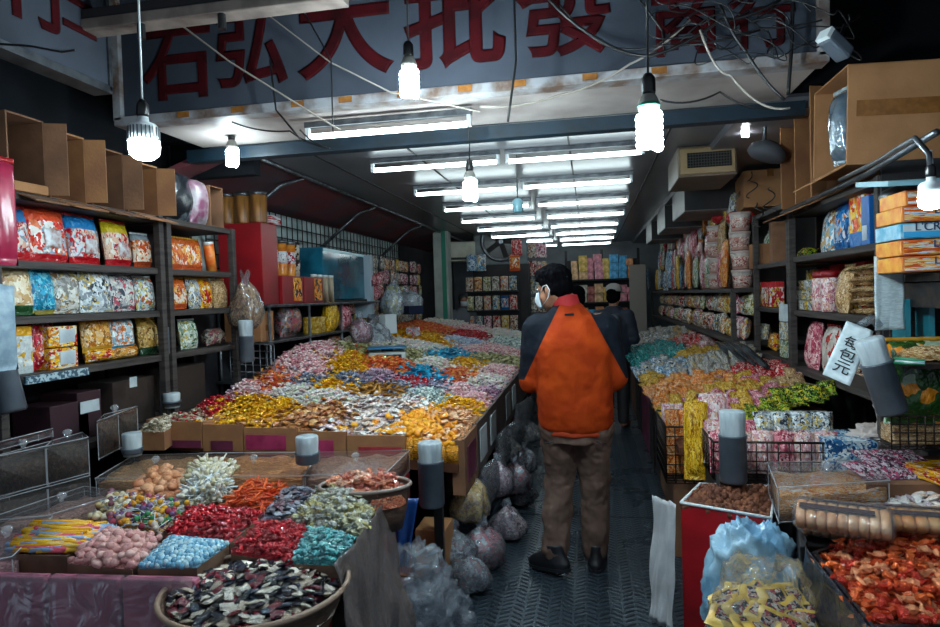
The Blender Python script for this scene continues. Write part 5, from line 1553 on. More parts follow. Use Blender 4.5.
snack_bag((p.x, p.y, p.z - .17), .9, .2, .30, .14, P_('redband', ['#b0a4a8', '#c4bcbc', '#8a8288', '#b83040'], scale=7), 'white bag with red band right of the scale', None, name='bag', cat='bag')
p = at(413, 310, X=-2.05)
carton((p.x, p.y, p.z - .05), .9, .2, .14, .10, mat('darkblue_box', '#14203a', .4), 'dark blue box on the bag beside the scale')
p = at(388, 322, X=-2.1)
carton((p.x, p.y, p.z - .12), .9, .14, .12, .2, M_['white'], 'pale grey box behind the scale')

# pillar, clerk side
pb = at(440, 300, X=-2.35)
pl_ = MB().box((-2.35, 10.2, 1.3), (.24, .24, 2.6)).build('pillar', mat('white_pillar', '#aab0aa', .5, col2='#8f9690', nscale=4), bevel=.004); struct(pl_)
o = MB().box((-2.30, 10.078, 1.3), (.07, .006, 2.6)).build('trim_3', mat('green_stripe', '#1f7f66', .5)); struct(o)
def fn_ac(loc, rz, w, h, d, label, grille=True):
    t = thing('air_conditioner', label, 'air conditioner', loc, rz)
    MB().box((0, 0, h / 2), (w, d, h)).build('casing', mat('ac_casing', '#b0ae9e', .45, col2='#98937f', nscale=4) if 'ac_casing' not in bpy.data.materials else bpy.data.materials['ac_casing'], t, bevel=.015)
    return t
p = at(457, 262, Y=10.9)
t = fn_ac((p.x, 10.9, p.z), .3, .62, .34, .28, 'pale wall air conditioner right of the pillar')
MB().box((0, -.143, .05), (.5, .006, .04)).build('air_outlet', M_['dark'], t)
# fan
p = at(501, 262, Y=11.2)
t = thing('fan_unit', 'grey outdoor fan unit with a round black fan above the snack pack stand', 'fan', (p.x, 11.2, p.z), .25)
MB().box((0, .12, .36), (.95, .25, .82)).build('housing', mat('fan_grey', '#5a6468', .5, col2='#454e52', nscale=6), t, bevel=.02)
MB().tube([(.33 * math.cos(a * PI / 20), -.02, .36 + .33 * math.sin(a * PI / 20)) for a in range(41)], .03, 8).build('fan_ring', M_['steel'], t, smooth=True)
MB().lathe([(.31, 0), (.31, .004)], (0, -.006, .36), 32, M=Matrix.Rotation(PI / 2, 3, 'X')).build('fan_well', M_['black'], t)
for i in range(5):
    o = MB().box((.17, 0, 0), (.24, .006, .10), rx=.5).build('blade', M_['dark'], t, loc=(0, -.03, .36)); o.rotation_euler = (0, i * 2 * PI / 5, 0)
MB().lathe([(.05, 0), (.04, .03)], (0, -.02, .36), 14, M=Matrix.Rotation(PI / 2, 3, 'X')).build('hub', M_['steel'], t)
tag(MB().box((p.x, 11.25, (p.z - .04) / 2), (.98, .3, p.z - .06)).build('stand_cabinet', M_['dark']), 'dark cabinet below the fan unit behind the snack stand', 'cabinet')
# snack pack stand below the fan
pa = at(466, 300, Y=10.6); pe = at(518, 300, Y=10.6)
t = thing('snack_stand', 'dark stand with three rows of snack packs right of the pillar', 'stand', (0, 0, 0))
zr = [at(490, y_, Y=10.6).z for y_ in (330, 310, 291)]
MB().box(((pa.x + pe.x) / 2, 10.78, 1.2), (pe.x - pa.x, .03, 1.3)).build('back_panel', M_['dark'], t)
for z in zr: MB().box(((pa.x + pe.x) / 2, 10.66, z - .015), (pe.x - pa.x, .22, .02)).build('shelf_board', M_['dark'], t)
for r_ in range(3):
    for c_ in range(6):
        x = pa.x + (pe.x - pa.x) * (c_ + .5) / 6
        k = (r_ * 5 + c_ * 2) % 9
        snack_bag((x, 10.58, zr[r_] + .002), rnd.uniform(-.1, .1), .135, .24, .06, MIXM[k] if (r_, c_) != (1, 4) else PR['bluesnack'], '%s pack on the fan stand, %s from left, %s row' % (MW[k] if (r_, c_) != (1, 4) else 'deep blue', ORD[c_], ['bottom', 'middle', 'top'][r_]), None, name='snack_pack', cat='snack pack')
for i, (px, py_, m_) in enumerate(((472, 271, 'bluewhite'), (481, 271, 'skybag'), (517, 256, 'redpack'), (515, 271, 'orangebag'))):
    p = at(px, py_, Y=10.55)
    snack_bag((p.x, 10.55, p.z), .1, .18, .28, .1, PR[m_], '%s bag hung beside the fan unit' % ['blue and white', 'sky blue', 'red', 'orange'][i], None, name='hanging_bag', cat='bag')
# goods between stand and walking man
pack_field(0, [], [], .1, .1, '%s%s%s')
for i in range(5):
    for j in range(3):
        p = at(524 + j * 9, 330 - i * 18, Y=11.8)
        k = (i * 4 + j * 3) % 9
        carton((p.x, 11.8 + rnd.uniform(-.1, .1), p.z), rnd.uniform(-.2, .2), .17, .15, .27, MIXM[k], '%s carton left of the walking man, %s column, %s row from below' % (MW[k], ORD[j], ORD[i]), name='snack_carton', cat='carton')
tag(MB().box((at(533, 330, Y=11.8).x, 11.9, .45), (.75, .4, .86)).build('display_table', M_['dark']), 'dark table carrying cartons left of the walking man', 'table')
# ------------------------------------------------------------------ right rack
XF = 1.30
def yr(px, x=1.38): return at(px, 290, X=x).y
def zr_(px, py, x=1.38): return at(px, py, X=x).z


LA = [2.02, 1.72, 1.375, 1.01]
rack('goods_rack', 'dark wooden rack on the right with cartons on top and nut packs', XF, 1.76, 3.20, 4.50, LA, 2.02, (3.20, 4.50))
rack('goods_rack', 'narrow rack bay on the right behind the nut packs, next to the pink tubs', XF, 1.76, 4.54, 5.42, [2.10, 1.71, 1.38, 1.03], 2.10, (4.54, 5.42))
b_ = MB().box((1.742, 3.85, 1.53), (.012, 1.24, .95)).build('board', M_['woodred']); tag(b_, 'reddish plywood board at the back of the right rack', 'board')
FR = -PI / 2


def right_bag(px, z, w, h, m, label, seal=None, t=.09, x=1.42, lean=-.10, name='snack_bag', cat='snack bag', rzj=None):
    return snack_bag((x, yr(px, x), z), FR + (rnd.uniform(-.12, .12) if rzj is None else rzj), w, h, t, m, label, seal, lean=lean, name=name, cat=cat)


right_bag(803, 1.722, .26, .08, PR['greenpack'], 'small green and yellow bag lying at the inner end of the upper right shelf', S_['gold'], lean=-.9)
right_bag(829, 1.722, .24, .29, PR['skybag'], 'sky blue and white bag leaning on the upper right shelf', S_['silver'], lean=-.2)
right_bag(843, 1.722, .2, .29, PR['bluesnack'], 'deep blue bag with orange discs on the upper right shelf', S_['blue'])
y = yr(862); carton((1.42, y, 1.722), FR, .20, .12, .28, PR['yellowblue'], 'yellow and orange box with blue bottom on the upper right shelf', cat='carton')
y = yr(877); carton((1.38, y, 1.722), FR, .09, .10, .24, mat('blue_carton', '#145a9c', .4), 'narrow blue box with white label at the near end of the upper right shelf', cat='carton', panel=(M_['paper'], (.2, .8, .1, .4)))
for i in range(3):
    y = yr(816 + i * 6, 1.6); carton((1.6, y, 1.377), FR, .10, .1, .27, PR['yellowcard'] if i < 2 else PR['redcard'], 'tall %s carton at the back of the middle right shelf, %s from the inner end' % (['yellow', 'yellow', 'red'][i], ORD[i]), cat='carton')
n = 0
for r_ in range(3):
    for c_ in range(4 - (r_ > 1) * 2):
        y = yr(797 + c_ * 5.2 + r_ * 1.5, 1.36)
        carton((1.37 + r_ * .01, y, 1.377 + r_ * .065), FR, .055, .06, .062, PR['whitecard'] if (r_ + c_) % 2 else PR['yellowcard'], 'small %s box in middle right shelf pyramid, %s from inner end, %s row' % (['yellow', 'white'][(r_ + c_) % 2], ORD[c_], ORD[r_]), name='small_box', cat='box'); n += 1
for i, px in enumerate((822, 831)):
    t = thing('snack_jar', 'clear jar with red lid, %s on the middle right shelf before the red cartons' % ['inner one', 'outer one'][i], 'jar', (1.38, yr(px, 1.38), 1.377))
    MB().lathe([(.05, 0), (.055, .01), (.055, .19), (.045, .2)], n=18).build('jar_body', PR['pinkwhite'], t, smooth=True)
    MB().lathe([(.052, .2), (.052, .235), (.03, .24)], n=18).build('lid', M_['red'], t, smooth=True)
right_bag(843, 1.377, .16, .26, PR['nuts'], 'tall nut pack leaning beside the stacked nut packs', S_['brown'], x=1.36, lean=-.15)
for i in range(5):
    snack_bag((1.36, yr(864, 1.4), 1.38 + i * .056), FR, .30, .2, .055, PR['nuts'], 'flat nut pack, %s from below in the stack on the middle right shelf' % ORD[i], None, rot=(-PI / 2 + .04, 0, FR), name='nut_pack', cat='snack pack')
for i, px in enumerate((842, 868)):
    carton((1.62, yr(px, 1.62), 1.377), FR, .16, .1, .29, PR['redcard'], 'red and white carton behind the nut packs, %s one' % ['inner', 'outer'][i], cat='carton')
right_bag(812, 1.012, .2, .30, PR['pinkpack'], 'pink bag of snacks at the inner end of the lower right shelf', None, x=1.36)
right_bag(829, 1.012, .17, .28, P_('whitered', ['#b8aaa0', '#c8bcb4', '#a8302c', '#b0a49c', '#bfb4ac'], scale=4), 'white bag with red marks beside the handwritten price sheet', S_['red'], x=1.38)
right_bag(858, 1.012, .3, .26, MIXM[1], 'brown bag behind the grey bag pipe on the lower right shelf', None, x=1.5)
# narrow bay
for i, (px, w, h, m, lab) in enumerate(((760, .18, .16, 'bluewhite', 'blue and white pack at the inner end of the narrow bay upper shelf'), (769, .16, .27, 'greenwhite', 'green and white bag on the narrow bay upper shelf'), (777, .14, .2, 'silver2', 'silver bag on the narrow bay upper shelf'))):
    right_bag(px, 1.712, w, h, PR[m], lab, S_['silver'])
tag(MB().box((1.36, yr(782), 1.86), (.10, .09, .29)).build('board', M_['card2'], bevel=.004), 'upright brown board at the near end of the narrow bay', 'board')
for i, (px, m, w_) in enumerate(((764, 'yellowcard', .12), (770, 'redcard', .14), (775, 'redcard', .12))):
    carton((1.38, yr(px), 1.382), FR, w_, .1, .19, PR[m], '%s box on the narrow bay middle shelf, %s from the inner end' % (['yellow', 'red', 'red and white'][i], ORD[i]), cat='carton')
for i in range(3):
    p = at(782, 310, X=1.26)
    carton((1.27, p.y, 1.30 - i * .12), FR, .11, .03, .115, [M_['paper'], PR['whitecard'], PR['greenwhite']][i], 'small white card hung on the post between the right bays, %s from above' % ORD[i], name='hanging_card', cat='card')
right_bag(762, 1.032, .2, .2, PR['silver'], 'clear bag on the narrow bay lower shelf', None)
right_bag(773, 1.032, .17, .14, PR['yellowbag'], 'yellow bag on the narrow bay lower shelf', None)
# open cartons on top of the right rack, the big one nearest
pA = [(784, 797), (797, 812), (812, 829)]
hts = [.64, .66, .70]
lab = ['open brown carton on the right rack top, innermost of the row', 'taped open carton second in the row on the right rack top', 'taped open carton beside the big one on the right rack top']
for i, (a, c) in enumerate(pA):
    ya, yb = yr(c, 1.32), yr(a, 1.32)
    open_carton((1.52, (ya + yb) / 2, LA[0] + .002), FR, yb - ya - .01, .40, hts[i] * .9, M_['card'], lab[i], tape=True)
ya = at(846, 165, X=1.22).y; yb = ya + .46
t = thing('open_carton', 'big pale cardboard carton with tape strip on the right rack top', 'box', (1.22, ya, at(846, 165, X=1.22).z), 0, rot=(0, .03, 0))
wd, dp, ht, th = 1.0, yb - ya, at(848, 62, X=1.22).z - at(846, 165, X=1.22).z, .008
b = MB()
b.box((wd / 2, 0, ht / 2), (wd, th, ht)); b.box((wd / 2, dp, ht / 2), (wd, th, ht)); b.box((wd / 2, dp / 2, th / 2), (wd, dp, th)); b.box((wd / 2, dp / 2, ht), (wd, dp, th)); b.box((wd, dp / 2, ht / 2), (th, dp, ht))
b.build('carton_body', M_['cardpale'], t, bevel=.003)
MB().box((.22, -.005, ht * .56), (.36, .003, .075)).build('tape', M_['tape'], t)
f = MB().box((-.06, 0, 0), (.12, dp - .02, .006)).build('flap', M_['cardpale'], t, loc=(0, dp / 2, .0)); f.rotation_euler = (0, -.5, 0)
p = at(854, 128, Y=ya + .16)
snack_bag((1.26, ya + .13, at(846, 165, X=1.22).z + .03), FR + .2, .17, .36, .12, mat('silver_bag', '#8f9ca6', .15, .6, col2='#4f6a80', nscale=9, bump=.8, bscale=14), 'silver blue bag standing in the mouth of the big carton', S_['silver'], name='bag', cat='bag')
# long edge strip of the right rack top, with wire arm of the lamp
tag(MB().tube([(1.22, 2.55, 2.06), (1.25, 3.2, 2.03), (1.27, 4.6, 2.02)], .014, 8).build('rail', M_['steel'], smooth=True), 'steel rail along the top edge of the right rack', 'rail')
p = at(931, 175, Y=2.0); p2 = at(915, 138, Y=2.05); p3 = at(880, 160, Y=2.35); p4 = at(800, 205, Y=4.0)
tag(MB().tube([p, p + Vector((-.005, 0, .06)), p2, at(900, 147, Y=2.15), p3, at(840, 180, Y=3.0)], .008, 8).build('lamp_arm', M_['steel'], smooth=True), 'bent grey arm carrying the frosted bulb at the right edge', 'lamp arm')
p = at(880, 200, X=1.2)
tag(MB().lathe([(.012, 0), (.03, .02), (.032, .12), (.02, .14)], p, 12, M=Matrix.Rotation(1.2, 3, 'Y')).build('tape_gun', M_['steel'], smooth=True), 'grey metal fitting hanging at the near end of the upper right shelf', 'fitting')

# orange boxes on the near right shelf
bx0 = at(908, 272, Y=2.72); bz = at(925, 272, Y=2.72).z; bt = at(925, 188, Y=2.72).z
t = thing('wall_shelf', 'small dark shelf carrying the orange and blue boxes at the right edge', 'shelf', (0, 0, 0))
MB().box((1.62, 2.95, bz - .02), (.66, .52, .03)).build('shelf_board', M_['iron'], t)
for x in (1.32, 1.8):
    MB().box((x, 2.92, bz - .09), (.02, .44, .10)).build('bracket', M_['iron'], t)
hb = (bt - bz) / 5
txt = mat('dark_blue_print', '#14304f', .5)
for i in range(5):
    wb_ = i == 2
    side = mat('side_orange%d' % i, '#c0501a', .4, col2='#d8a03a', nscale=14) if not wb_ else mat('side_blue', '#3f8fae', .4, col2='#b4cdd6', nscale=12)
    dx = [.0, .0, .05, .0, .02][i]
    t = thing('biscuit_box', '%s box, %s from below in the stack at the right edge' % ('blue and white' if wb_ else 'orange and white', ORD[i]), 'box', (bx0.x + .26 - .02 + (dx if not wb_ else .0), 2.72 + .12 + rnd.uniform(-.01, .01), bz + i * hb))
    MB().box((0, 0, hb / 2), (.52, .22, hb - .004)).build('carton_body', side, t, bevel=.004)
    fpn = MB().box((.0, -.1115, hb / 2), (.50, .003, hb - .016)).build('front_panel', PR['orangewhite'] if not wb_ else M_['paper'], t)
    if wb_:
        MB().box((.0, -.114, .018), (.50, .003, .022)).build('blue_stripe', mat('light_blue_stripe', '#2a8fc0', .4), t)
        text_mesh("L'CRON", 'lettering', txt, Matrix.Translation((-.13, -.114, .032)) @ Matrix.Rotation(PI / 2, 4, 'X'), .045, fpn, .002)
    elif i != 4:
        text_mesh('LOVE' if i == 0 else 'LOVE', 'lettering', txt, Matrix.Translation((-.1, -.114, .03)) @ Matrix.Rotation(PI / 2, 4, 'X'), .04, fpn, .002)
# dark grid and awning bits around them
g0 = Vector((1.30, 3.10, 1.0))
gridpanel('wire_grid', 'dark wire grid below the orange boxes at the right edge', (1.30, 3.12, .95), (1, 0, 0), (0, 0, 1), .54, .56, .05, .004, M_['iron'])
tag(MB().box((1.60, 3.17, 1.45), (.62, .02, 1.25)).build('board', M_['dark']), 'dark board behind the wire grid at the right edge', 'board')
p = at(890, 178, Y=2.66)
tag(MB().box((p.x + .12, 2.80, p.z), (.26, .3, .02), rx=.15).build('storage_cover', mat('pale_teal_plastic', '#6f98a2', .3)), 'pale teal plastic lid over the orange boxes', 'lid')
# white bags strip, handwritten sheet, bag pipe
p0 = at(888, 256, Y=2.95); p1 = at(884, 330, Y=2.95)
drape('bag_strip', 'long bundle of thin white bags hanging from the rack post', [(p0.x - .06, 2.95), (p0.x + .06, 2.97)], p1.z, p0.z, mat('thin_white_bag', '#a9bac0', .45, col2='#c2d0d4', nscale=50, bump=.3, stretch=(1, 1, 4)), 3, .008, .0, (14, 20), 3)
c1, c2 = at(860, 326, Y=2.9), at(836, 380, Y=2.78)
t = thing('price_sheet', 'white plastic sheet with black handwritten characters tilted before the lower right shelf', 'sign', (c1.x, c1.y, c1.z))
d = c2 - c1; ux = Vector((1, .1, .18)).normalized(); L_ = d.length; uy = -d.normalized()
ux = (ux - uy * ux.dot(uy)).normalized(); uz = ux.cross(uy)
MM = Matrix((ux, uy, uz)).transposed().to_4x4()
def fnp(u, v):
    q = MM @ Vector(((u - .5) * .105, -v * L_, .004 * mnoise.noise(Vector((u * 5, v * 8, 2))))); return tuple(q)
MB().sheet(fnp, 8, 16).build('sheet', mat('white_card_film', '#b4c2c8', .25, col2='#d0dade', nscale=20, bump=.4), t, smooth=True, solid=.003)
for i, ch in enumerate('每包元'):
    text_mesh(ch, 'written_character', M_['ink'], MM @ Matrix.Translation((0, -L_ * (.42 + .22 * i), .006)), .06, t, .001, sx=1.1)
MB().tube([c1 - c1 + Vector((0, 0, 0)), Vector((.05, .02, .03)), Vector((.09, .05, .0))], .018, 8).build('clip', M_['clear'], t, smooth=True)
p = at(893, 413, Y=2.75); q = at(876, 362, Y=2.75)
bag_dispenser((p.x, 2.75, p.z), (q - p).length, .056, 'big dark grey pipe with white bags leaning at the right edge', .09, tilt=(0, math.atan2(q.x - p.x, q.z - p.z)))
# right edge goods
p = at(922, 362, Y=2.75)
t = thing('side_tray', 'dark wire tray holding the bread pack at the right edge', 'tray', (p.x + .1, 2.86, p.z - .012))
MB().box((.08, 0, 0), (.46, .32, .018)).build('tray_board', M_['iron'], t)
snack_bag((p.x + .08, 2.78, p.z + .002), 0, .30, .2, .10, PR['nuts'], 'pack of pale bread rolls on the wire tray at the right edge', None, rot=(-PI / 2 + .1, 0, .1), name='bread_pack', cat='bread')
for i in range(5):
    a = at(896 + rnd.uniform(-3, 2), 358 + i * 1.2, Y=2.72); c = at(925, 361 + i * .8, Y=2.66)
    tag(MB().cyl(a, c, .006, 8).build('pen', mat('pen%d' % i, ['#2a7f5c', '#c8d0d2', '#2f8fa0', '#b0b8ba', '#1f6a4a'][i], .3), smooth=True), '%s pen lying on the wire tray beside the bread pack, %s from above' % (['green', 'white', 'teal', 'grey', 'dark green'][i], ORD[i]), 'pen')
p = at(926, 432, Y=2.80)
snack_bag((p.x, 2.86, p.z + .02), .0, .26, .34, .12, PR['greenorange'], 'green bag with an orange picture at the right edge', S_['gold'])
t = thing('wire_basket', 'small dark wire basket under the green bag at the right edge', 'basket', (p.x - .14, 2.76, p.z - .06))
gridpanel('wire_front', '', (0, 0, 0), (1, 0, 0), (0, 0, 1), .3, .13, .03, .003, M_['iron'], parent=t)
gridpanel('wire_bottom', '', (0, 0, 0), (1, 0, 0), (0, 1, 0), .3, .2, .05, .003, M_['iron'], parent=t)
carton((p.x + .02, 2.875, p.z - .055), 0, .26, .12, .07, PR['nuts'], 'tan packs in the small wire basket at the right edge', name='snack_pack', cat='snack pack')
p = at(880, 318, Y=3.05)
for i in range(2):
    tag(MB().box((p.x + .07 + i * .09, 3.02, at(895, 325, Y=3.0).z), (.02, .12, .22)).build('teal_stand', mat('teal_frame%d' % i, '#1f6a78', .3)), 'teal plastic frame under the strip of white bags, %s one' % ['inner', 'outer'][i], 'frame')

# ------------------------------------------------------------------ right goods wall, deeper in
XW = 1.32
gw = rack('display_rack', 'long display rack along the right wall beyond the pink tubs', XW - .17, 1.80, 5.50, 12.6, [1.53, 1.10], 1.53, (5.55, 12.5))
MB().box((1.82, 9.05, 2.0), (.02, 7.0, .98)).build('back_panel', M_['dark'], gw)
# pink tubs
tub = None
n = 0
for px, xx, lv in ((741, 1.24, 4), (716, 1.24, 4), (733, 1.46, 4), (706, 1.46, 4)):
    yt = at(px, 260, X=xx).y; z0 = 1.532
    for lev in range(lv):
        lab_ = 'pink and white snack tub, %s from below in the %s stack beside the narrow bay' % (ORD[lev], ['front near', 'front far', 'rear near', 'rear far'][n])
        loc = (xx + rnd.uniform(-.01, .01), yt, z0 + lev * .158)
        if tub is None:
            tub = thing('snack_tub', lab_, 'tub', loc, FR, 'stacked pink tubs')
            MB().lathe([(.070, 0), (.083, .125), (.083, .13)], n=20).build('tub_body', PR['pinktub'], tub, smooth=True)
            MB().lathe([(.087, .128), (.087, .150), (.04, .153)], n=20).build('lid', mat('tub_lid', '#b09a94', .4), tub, smooth=True)
        else:
            dup(tub, loc, FR + rnd.uniform(-.6, .6), lab_)
    n += 1
p = at(733, 195, X=1.25)
carton((XW + .22, at(735, 195, X=1.3).y, at(735, 213, X=1.3).z), FR - .1, .75, .42, at(735, 178, X=1.3).z - at(735, 213, X=1.3).z, M_['cardpale'], 'big taped cardboard carton on top of the pink tubs under the air conditioner', tape=True)
for i, px in enumerate((714, 729, 742)):
    p = at(px, 218, X=1.27)
    tag(MB().ball((p.x + .04, p.y, p.z), (.07, .09, .06), 12, 8).build('red_bundle', mat('red_glossy%d' % i, '#b01018', .25, col2='#d8484c', nscale=20, bump=.8)), 'red glossy bundle between carton and pink tubs, %s from the inner end' % ORD[i], 'bundle')
carton((XW + .06, 5.50, 1.68), FR, .12, .2, .20, M_['card'], 'small brown carton at the near end of the pink tubs')
# long hanging packs on the display rack, above z=1.53
hang = ['orangesnack', 'goldpack', 'redpack', 'pinkpack', 'whitestick', 'bluewhite', 'pinkwhite', 'nuts', 'silver2', 'greenwhite']
hw = ['orange', 'gold', 'red', 'pink', 'white', 'blue and white', 'pink and white', 'tan', 'silver', 'green and white']
OX = ORD + ['seventeenth', 'eighteenth', 'nineteenth', 'twentieth', 'twenty-first', 'twenty-second', 'twenty-third', 'twenty-fourth', 'twenty-fifth', 'twenty-sixth', 'twenty-seventh', 'twenty-eighth']
for r_ in range(3):
    for j in range(26):
        y = 6.35 + .235 * j + rnd.uniform(-.04, .04)
        k = (j * 3 + r_ * 4 + (j // 4)) % 10
        h = [.40, .34, .30][r_] * rnd.uniform(.8, 1.15)
        z = [1.535, 1.88, 2.18][r_] + rnd.uniform(-.0 if r_ == 0 else -.06, .05)
        if r_ == 2 and z + h > 2.53: h = 2.53 - z
        snack_bag((XW - .08 + .06 * r_ + rnd.uniform(-.05, .05), y, z), FR + rnd.uniform(-.35, .35), .21 * rnd.uniform(.7, 1.1), h, .07, PR[hang[k]],
                  'tall %s pack in the %s row of the right display, %s beyond the pink tubs' % (hw[k], ['lower', 'middle', 'upper'][r_], OX[j]), None, name='tall_pack', cat='snack pack', lean=-.05)
for j, (px, c, lab_) in enumerate(((649, 'bluewhite', 'bright blue and white'), (679, 'goldpack', 'golden'), (690, 'orangesnack', 'brown orange'))):
    p = at(px, 285, X=XW - .14)
    snack_bag((XW - .15, p.y, 1.54), FR, .2, .48, .07, PR[c], 'long %s pack standing in front on the right display rack' % lab_, None, name='tall_pack', cat='snack pack')
# packs between the boards (1.10 - 1.5)
for r_ in range(2):
    for j in range(28):
        y = 5.62 + .235 * j + rnd.uniform(-.03, .03)
        k = (j * 4 + r_ * 5) % 9
        z = 1.105 + r_ * .20
        snack_bag((XW - .09 + r_ * .05 + rnd.uniform(-.02, .02), y, z), FR + rnd.uniform(-.25, .25), .24 * rnd.uniform(.85, 1.1), .19 * rnd.uniform(.85, 1.05), .09, MIXM[k],
                  '%s bag on right low board, %s from narrow bay, %s layer' % (MW[k], OX[j], ['lower', 'upper'][r_]), None, lean=-.15)
# duct boxes and air conditioner at the right ceiling edge
p = at(678, 178, Y=5.0); q = at(737, 143, Y=5.0)
AC = thing('air_conditioner', 'beige box air conditioner with dark grille under the right ceiling', 'air conditioner', ((p.x + q.x) / 2, 5.0, p.z), -.02)
wA, hA_ = q.x - p.x, q.z - p.z
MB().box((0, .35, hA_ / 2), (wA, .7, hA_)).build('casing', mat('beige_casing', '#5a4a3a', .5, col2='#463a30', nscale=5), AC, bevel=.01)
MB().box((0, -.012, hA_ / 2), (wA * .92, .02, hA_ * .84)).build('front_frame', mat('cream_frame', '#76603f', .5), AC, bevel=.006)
MB().box((.01, -.024, hA_ * .52), (wA * .74, .01, hA_ * .48)).build('grille', mat('grille_black', '#050506', .8, spec=.1), AC)
gb = MB()
for i in range(16): gb.box((-wA * .34 + wA * .7 * i / 15, -.031, hA_ * .52), (.006, .004, hA_ * .46))
for i in range(5): gb.box((.01, -.031, hA_ * (.34 + .09 * i)), (wA * .72, .004, .005))
gb.build('grille_bars', mat('grille_bar', '#191613', .6), AC)
for i, (px0, px1, yy_) in enumerate(((661, 690, 6.3), (648, 668, 7.9), (640, 655, 9.6))):
    t = thing('duct_box', 'grey duct box under the right ceiling edge, %s behind the air conditioner' % ORD[i], 'duct', (1.15, yy_ + .5, 2.27))
    MB().box((0, 0, .14), (.5, .9, .28)).build('duct_body', mat('duct_grey%d' % i, '#6a6662', .5, col2='#4c4a4a', nscale=4), t, bevel=.01)
    MB().box((0, -.452, .14), (.5, .012, .26)).build('duct_face', M_['dark'], t)
p = at(765, 158, Y=4.35)
t = thing('wall_fan_cover', 'dark grey round cap hanging beside the open cartons', 'cover', p)
MB().lathe([(.10, 0), (.12, .02), (.11, .06), (.05, .10), (.01, .11)], n=20, M=Matrix.Rotation(.4, 3, 'Y')).build('cap', mat('grey_felt', '#3a3c42', .8), t, smooth=True)
MB().tube([(0, 0, .1), (.02, .05, .3), (.1, .1, .42)], .012).build('hose', M_['steel'], t, smooth=True)
for i, (px, py) in enumerate(((752, 185), (758, 215), (770, 200))):
    p = at(px, py, X=1.25)
    pts = [p + Vector((.02 * math.sin(a * 1.3 + i), .10 * math.sin(a * .9 + i), -.02 * a + .1)) for a in [q * .35 for q in range(28)]]
    tag(MB().tube(pts, .005).build('cable', M_['black'], smooth=True), 'black cable coil hanging at the narrow bay, %s one' % ['upper', 'lower', 'outer'][i], 'cable')

# ------------------------------------------------------------------ right table along the aisle
def SR(x, y):
    return .70 + .24 * (x - .42) + .015 * (y - 4)


RT = thing('aisle_table', 'stepped table on the right of the aisle under packs of sweets', 'table', (0, 0, 0))
b_ = MB(); vs = []; fs = []
RY0, RY1 = 3.64, 9.6
for i in range(9):
    y = RY0 + (RY1 - RY0) * i / 8
    for z in (-.04, -.08): vs += [(.46, y, SR(.46, y) + z), (1.24, y, SR(1.24, y) + z)]
for i in range(8):
    a, c = 4 * i, 4 * i + 4
    fs += [(a, a + 1, c + 1, c), (a + 2, c + 2, c + 3, a + 3), (a, c, c + 2, a + 2), (a + 1, a + 3, c + 3, c + 1)]
fs += [(0, 2, 3, 1), (32, 33, 35, 34)]
b_.add(vs, fs).build('table_top', M_['woodred'], RT)
for y in (4.35, 5.6, 7.4, 9.4):
    for x in (.52, 1.2): MB().box((x, y, (SR(x, y) - .08) / 2), (.05, .05, SR(x, y) - .08)).build('leg', M_['iron'], RT)
for i in range(6):
    y = 4.32 + i * .9
    carton((.66, y + .45, 0.0), PI / 2, .88, .3, .5, [M_['card2'], M_['dark'], M_['maroon'], M_['dark'], M_['card2'], M_['dark']][i], 'carton stored under the right table, %s from the chocolate balls' % ORD[i])


def rpos(px, py, dz=0):
    best = None; y = 2.4
    while y < 11:
        p = at(px, py, Y=y)
        if p.z <= SR(p.x, p.y) + dz: return p
        y += .02
    return p


RP = [  # px, py, print, kind, words
    (662, 357, ['teal'], 'teal_pack', 'teal pack heaped beyond the wire baskets'), (655, 341, ['silver2', 'whitestick'], 'pale_pack', 'pale pack heaped behind the teal ones'),
    (716, 362, ['goldpack'], 'gold_pack', 'golden pack heaped beside the teal ones'), (740, 352, ['goldpack', 'nuts'], 'gold_pack', 'golden pack heaped at the wall side below the narrow bay'),
    (700, 346, ['redpack', 'pinkwhite'], 'red_pack', 'red and pink pack heaped behind the golden ones'), (690, 334, ['whitestick', 'nuts'], 'dull_pack', 'dull pack heaped at the rear of the right table'),
    (712, 377, ['whitestick', 'silver'], 'silver_stick_pack', 'silver stick pack heaped behind the orange snacks'), (780, 380, ['redpack'], 'red_pack', 'bright red pack heaped at the wall side of the right table'),
    (640, 392, ['goldpack'], 'gold_pack', 'golden pack heaped at the aisle edge of the right table'), (690, 392, ['orangesnack'], 'orange_pack', 'orange pack heaped behind the tall wire basket'),
    (740, 396, ['orangesnack', 'pinkpack', 'goldpack'], 'mixed_pack', 'orange and pink pack heaped in the middle of the right table'), (775, 402, ['pinkpack', 'goldpack'], 'mixed_pack', 'pink and gold pack heaped before the red ones'),
    (815, 408, ['greenpack'], 'green_pack', 'green and yellow pack heaped near the lower right shelf'), (672, 378, ['silver2', 'bluewhite'], 'pale_pack', 'silver and blue pack heaped before the teal ones'),
    (800, 392, ['redpack', 'nuts'], 'red_pack', 'red and tan pack heaped beside the green ones'), (648, 330, ['pinkwhite'], 'pink_pack', 'pink pack heaped at the far end of the right table'),
    (668, 325, ['orangesnack'], 'orange_pack', 'orange pack heaped at the far end of the right table')]
RC = [(rpos(q[0], q[1]), q) for q in RP]
PM = {}
plo = pillow(.09, .13, .035, 5, 5, 6)
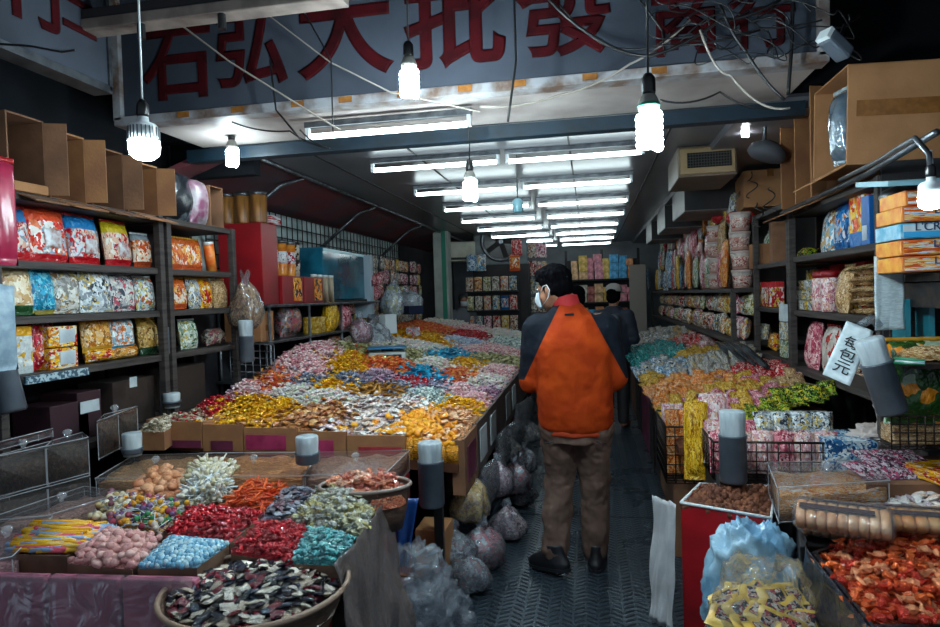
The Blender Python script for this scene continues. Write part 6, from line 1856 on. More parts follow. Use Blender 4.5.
for (x, y) in hexgrid(.45, 1.24, 3.66, 9.3, .062):
    if y < 4.32 and x < .82: continue
    dd = sorted((math.hypot(x - c.x, (y - c.y) * (.8 if y < 5.5 else .5)), i) for i, (c, q) in enumerate(RC))
    q = RC[dd[0][1]][1]
    pal = q[2][rnd.randrange(len(q[2]))]
    key = (q[3], pal)
    if key not in PM: PM[key] = plo.mesh(q[3], PR[pal], True)
    if y > 6 and rnd.random() < .35: continue
    o = bpy.data.objects.new(q[3], PM[key]); C.objects.link(o)
    bump_ = .07 * max(0, min(1, (dd[1][0] - dd[0][0]) / .2)) ** .6
    long_ = 1.5 if 'stick' in q[3] else 1
    o.location = (x, y, SR(x, y) - .045 + bump_ + rnd.uniform(0, .03)); o.scale = ((.55 if long_ > 1 else rnd.uniform(.85, 1.15)), 1, rnd.uniform(.85, 1.15) * long_)
    o.rotation_euler = (rnd.uniform(-1.35, -.75), rnd.uniform(-.25, .25), rnd.uniform(-.5, .5))
    tag(o, q[4], 'snack pack', q[4])
# dark silver packs leaning on the lower shelf of the narrow bay
for i in range(4):
    p = at(742 + i * 9, 362 + i * 1.5, X=1.16)
    snack_bag((p.x, p.y, p.z - .02), .7, .14, .28, .04, mat('dark_silver%d' % i, '#6a7278', .25, .5, col2='#15171b', nscale=7), 'dark silver pack leaning below the narrow bay, %s from the aisle' % ORD[i], None, rot=(-.9, .2, .9), name='silver_pack', cat='snack pack')
p = at(708, 371, X=.95)
carton((p.x, p.y, p.z - .06), 0, .07, .07, .10, M_['white'], 'small white tub before the golden packs', name='small_tub', cat='tub')


def wire_basket(label, x0, x1, y0, y1, z0, z1, s=.05, r=.0035):
    t = thing('wire_basket', label, 'basket', (x0, y0, z0))
    w_, d_, h_ = x1 - x0, y1 - y0, z1 - z0
    for nm, o, a, bq, u, v in (('wire_front', (0, 0, 0), (1, 0, 0), (0, 0, 1), w_, h_), ('wire_rear', (0, d_, 0), (1, 0, 0), (0, 0, 1), w_, h_), ('wire_side', (0, 0, 0), (0, 1, 0), (0, 0, 1), d_, h_), ('wire_side', (w_, 0, 0), (0, 1, 0), (0, 0, 1), d_, h_), ('wire_bottom', (0, 0, 0), (1, 0, 0), (0, 1, 0), w_, d_)):
        gridpanel(nm, '', o, a, bq, u, v, s, r, M_['iron'], parent=t)
    MB().tube([(0, 0, h_), (w_, 0, h_), (w_, d_, h_), (0, d_, h_), (0, 0, h_)], .006, 6).build('rim', M_['iron'], t, smooth=True)
    return t


# orange snack basket
p = at(657, 452, Z=.52); q = at(703, 452, Z=.52)
wire_basket('tall dark wire basket of orange snack bags on the right of the aisle', .40, .80, 3.74, 4.25, .44, .76)
for r_ in range(3):
    for j in range(5):
        for s_ in range(2):
            snack_bag((.455 + j * .074, 3.86 + s_ * .2, .455 + r_ * .12), rnd.uniform(-.2, .2), .085, .145, .08, PR['orangesnack'] if r_ < 2 else (PR['orangesnack'] if s_ == 0 else PR['pinkwhite']), 'orange snack pack in the tall wire basket, %s from the aisle, %s layer, %s row' % (ORD[j], ['bottom', 'middle', 'top'][r_], ['front', 'rear'][s_]), None, name='orange_pack', cat='snack pack', lean=-.2)
tag(MB().box((.62, 4.0, .215), (.36, .44, .43)).build('crate', M_['card2'], bevel=.005), 'dull brown crate under the tall wire basket', 'crate')
# hanging bags in front of it
p = at(664, 470, Y=3.62)
for i, (px, py, w, h, m, lab, op) in enumerate(((697, 480, .13, .42, 'bagyellow', 'long clear bag of yellow snacks hanging before the tall wire basket', 0), (716, 470, .16, .40, 'pinkwhite', 'clear bag of pink sweets right of the long yellow bag', 0))):
    p = at(px, py, Y=3.52)
    snack_bag((p.x, 3.52 + .05 * i, p.z), rnd.uniform(-.2, .2), w, h, .10, PR[m], lab, None, name='hanging_bag', cat='bag', lean=-.12)
# pink pack basket
wire_basket('low dark wire basket of pink and white packs behind the grey bag pipe', .56, 1.14, 3.20, 3.58, .62, .80, .045)
for j in range(6):
    for s_ in range(2):
        snack_bag((.61 + j * .095, 3.28 + s_ * .17, .63), rnd.uniform(-.2, .2), .11, .21 + .02 * s_, .08, PR['pinkwhite'] if (j + s_) % 3 else PR['pinkpack'], 'pink and white pack in the low wire basket, %s from the aisle in the %s row' % (ORD[j], ['front', 'rear'][s_]), None, name='pink_pack', cat='snack pack', lean=-.1)
for j in range(4):
    snack_bag((.86 + j * .08, 3.40, .80), rnd.uniform(-.3, .3), .12, .12, .06, PR['silver2'], 'silvery clear pack on top of the low wire basket, %s from the pipe' % ORD[j], None, name='clear_pack', cat='snack pack', lean=-.5)
tag(MB().box((.85, 3.4, .30), (.56, .36, .60)).build('crate', M_['dark'], bevel=.005), 'dark crate under the low wire basket', 'crate')
p = at(735, 484, Y=2.95); p_ = at(735, 436, Y=2.95)
bag_dispenser((p.x, 2.98, p.z), p_.z - p.z, .058, 'grey pipe holding white bags standing behind the chocolate balls', .10)
tag(MB().box((p.x, 3.06, p.z / 2), (.10, .10, p.z)).build('post', M_['dark']), 'dark post carrying the grey pipe behind the chocolate balls', 'post')
# blue and white carton of sweets
p = at(858, 452, Y=3.1)
carton((1.16, 3.30, .62), 0, .22, .24, .20, PR['bluewhite'], 'blue and white patterned carton beside the leaning grey pipe', cat='carton')

# ------------------------------------------------------------------ right front stall
RZ = .60
# red box of chocolate balls
e0, e1 = at(681, 506, Z=RZ), at(771, 522, Z=RZ)
e2, e3 = at(775, 489, Z=RZ), at(700, 487, Z=RZ)
q4 = [(e0.x, e0.y), (e1.x, e1.y), (e2.x, e2.y), (e3.x, e3.y)]
t = thing('chocolate_box', 'bright red box full of chocolate balls at the aisle corner of the right stall', 'box', (0, 0, 0))
MB().shell(q4, .0, RZ + .012, .008).build('box_body', M_['redbox'], t)
MB().tube([(p[0], p[1], RZ + .015) for p in q4 + q4[:1]], .007, 6).build('rim', M_['white'], t, smooth=True)
fill_tray('chocolate_ball', q4, RZ - .012, 'heaped in the bright red box', .05, layers=2, inset=.2)
pf = at(655, 600, Z=.02); pt = at(690, 505, Z=RZ)
drape('plastic_bag', 'white cloth bag hanging on the aisle side of the red box', [(e0.x - .10, e0.y + .12), (e0.x - .012, e0.y + .0)], .06, RZ + .01, mat('white_cloth', '#a8a9ac', .6, col2='#bcbdc0', nscale=7, bump=.2), 3, .03, .05, (30, 26), 6)
# big pale blue bag with yellow packets
bp_ = at(765, 590, Z=.42)
def crumple(name, label, c, rx, ry, z0, z1, m, sd=0, cat='bag', n=(64, 26), amp=.35, parent=None):
    """crumpled plastic: a closed dome broken by sharp ridges"""
    c = Vector(c)
    def fn(u, v):
        a = u * 2 * PI; r = math.cos(v * PI / 2 * .985) ** .55
        d = Vector((math.cos(a) * r, math.sin(a) * r, math.sin(v * PI / 2)))
        q = 1 - 2.2 * abs(mnoise.noise(d * 2.3 + Vector((sd, 0, 0)))) + .8 * (.25 - abs(mnoise.noise(d * 5.1 + Vector((0, sd, 0)))))
        k = 1 + amp * (q - .45)
        return (c.x + rx * d.x * k, c.y + ry * d.y * k, z0 + (z1 - z0) * max(0, d.z * (1 + amp * .7 * (q - .4))))
    b = MB().sheet(fn, *n)
    b.add([(c.x + rx * .6 * math.cos(2 * PI * i / 20), c.y + ry * .6 * math.sin(2 * PI * i / 20), z0) for i in range(20)], [tuple(range(19, -1, -1))])
    o = b.build(name, m, parent, smooth=True)
    if parent is None: tag(o, label, cat)
    return o


bp_ = at(768, 612, Z=.44)
fbag = thing('clear_bag', 'clear plastic bag full of yellow packets at the front of the right stall', 'bag', (0, 0, 0))
crumple('bag_film', '', (bp_.x, bp_.y), .21, .17, .0, .60, M_['clear'], 2, parent=fbag, amp=.16)
for j in range(30):
    a = j * 2.4; r = .02 + .145 * math.sqrt(j / 30)
    rim = thing('yellow_packet', 'yellow square sweet packet heaped inside the clear bag at the right front', 'sweet packet', (bp_.x + r * math.cos(a), bp_.y + r * math.sin(a) * .85, .43 + .055 * (1 - r / .16) + rnd.uniform(-.008, .016)), 0, 'yellow packets in the clear bag', rot=(rnd.uniform(.15, .75), rnd.uniform(-.35, .35), rnd.uniform(-.7, .7)))
    if j == 0:
        pm_ = pillow(.11, .095, .035, 3).mesh('packet_body', mat('yellow_packet', '#d8a83a', .3, col2='#e6c468', nscale=9, bump=.3), True); pm_.transform(Matrix.Rotation(-PI / 2, 4, 'X') @ Matrix.Translation((0, 0, -.05)))
        pq_ = MB().box((0, 0, .0185), (.056, .045, .003)).mesh('packet_picture', P_('packetpic', ['#1f1a1e', '#c8a08a', '#3a2a30', '#b8484c', '#d8c8b8'], scale=3), False)
    link('packet_body', pm_, rim); link('packet_picture', pq_, rim)
b = MB().lathe([(.12, .02), (.165, .12), (.165, .36), (.12, .41), (.01, .44)], (bp_.x, bp_.y, 0), 20)
tag(b.build('packet_bed', PR['goldpack'], smooth=True), 'the yellow packets lying deeper in the clear bag', 'sweet packet', None, 'stuff')
bb = at(757, 570, Z=.46)
M_['crblue'] = mat('crumpled_blue_film', '#6f9cba', .22, col2='#9fc0d2', nscale=7, bump=.6, bscale=24)
crumple('plastic_bag', 'crumpled pale blue plastic bag bulging behind the yellow packets', (bb.x, bb.y + .06), .175, .11, .22, .59, M_['crblue'], 7, amp=.26)
tag(MB().box((bb.x, bb.y + .07, .11), (.28, .10, .22)).build('crate', M_['dark']), 'small dark crate under the crumpled pale blue bag', 'crate')
# copper candy tray at the lower right
cpoly = [tuple(at(x, y, Z=.60)[:2]) for x, y in ((812, 562), (872, 640), (990, 640), (990, 548), (880, 538))]
fill_tray('copper_foil_candy', cpoly, .60, 'in the black lined tray at the lower right corner', .07, layers=2, inset=.2)
t = thing('lined_tray', 'tray lined with black plastic under the copper red candy', 'tray', (0, 0, 0))
MB().shell(cpoly, .44, .635, .012).build('tray_body', mat('black_film', '#16171b', .2, col2='#2c2f36', nscale=8, bump=.7, bscale=14), t)
def in_c(p, k): 
    cx = sum(q[0] for q in cpoly) / 5; cy = sum(q[1] for q in cpoly) / 5
    return (cx + (p[0] - cx) * k, cy + (p[1] - cy) * k)
MB().prism([in_c(p, .93) for p in cpoly], 0, .44).build('tray_base', M_['redbox'], t)
drape('plastic_sheet', 'dark glossy plastic hanging off the aisle side of the copper candy tray', [tuple(at(806, 535, Z=.62)[:2]), cpoly[0], cpoly[1]], .05, .64, bpy.data.materials['black_film'], 5, .03, .03, sd=11)
# platform behind: biscuits, jelly packs, acrylic box
plat = [tuple(at(x, y, Z=.62)[:2]) for x, y in ((800, 545), (990, 545), (990, 470), (790, 470))]
t = thing('goods_stand', 'dark stand under biscuits and acrylic box on the right', 'stand', (0, 0, 0))
MB().prism(plat, 0, .615).build('stand_body', M_['dark'], t, bevel=.004)


def flatpack(label, name, px, py, z, n, w, h, hh, m, cat, rz=0, seg='biscuit', topm=None):
    """row of upright biscuits in clear film"""
    p = at(px, py, Z=z)
    t = thing(name, label, cat, p, rz)
    for i in range(n):
        b = MB().lathe([(.001, 0), (hh * .42, 0), (hh * .48, w / n * .2), (hh * .48, w / n * .75), (hh * .42, w / n * .95), (.001, w / n * .95)], n=18, axis='X')
        x0 = -w / 2 + w * i / n
        b.v = [(x + x0, y * h / hh, zz + hh / 2) for x, y, zz in b.v]
        b.build(seg, m, t, smooth=True)
    def fn(u, v):
        a = v * 2 * PI; q = .03 * mnoise.noise(Vector((u * 9, v * 8, px)))
        k = 1 + .04 - .5 * max(0, abs(2 * u - 1) - .9) * 6
        return ((u - .5) * w * 1.08, math.sin(a) * h * .52 * k * (1 + q), hh / 2 + math.cos(a) * hh * .54 * k * (1 + q) + .004)
    MB().sheet(fn, 20, 20).build('film_wrap', M_['clear'], t, smooth=True)
    if topm is not None:
        for s in (-.22, .18):
            MB().box((w * s * .3, h * s, hh * 1.02 - abs(s) * hh * .1), (w * .8, h * .14, .004), rx=-s).build('printed_band', topm, t)
    return t


biscuit = mat('biscuit', '#c98450', .6, col2='#dba878', nscale=9, bump=.2)
jelly = mat('orange_cake', '#d07a20', .5, col2='#dba05a', nscale=9, bump=.2)
for i in range(2):
    flatpack('pack of round biscuits with red printing, %s of the two at the right stall' % ['lower', 'upper'][i], 'biscuit_pack', 846 - i * 3, 538 - i * 6, .62 + i * .088, 9, .27, .19, .088, biscuit, 'biscuit pack', -.35, topm=M_['redink'] if i else None)
for i in range(2):
    flatpack('pack of small orange cakes, %s of the two right of the biscuits' % ['lower', 'upper'][i], 'cake_pack', 917, 536 - i * 5, .62 + i * .072, 7, .26, .16, .072, jelly, 'cake pack', -.15, seg='cake', topm=M_['redink'] if i else None)
fill_tray('clear_wrapped_candy', [tuple(at(x, y, Z=.66)[:2]) for x, y in ((884, 512), (960, 512), (960, 492), (890, 492))], .66, 'in the tray right of the acrylic cracker box', .04)
tag(MB().shell([tuple(at(x, y, Z=.66)[:2]) for x, y in ((882, 514), (962, 514), (962, 490), (888, 490))], .617, .665).build('sweet_tray', cardtray), 'shallow tray of clear sweets behind the orange cakes', 'tray')
acrylic('clear acrylic box of orange crackers with glass knob on the right stall', [(778, 487), (889, 480), (872, 460), (768, 462)], .617, .76, 'snack_filling', snackp('orange_wafers', ['#c07a34', '#d09a58', '#a85c22', '#d8b07a', '#b8c4cc']), fillz=.7)
# patterned purple packets and yellow box
for r_ in range(2):
    for j in range(4):
        p = at(878 + j * 14 + r_ * 5, 478 - r_ * 10, Z=.74)
        if j * 14 + 878 > 940: continue
        snack_bag((p.x, p.y, .735 + r_ * .012), .3, .11, .15, .03, P_('purplepk%d' % j, ['#b0a0aa', '#6b3350', '#c4b8be', '#3a2434', '#a83c5c'], scale=8) if r_ == 0 else PR['purplepk%d' % j], 'white and purple packet lying behind the acrylic cracker box, %s from the left in the %s row' % (ORD[j], ['front', 'rear'][r_]), None, rot=(-1.3, 0, .3 + rnd.uniform(-.3, .3)), name='purple_packet', cat='snack pack')
pp = [tuple(at(x, y, Z=.735)[:2]) for x, y in ((866, 484), (955, 484), (945, 455), (868, 455))]
tag(MB().prism(pp, .616, .733).build('carton', M_['card2']), 'carton under the white and purple packets', 'box')
p = at(934, 470, Z=.78)
carton((p.x + .06, p.y + .03, .737), .3, .2, .2, .05, PR['yellowbag'], 'yellow open box at the right edge behind the purple packets', cat='carton')
p = at(893, 458, Z=.74)
mpp = mat('pinkish_paper_bag', '#a89a94', .5, col2='#bfb2aa', nscale=6, bump=.5)
t = thing('plastic_bag', 'crumpled off white bag tied below the leaning grey pipe', 'bag', (0, 0, 0))
crumple('bag_body', '', (p.x, p.y + .1), .15, .09, .735, .86, mpp, 5, parent=t)
MB().lathe([(.07, .0), (.04, .08), (.05, .13), (.06, .15)], (p.x + .02, p.y + .1, .81), 14).build('twisted_neck', mpp, t, smooth=True)

# ------------------------------------------------------------------ under the long table: bags along the aisle
P_('uy', ['#c08a10', '#d8a41e', '#8a5f0a', '#e0b848'], scale=10); P_('uw', ['#4a4c50', '#7a7c80', '#2e2e32', '#9a9ca0', '#6b2a30'], scale=8)
P_('ur', ['#7d1a26', '#a83a44', '#4a1018', '#8a8488'], scale=8); P_('ub', ['#3a2c22', '#5c4634', '#1f1812', '#7a6450'], scale=9); P_('up', ['#8a5a62', '#a88088', '#5c3a42', '#c0a8ac'], scale=8)
for i, (px, py, h, r, m, lab, Y) in enumerate((
        (470, 498, .30, .12, 'uy', 'clear bag of yellow sweets hanging under the aisle trays', 3.55),
        (498, 478, .26, .10, 'up', 'clear bag of pink sweets hanging under the aisle trays', 4.05),
        (508, 448, .24, .10, 'ub', 'clear bag of brown sweets hanging further up the aisle', 4.9),
        (452, 548, .26, .15, 'uw', 'clear bag of dark and pale sweets under the aisle trays beside the black post', 3.36),
        (482, 552, .28, .14, 'ur', 'clear bag with red bits lying on the floor by the aisle', 3.5),
        (468, 592, .22, .12, 'uw', 'clear bag of wrapped goods on the floor before the black post', 3.22),
        (507, 525, .24, .12, 'up', 'dull pink bag on the floor at the aisle edge', 3.95),
        (514, 478, .26, .11, 'ur', 'dull red bag hanging at the aisle edge behind the pink one', 4.5),
        (518, 505, .24, .12, 'uw', 'dull silver bag at the aisle edge further in', 4.6),
        (524, 460, .24, .11, 'uw', 'dim pale bag at the aisle edge by the walking man', 5.3),
        (526, 430, .24, .11, 'ub', 'dim bag hanging by the left hand of the walking man', 5.7))):
    p = at(px, py, Y=Y)
    sack((min(p.x, -.50), Y, max(p.z - h * .45, .004)), h, r, PR[m], lab, name='bag', sd=i * 3, film_=M_['haze'])
for i in range(5):
    y = 3.75 + i * .6
    snack_bag((-.62, y, .30 + .06 * (i % 2)), PI / 2 + rnd.uniform(-.3, .3), .3, .24, .10, film('bagfilm%d' % i, (.4, .42, .46), .10, .15, .9, 20, .6), 'clear empty looking bag hanging under the aisle trays, %s from the black post' % ORD[i], None, name='hanging_bag', cat='bag')
# big clear bag at the bottom, red brown tie
pb_ = at(395, 615, Z=.12)
t = thing('plastic_bag', 'big clear crumpled plastic bag on the floor by the red cabinet', 'bag', (0, 0, 0))
crumple('bag_film', '', (pb_.x, pb_.y + .05), .25, .22, .003, .36, M_['haze'], 9, parent=t, amp=.4)
MB().tube([(pb_.x - .16, pb_.y - .06, .30), (pb_.x - .05, pb_.y - .10, .345), (pb_.x + .05, pb_.y - .08, .34), (pb_.x + .11, pb_.y - .01, .30)], .008).build('tie', M_['woodred'], t, smooth=True)
p = at(445, 612, Z=.05)
crumple('plastic_bag', 'low clear crumpled plastic bag at the foot of the black post', (p.x - .02, p.y - .14), .17, .13, .003, .22, M_['haze'], 15, amp=.4)
# blue pennant bags on the red cabinet
e0, e1 = at(388, 480, Z=.6), at(412, 470, Z=.6)
for i, (px, py, c, lab) in enumerate(((392, 528, '#1a6fa0', 'light blue pointed plastic bag clipped to the red cabinet'), (408, 530, '#123a74', 'dark blue pointed plastic bag beside the light blue one'))):
    p = at(px, 500, Y=2.92)
    def fnt(u, v, k=i): 
        wv = .075 * (1 - .75 * v) 
        return (p.x + (u - .5) * 2 * wv, 2.86 - .03 * k + .012 * math.sin(u * 9 + v * 4), at(px, 494, Y=2.9).z - v * (.22 + .10 * k))
    tag(MB().sheet(fnt, 10, 12).build('blue_bag', mat('blue_plastic%d' % i, c, .3, bump=.3, bscale=20), smooth=True, solid=.004), lab, 'bag')
tag(MB().box((at(398, 520, Y=2.84).x, 2.83, at(398, 515, Y=2.84).z), (.012, .012, .06), ry=.5).build('clip', mat('teal_clip', '#2f9a8a', .4)), 'teal clip on the light blue bag', 'clip')
tag(MB().box((at(420, 575, Z=.2).x, 3.25, .17), (.16, .2, .34)).build('carton', M_['cardpale'], bevel=.004), 'pale brown carton standing behind the black post', 'box')

# ------------------------------------------------------------------ back wall of the shop
YB_ = 12.9
t = rack('back_rack', 'tall dark rack at the far end of the shop', 0, 0, 0, 0, [], 1, ()) if False else None
xa, xb = at(566, 280, Y=YB_).x, at(640, 280, Y=YB_).x
t = thing('back_rack', 'tall dark rack full of cartons at the far end of the shop', 'shelving', (0, 0, 0))
zl_ = [at(600, y_, Y=YB_).z for y_ in (345, 325, 302, 279)]
for z in zl_: MB().box(((xa + xb) / 2, YB_ + .15, z - .015), (xb - xa, .4, .03)).build('shelf_board', M_['dark'], t)
for x in (xa, (xa + xb) / 2, xb): MB().box((x, YB_ + .32, 1.2), (.05, .05, 2.4)).build('post', M_['dark'], t)
MB().box(((xa + xb) / 2, YB_ + .37, 1.1), (xb - xa, .03, 2.2)).build('back_panel', M_['dark'], t)
cols_ = [('#c89a6a', 'tan'), ('#c8a03a', 'yellow'), ('#b86a78', 'pink'), ('#c87a8a', 'rose'), ('#d0a848', 'gold'), ('#2a8fc0', 'bright blue'), ('#c87a3a', 'orange'), ('#b0a898', 'grey'), ('#8f3a2c', 'brick red')]
pm2 = [mat('stock_%d' % i, c, .5, col2=rgb(c)[:3] and tuple(min(1, x * 1.6 + .1) for x in rgb(c)[:3]), nscale=16) for i, (c, _) in enumerate(cols_)]
for r_ in range(4):
    for j in range(8):
        x = xa + .1 + (xb - xa - .2) * (j + .5) / 8
        for s_ in range(3 if r_ == 3 else 2):
            k = ([0, 1, 2, 3, 4, 5, 5, 6][j] + (r_ * 3 if r_ < 3 else 0) + (8 if r_ == 3 and s_ == 0 and j == 1 else 0)) % 9
            hh = (.155 if r_ == 3 else .17) * [.8, 1, .9, 1.05, .85, 1, .95, .8][j]
            carton((x + rnd.uniform(-.015, .015), YB_ + .08 + rnd.uniform(-.05, .05), zl_[r_] + .002 + s_ * (hh + .002)), rnd.uniform(-.08, .08), [.12, .16, .14, .16, .13, .17, .15, .13][j], .2, hh, pm2[k], '%s far rack carton, %s column from left, %s board from below, %s' % (cols_[k][1], ORD[j], ORD[r_], ['bottom', 'middle', 'top'][s_]), name='stock_carton', cat='carton')
p = at(632, 300, Y=11.6)
tag(MB().box((at(638, 300, Y=11.6).x, 11.6, 1.0), (.28, .06, 2.0)).build('panel_board', mat('grey_column', '#8a8078', .6)), 'pale grey board standing at the end of the right display rack', 'board')
# ------------------------------------------------------------------ people
def limb(b, pts, rs, n=14, flat=None):
    """tapered chain as overlapping round pieces, fused later"""
    P = [Vector(p) for p in pts]
    fine = []; fr = []
    for i in range(len(P) - 1):
        k = 6
        for j in range(k):
            t = j / k; fine.append(P[i].lerp(P[i + 1], t)); fr.append(rs[i] + (rs[i + 1] - rs[i]) * t)
    fine.append(P[-1]); fr.append(rs[-1])
    b.tube(fine, 0, n, rs=fr)
    b.ball(P[0], rs[0], n, 8); b.ball(P[-1], rs[-1], n, 8)
    for i in range(1, len(P) - 1): b.ball(P[i], rs[i], n, 8)


def loft(b, rings, n=28):
    """rings: (x, y, z, rx, ry, power) stacked ellipse sections"""
    vs = []
    for x, y, z, rx, ry, pw in rings:
        for i in range(n):
            a = 2 * PI * i / n; c, s = math.cos(a), math.sin(a)
            vs.append((x + rx * math.copysign(abs(c) ** pw, c), y + ry * math.copysign(abs(s) ** pw, s), z))
    m = len(rings)
    fs = [(k * n + i, k * n + (i + 1) % n, (k + 1) * n + (i + 1) % n, (k + 1) * n + i) for k in range(m - 1) for i in range(n)]
    fs += [tuple(range(n - 1, -1, -1)), tuple((m - 1) * n + i for i in range(n))]
    b.add(vs, fs)


def fuse(b, name, m, parent, vox=.008, smooth=6, disp=None):
    o = b.build(name, m, parent, smooth=True)
    r = o.modifiers.new('fuse', 'REMESH'); r.mode = 'VOXEL'; r.voxel_size = vox; r.use_smooth_shade = True
    s = o.modifiers.new('smooth', 'SMOOTH'); s.factor = .5; s.iterations = smooth
    if disp:
        for k, (size, strength) in enumerate(disp):
            tx = bpy.data.textures.new(name + '_folds%d' % k, 'CLOUDS'); tx.noise_scale = size; tx.noise_depth = 2
            d = o.modifiers.new('folds%d' % k, 'DISPLACE'); d.texture = tx; d.strength = strength; d.mid_level = .5; d.texture_coords = 'LOCAL'
    return o


def head_into(b, c, yaw, pitch, s=1.0):
    """skull, jaw, nose, ears; c is the centre of the head, face towards +Y before yaw"""
    M = Euler((pitch, 0, yaw)).to_matrix(); c = Vector(c)
    q = lambda x, y, z: c + M @ (Vector((x, y, z)) * s)
    def el(p, r, n=18, m=12):
        k = MB().ball((0, 0, 0), r, n, m)
        b.add([c + M @ ((Vector(v) + Vector(p)) * s) for v in k.v], k.f)
    el((0, -.012, .03), (.076, .094, .088)); el((0, .025, -.045), (.060, .070, .075)); el((0, .055, -.085), (.034, .034, .030))
    el((0, .092, -.03), (.013, .022, .022)); el((0, .09, -.008), (.010, .014, .03)); el((-.028, .078, .012), (.02, .012, .010)); el((.028, .078, .012), (.02, .012, .010))
    for sx in (-1, 1):
        el((sx * .078, -.012, -.015), (.010, .020, .033), 12, 8); el((sx * .074, .0, -.03), (.008, .012, .018), 10, 8)
    el((0, .083, -.062), (.024, .010, .007), 12, 8)
    return q, M


def hand_into(b, wrist, d, side, s=1.0):
    """relaxed, slightly curled hand; d = direction of the forearm"""
    d = Vector(d).normalized(); up = Vector((0, 0, 1)); lat = d.cross(up).normalized(); nrm = lat.cross(d)
    w_ = Vector(wrist)
    limb(b, [w_, w_ + d * .05 * s, w_ + d * .085 * s], [.026 * s, .034 * s, .034 * s], 10)
    for i, (o, L_) in enumerate(((-.027, .068), (-.009, .078), (.009, .073), (.027, .056))):
        r0 = w_ + d * .085 * s + lat * o * s
        k1 = r0 + (d * .9 - nrm * .35).normalized() * L_ * .5 * s
        k2 = k1 + (d * .5 - nrm * .85).normalized() * L_ * .3 * s
        k3 = k2 + (-d * .1 - nrm).normalized() * L_ * .25 * s
        limb(b, [r0, k1, k2, k3], [.0098 * s, .009 * s, .0085 * s, .0075 * s], 8)
    t0 = w_ + d * .03 * s - lat * side * .03 * s
    limb(b, [t0, t0 + (d * .6 - lat * side * .7).normalized() * .035 * s, t0 + (d * 1.2 - lat * side * .7 - nrm * .3).normalized() * .068 * s], [.014 * s, .0115 * s, .0095 * s], 8)


skin = mat('skin', '#8d5f48', .55, col2='#9c6d54', nscale=8)
hairm = mat('black_hair', '#050507', .85, col2='#09090c', nscale=60, bump=.6, bscale=120, stretch=(1, 1, .3), spec=.02)
khaki = mat('khaki_cotton', '#5e473c', .85, col2='#4c382f', nscale=6, bump=.3, bscale=9)
shoem = mat('black_shoe', '#101013', .5, col2='#1b1b20', nscale=14)

# jacket: orange fleece with navy raglan shoulders and sleeves, a garment pattern tied to its own cut
def jacket_mat():
    m, t, N, L, b = nt('jacket_fleece')
    tc = N.new('ShaderNodeTexCoord'); s = N.new('ShaderNodeSeparateXYZ'); L.new(tc.outputs['Object'], s.inputs[0])
    ax = mth2(N, L, 'ABSOLUTE', mth2(N, L, 'ADD', s.outputs[0], -.005))
    # seam: |x| = .075 at the collar (z 1.46) to .215 at the armpit (z 1.10)
    seam = mth2(N, L, 'MULTIPLY_ADD', s.outputs[2], -.50, .805)
    over = mth2(N, L, 'GREATER_THAN', mth2(N, L, 'SUBTRACT', ax, seam), 0)
    up = mth2(N, L, 'GREATER_THAN', s.outputs[2], 1.06)
    navy = mth2(N, L, 'MULTIPLY', over, up)
    n = N.new('ShaderNodeTexNoise'); n.inputs['Scale'].default_value = 9; n.inputs['Detail'].default_value = 5; L.new(tc.outputs['Object'], n.inputs['Vector'])
    r = N.new('ShaderNodeValToRGB'); r.color_ramp.elements[0].position = .35; r.color_ramp.elements[0].color = rgb('#8a2905'); r.color_ramp.elements[1].position = .7; r.color_ramp.elements[1].color = rgb('#a23a09')
    L.new(n.outputs[0], r.inputs[0])
    mx = N.new('ShaderNodeMix'); mx.data_type = 'RGBA'; L.new(navy, mx.inputs[0]); L.new(r.outputs[0], mx.inputs[6]); mx.inputs[7].default_value = rgb('#10161f')
    L.new(mx.outputs[2], b.inputs['Base Color']); b.inputs['Roughness'].default_value = .85
    b.inputs['Specular IOR Level'].default_value = .15
    n2 = N.new('ShaderNodeTexNoise'); n2.inputs['Scale'].default_value = 22; n2.inputs['Detail'].default_value = 4; L.new(tc.outputs['Object'], n2.inputs['Vector'])
    bp = N.new('ShaderNodeBump'); bp.inputs['Strength'].default_value = .35; bp.inputs['Distance'].default_value = .01; L.new(n2.outputs[0], bp.inputs['Height']); L.new(bp.outputs[0], b.inputs['Normal'])
    return m


def mth2(N, L, op, a, bb=None, c=None):
    n = N.new('ShaderNodeMath'); n.operation = op
    for i, q in enumerate((a, bb, c)):
        if q is None: continue
        if isinstance(q, (int, float)): n.inputs[i].default_value = q
        else: L.new(q, n.inputs[i])
    return n.outputs[0]


MAN = thing('person', 'man in an orange and navy jacket walking away up the aisle wearing a face mask', 'person', (-.10, 3.56, 0), 0)
HX, HY, HZ = -.10, .05, 1.565
b = MB()
# arms come forward at the elbow, hands meet before the belly
SHL, SHR = (-.185, .02, 1.36), (.165, .02, 1.36)
ELL, ELR = (-.235, .03, 1.06), (.215, .04, 1.06)
WRL, WRR = (-.17, .27, 1.02), (.13, .28, 1.02)
limb(b, [(0, 0, .93), (0, .0, 1.1), (0, .01, 1.3)], [.12, .105, .10])
limb(b, [(0, .01, 1.3), (-.01, .02, 1.42), (-.03, .035, 1.49), (HX, HY - .02, 1.54)], [.10, .07, .056, .054])
for sh, el_, wr, sd in ((SHL, ELL, WRL, 1), (SHR, ELR, WRR, -1)):
    limb(b, [(0, .01, 1.33), sh, el_, wr], [.08, .062, .043, .028])
    hand_into(b, wr, Vector(wr) - Vector(el_), sd)
LEGL = [(-.09, .0, .90), (-.095, .05, .50), (-.125, -.05, .12)]
LEGR = [(.09, .0, .90), (.10, .06, .50), (.095, .045, .10)]
for lg in (LEGL, LEGR): limb(b, lg, [.085, .06, .042])
q_, Mh = head_into(b, (HX, HY, HZ), 1.0, -.22, .99)
body = fuse(b, 'body', skin, MAN, .0075, 5)
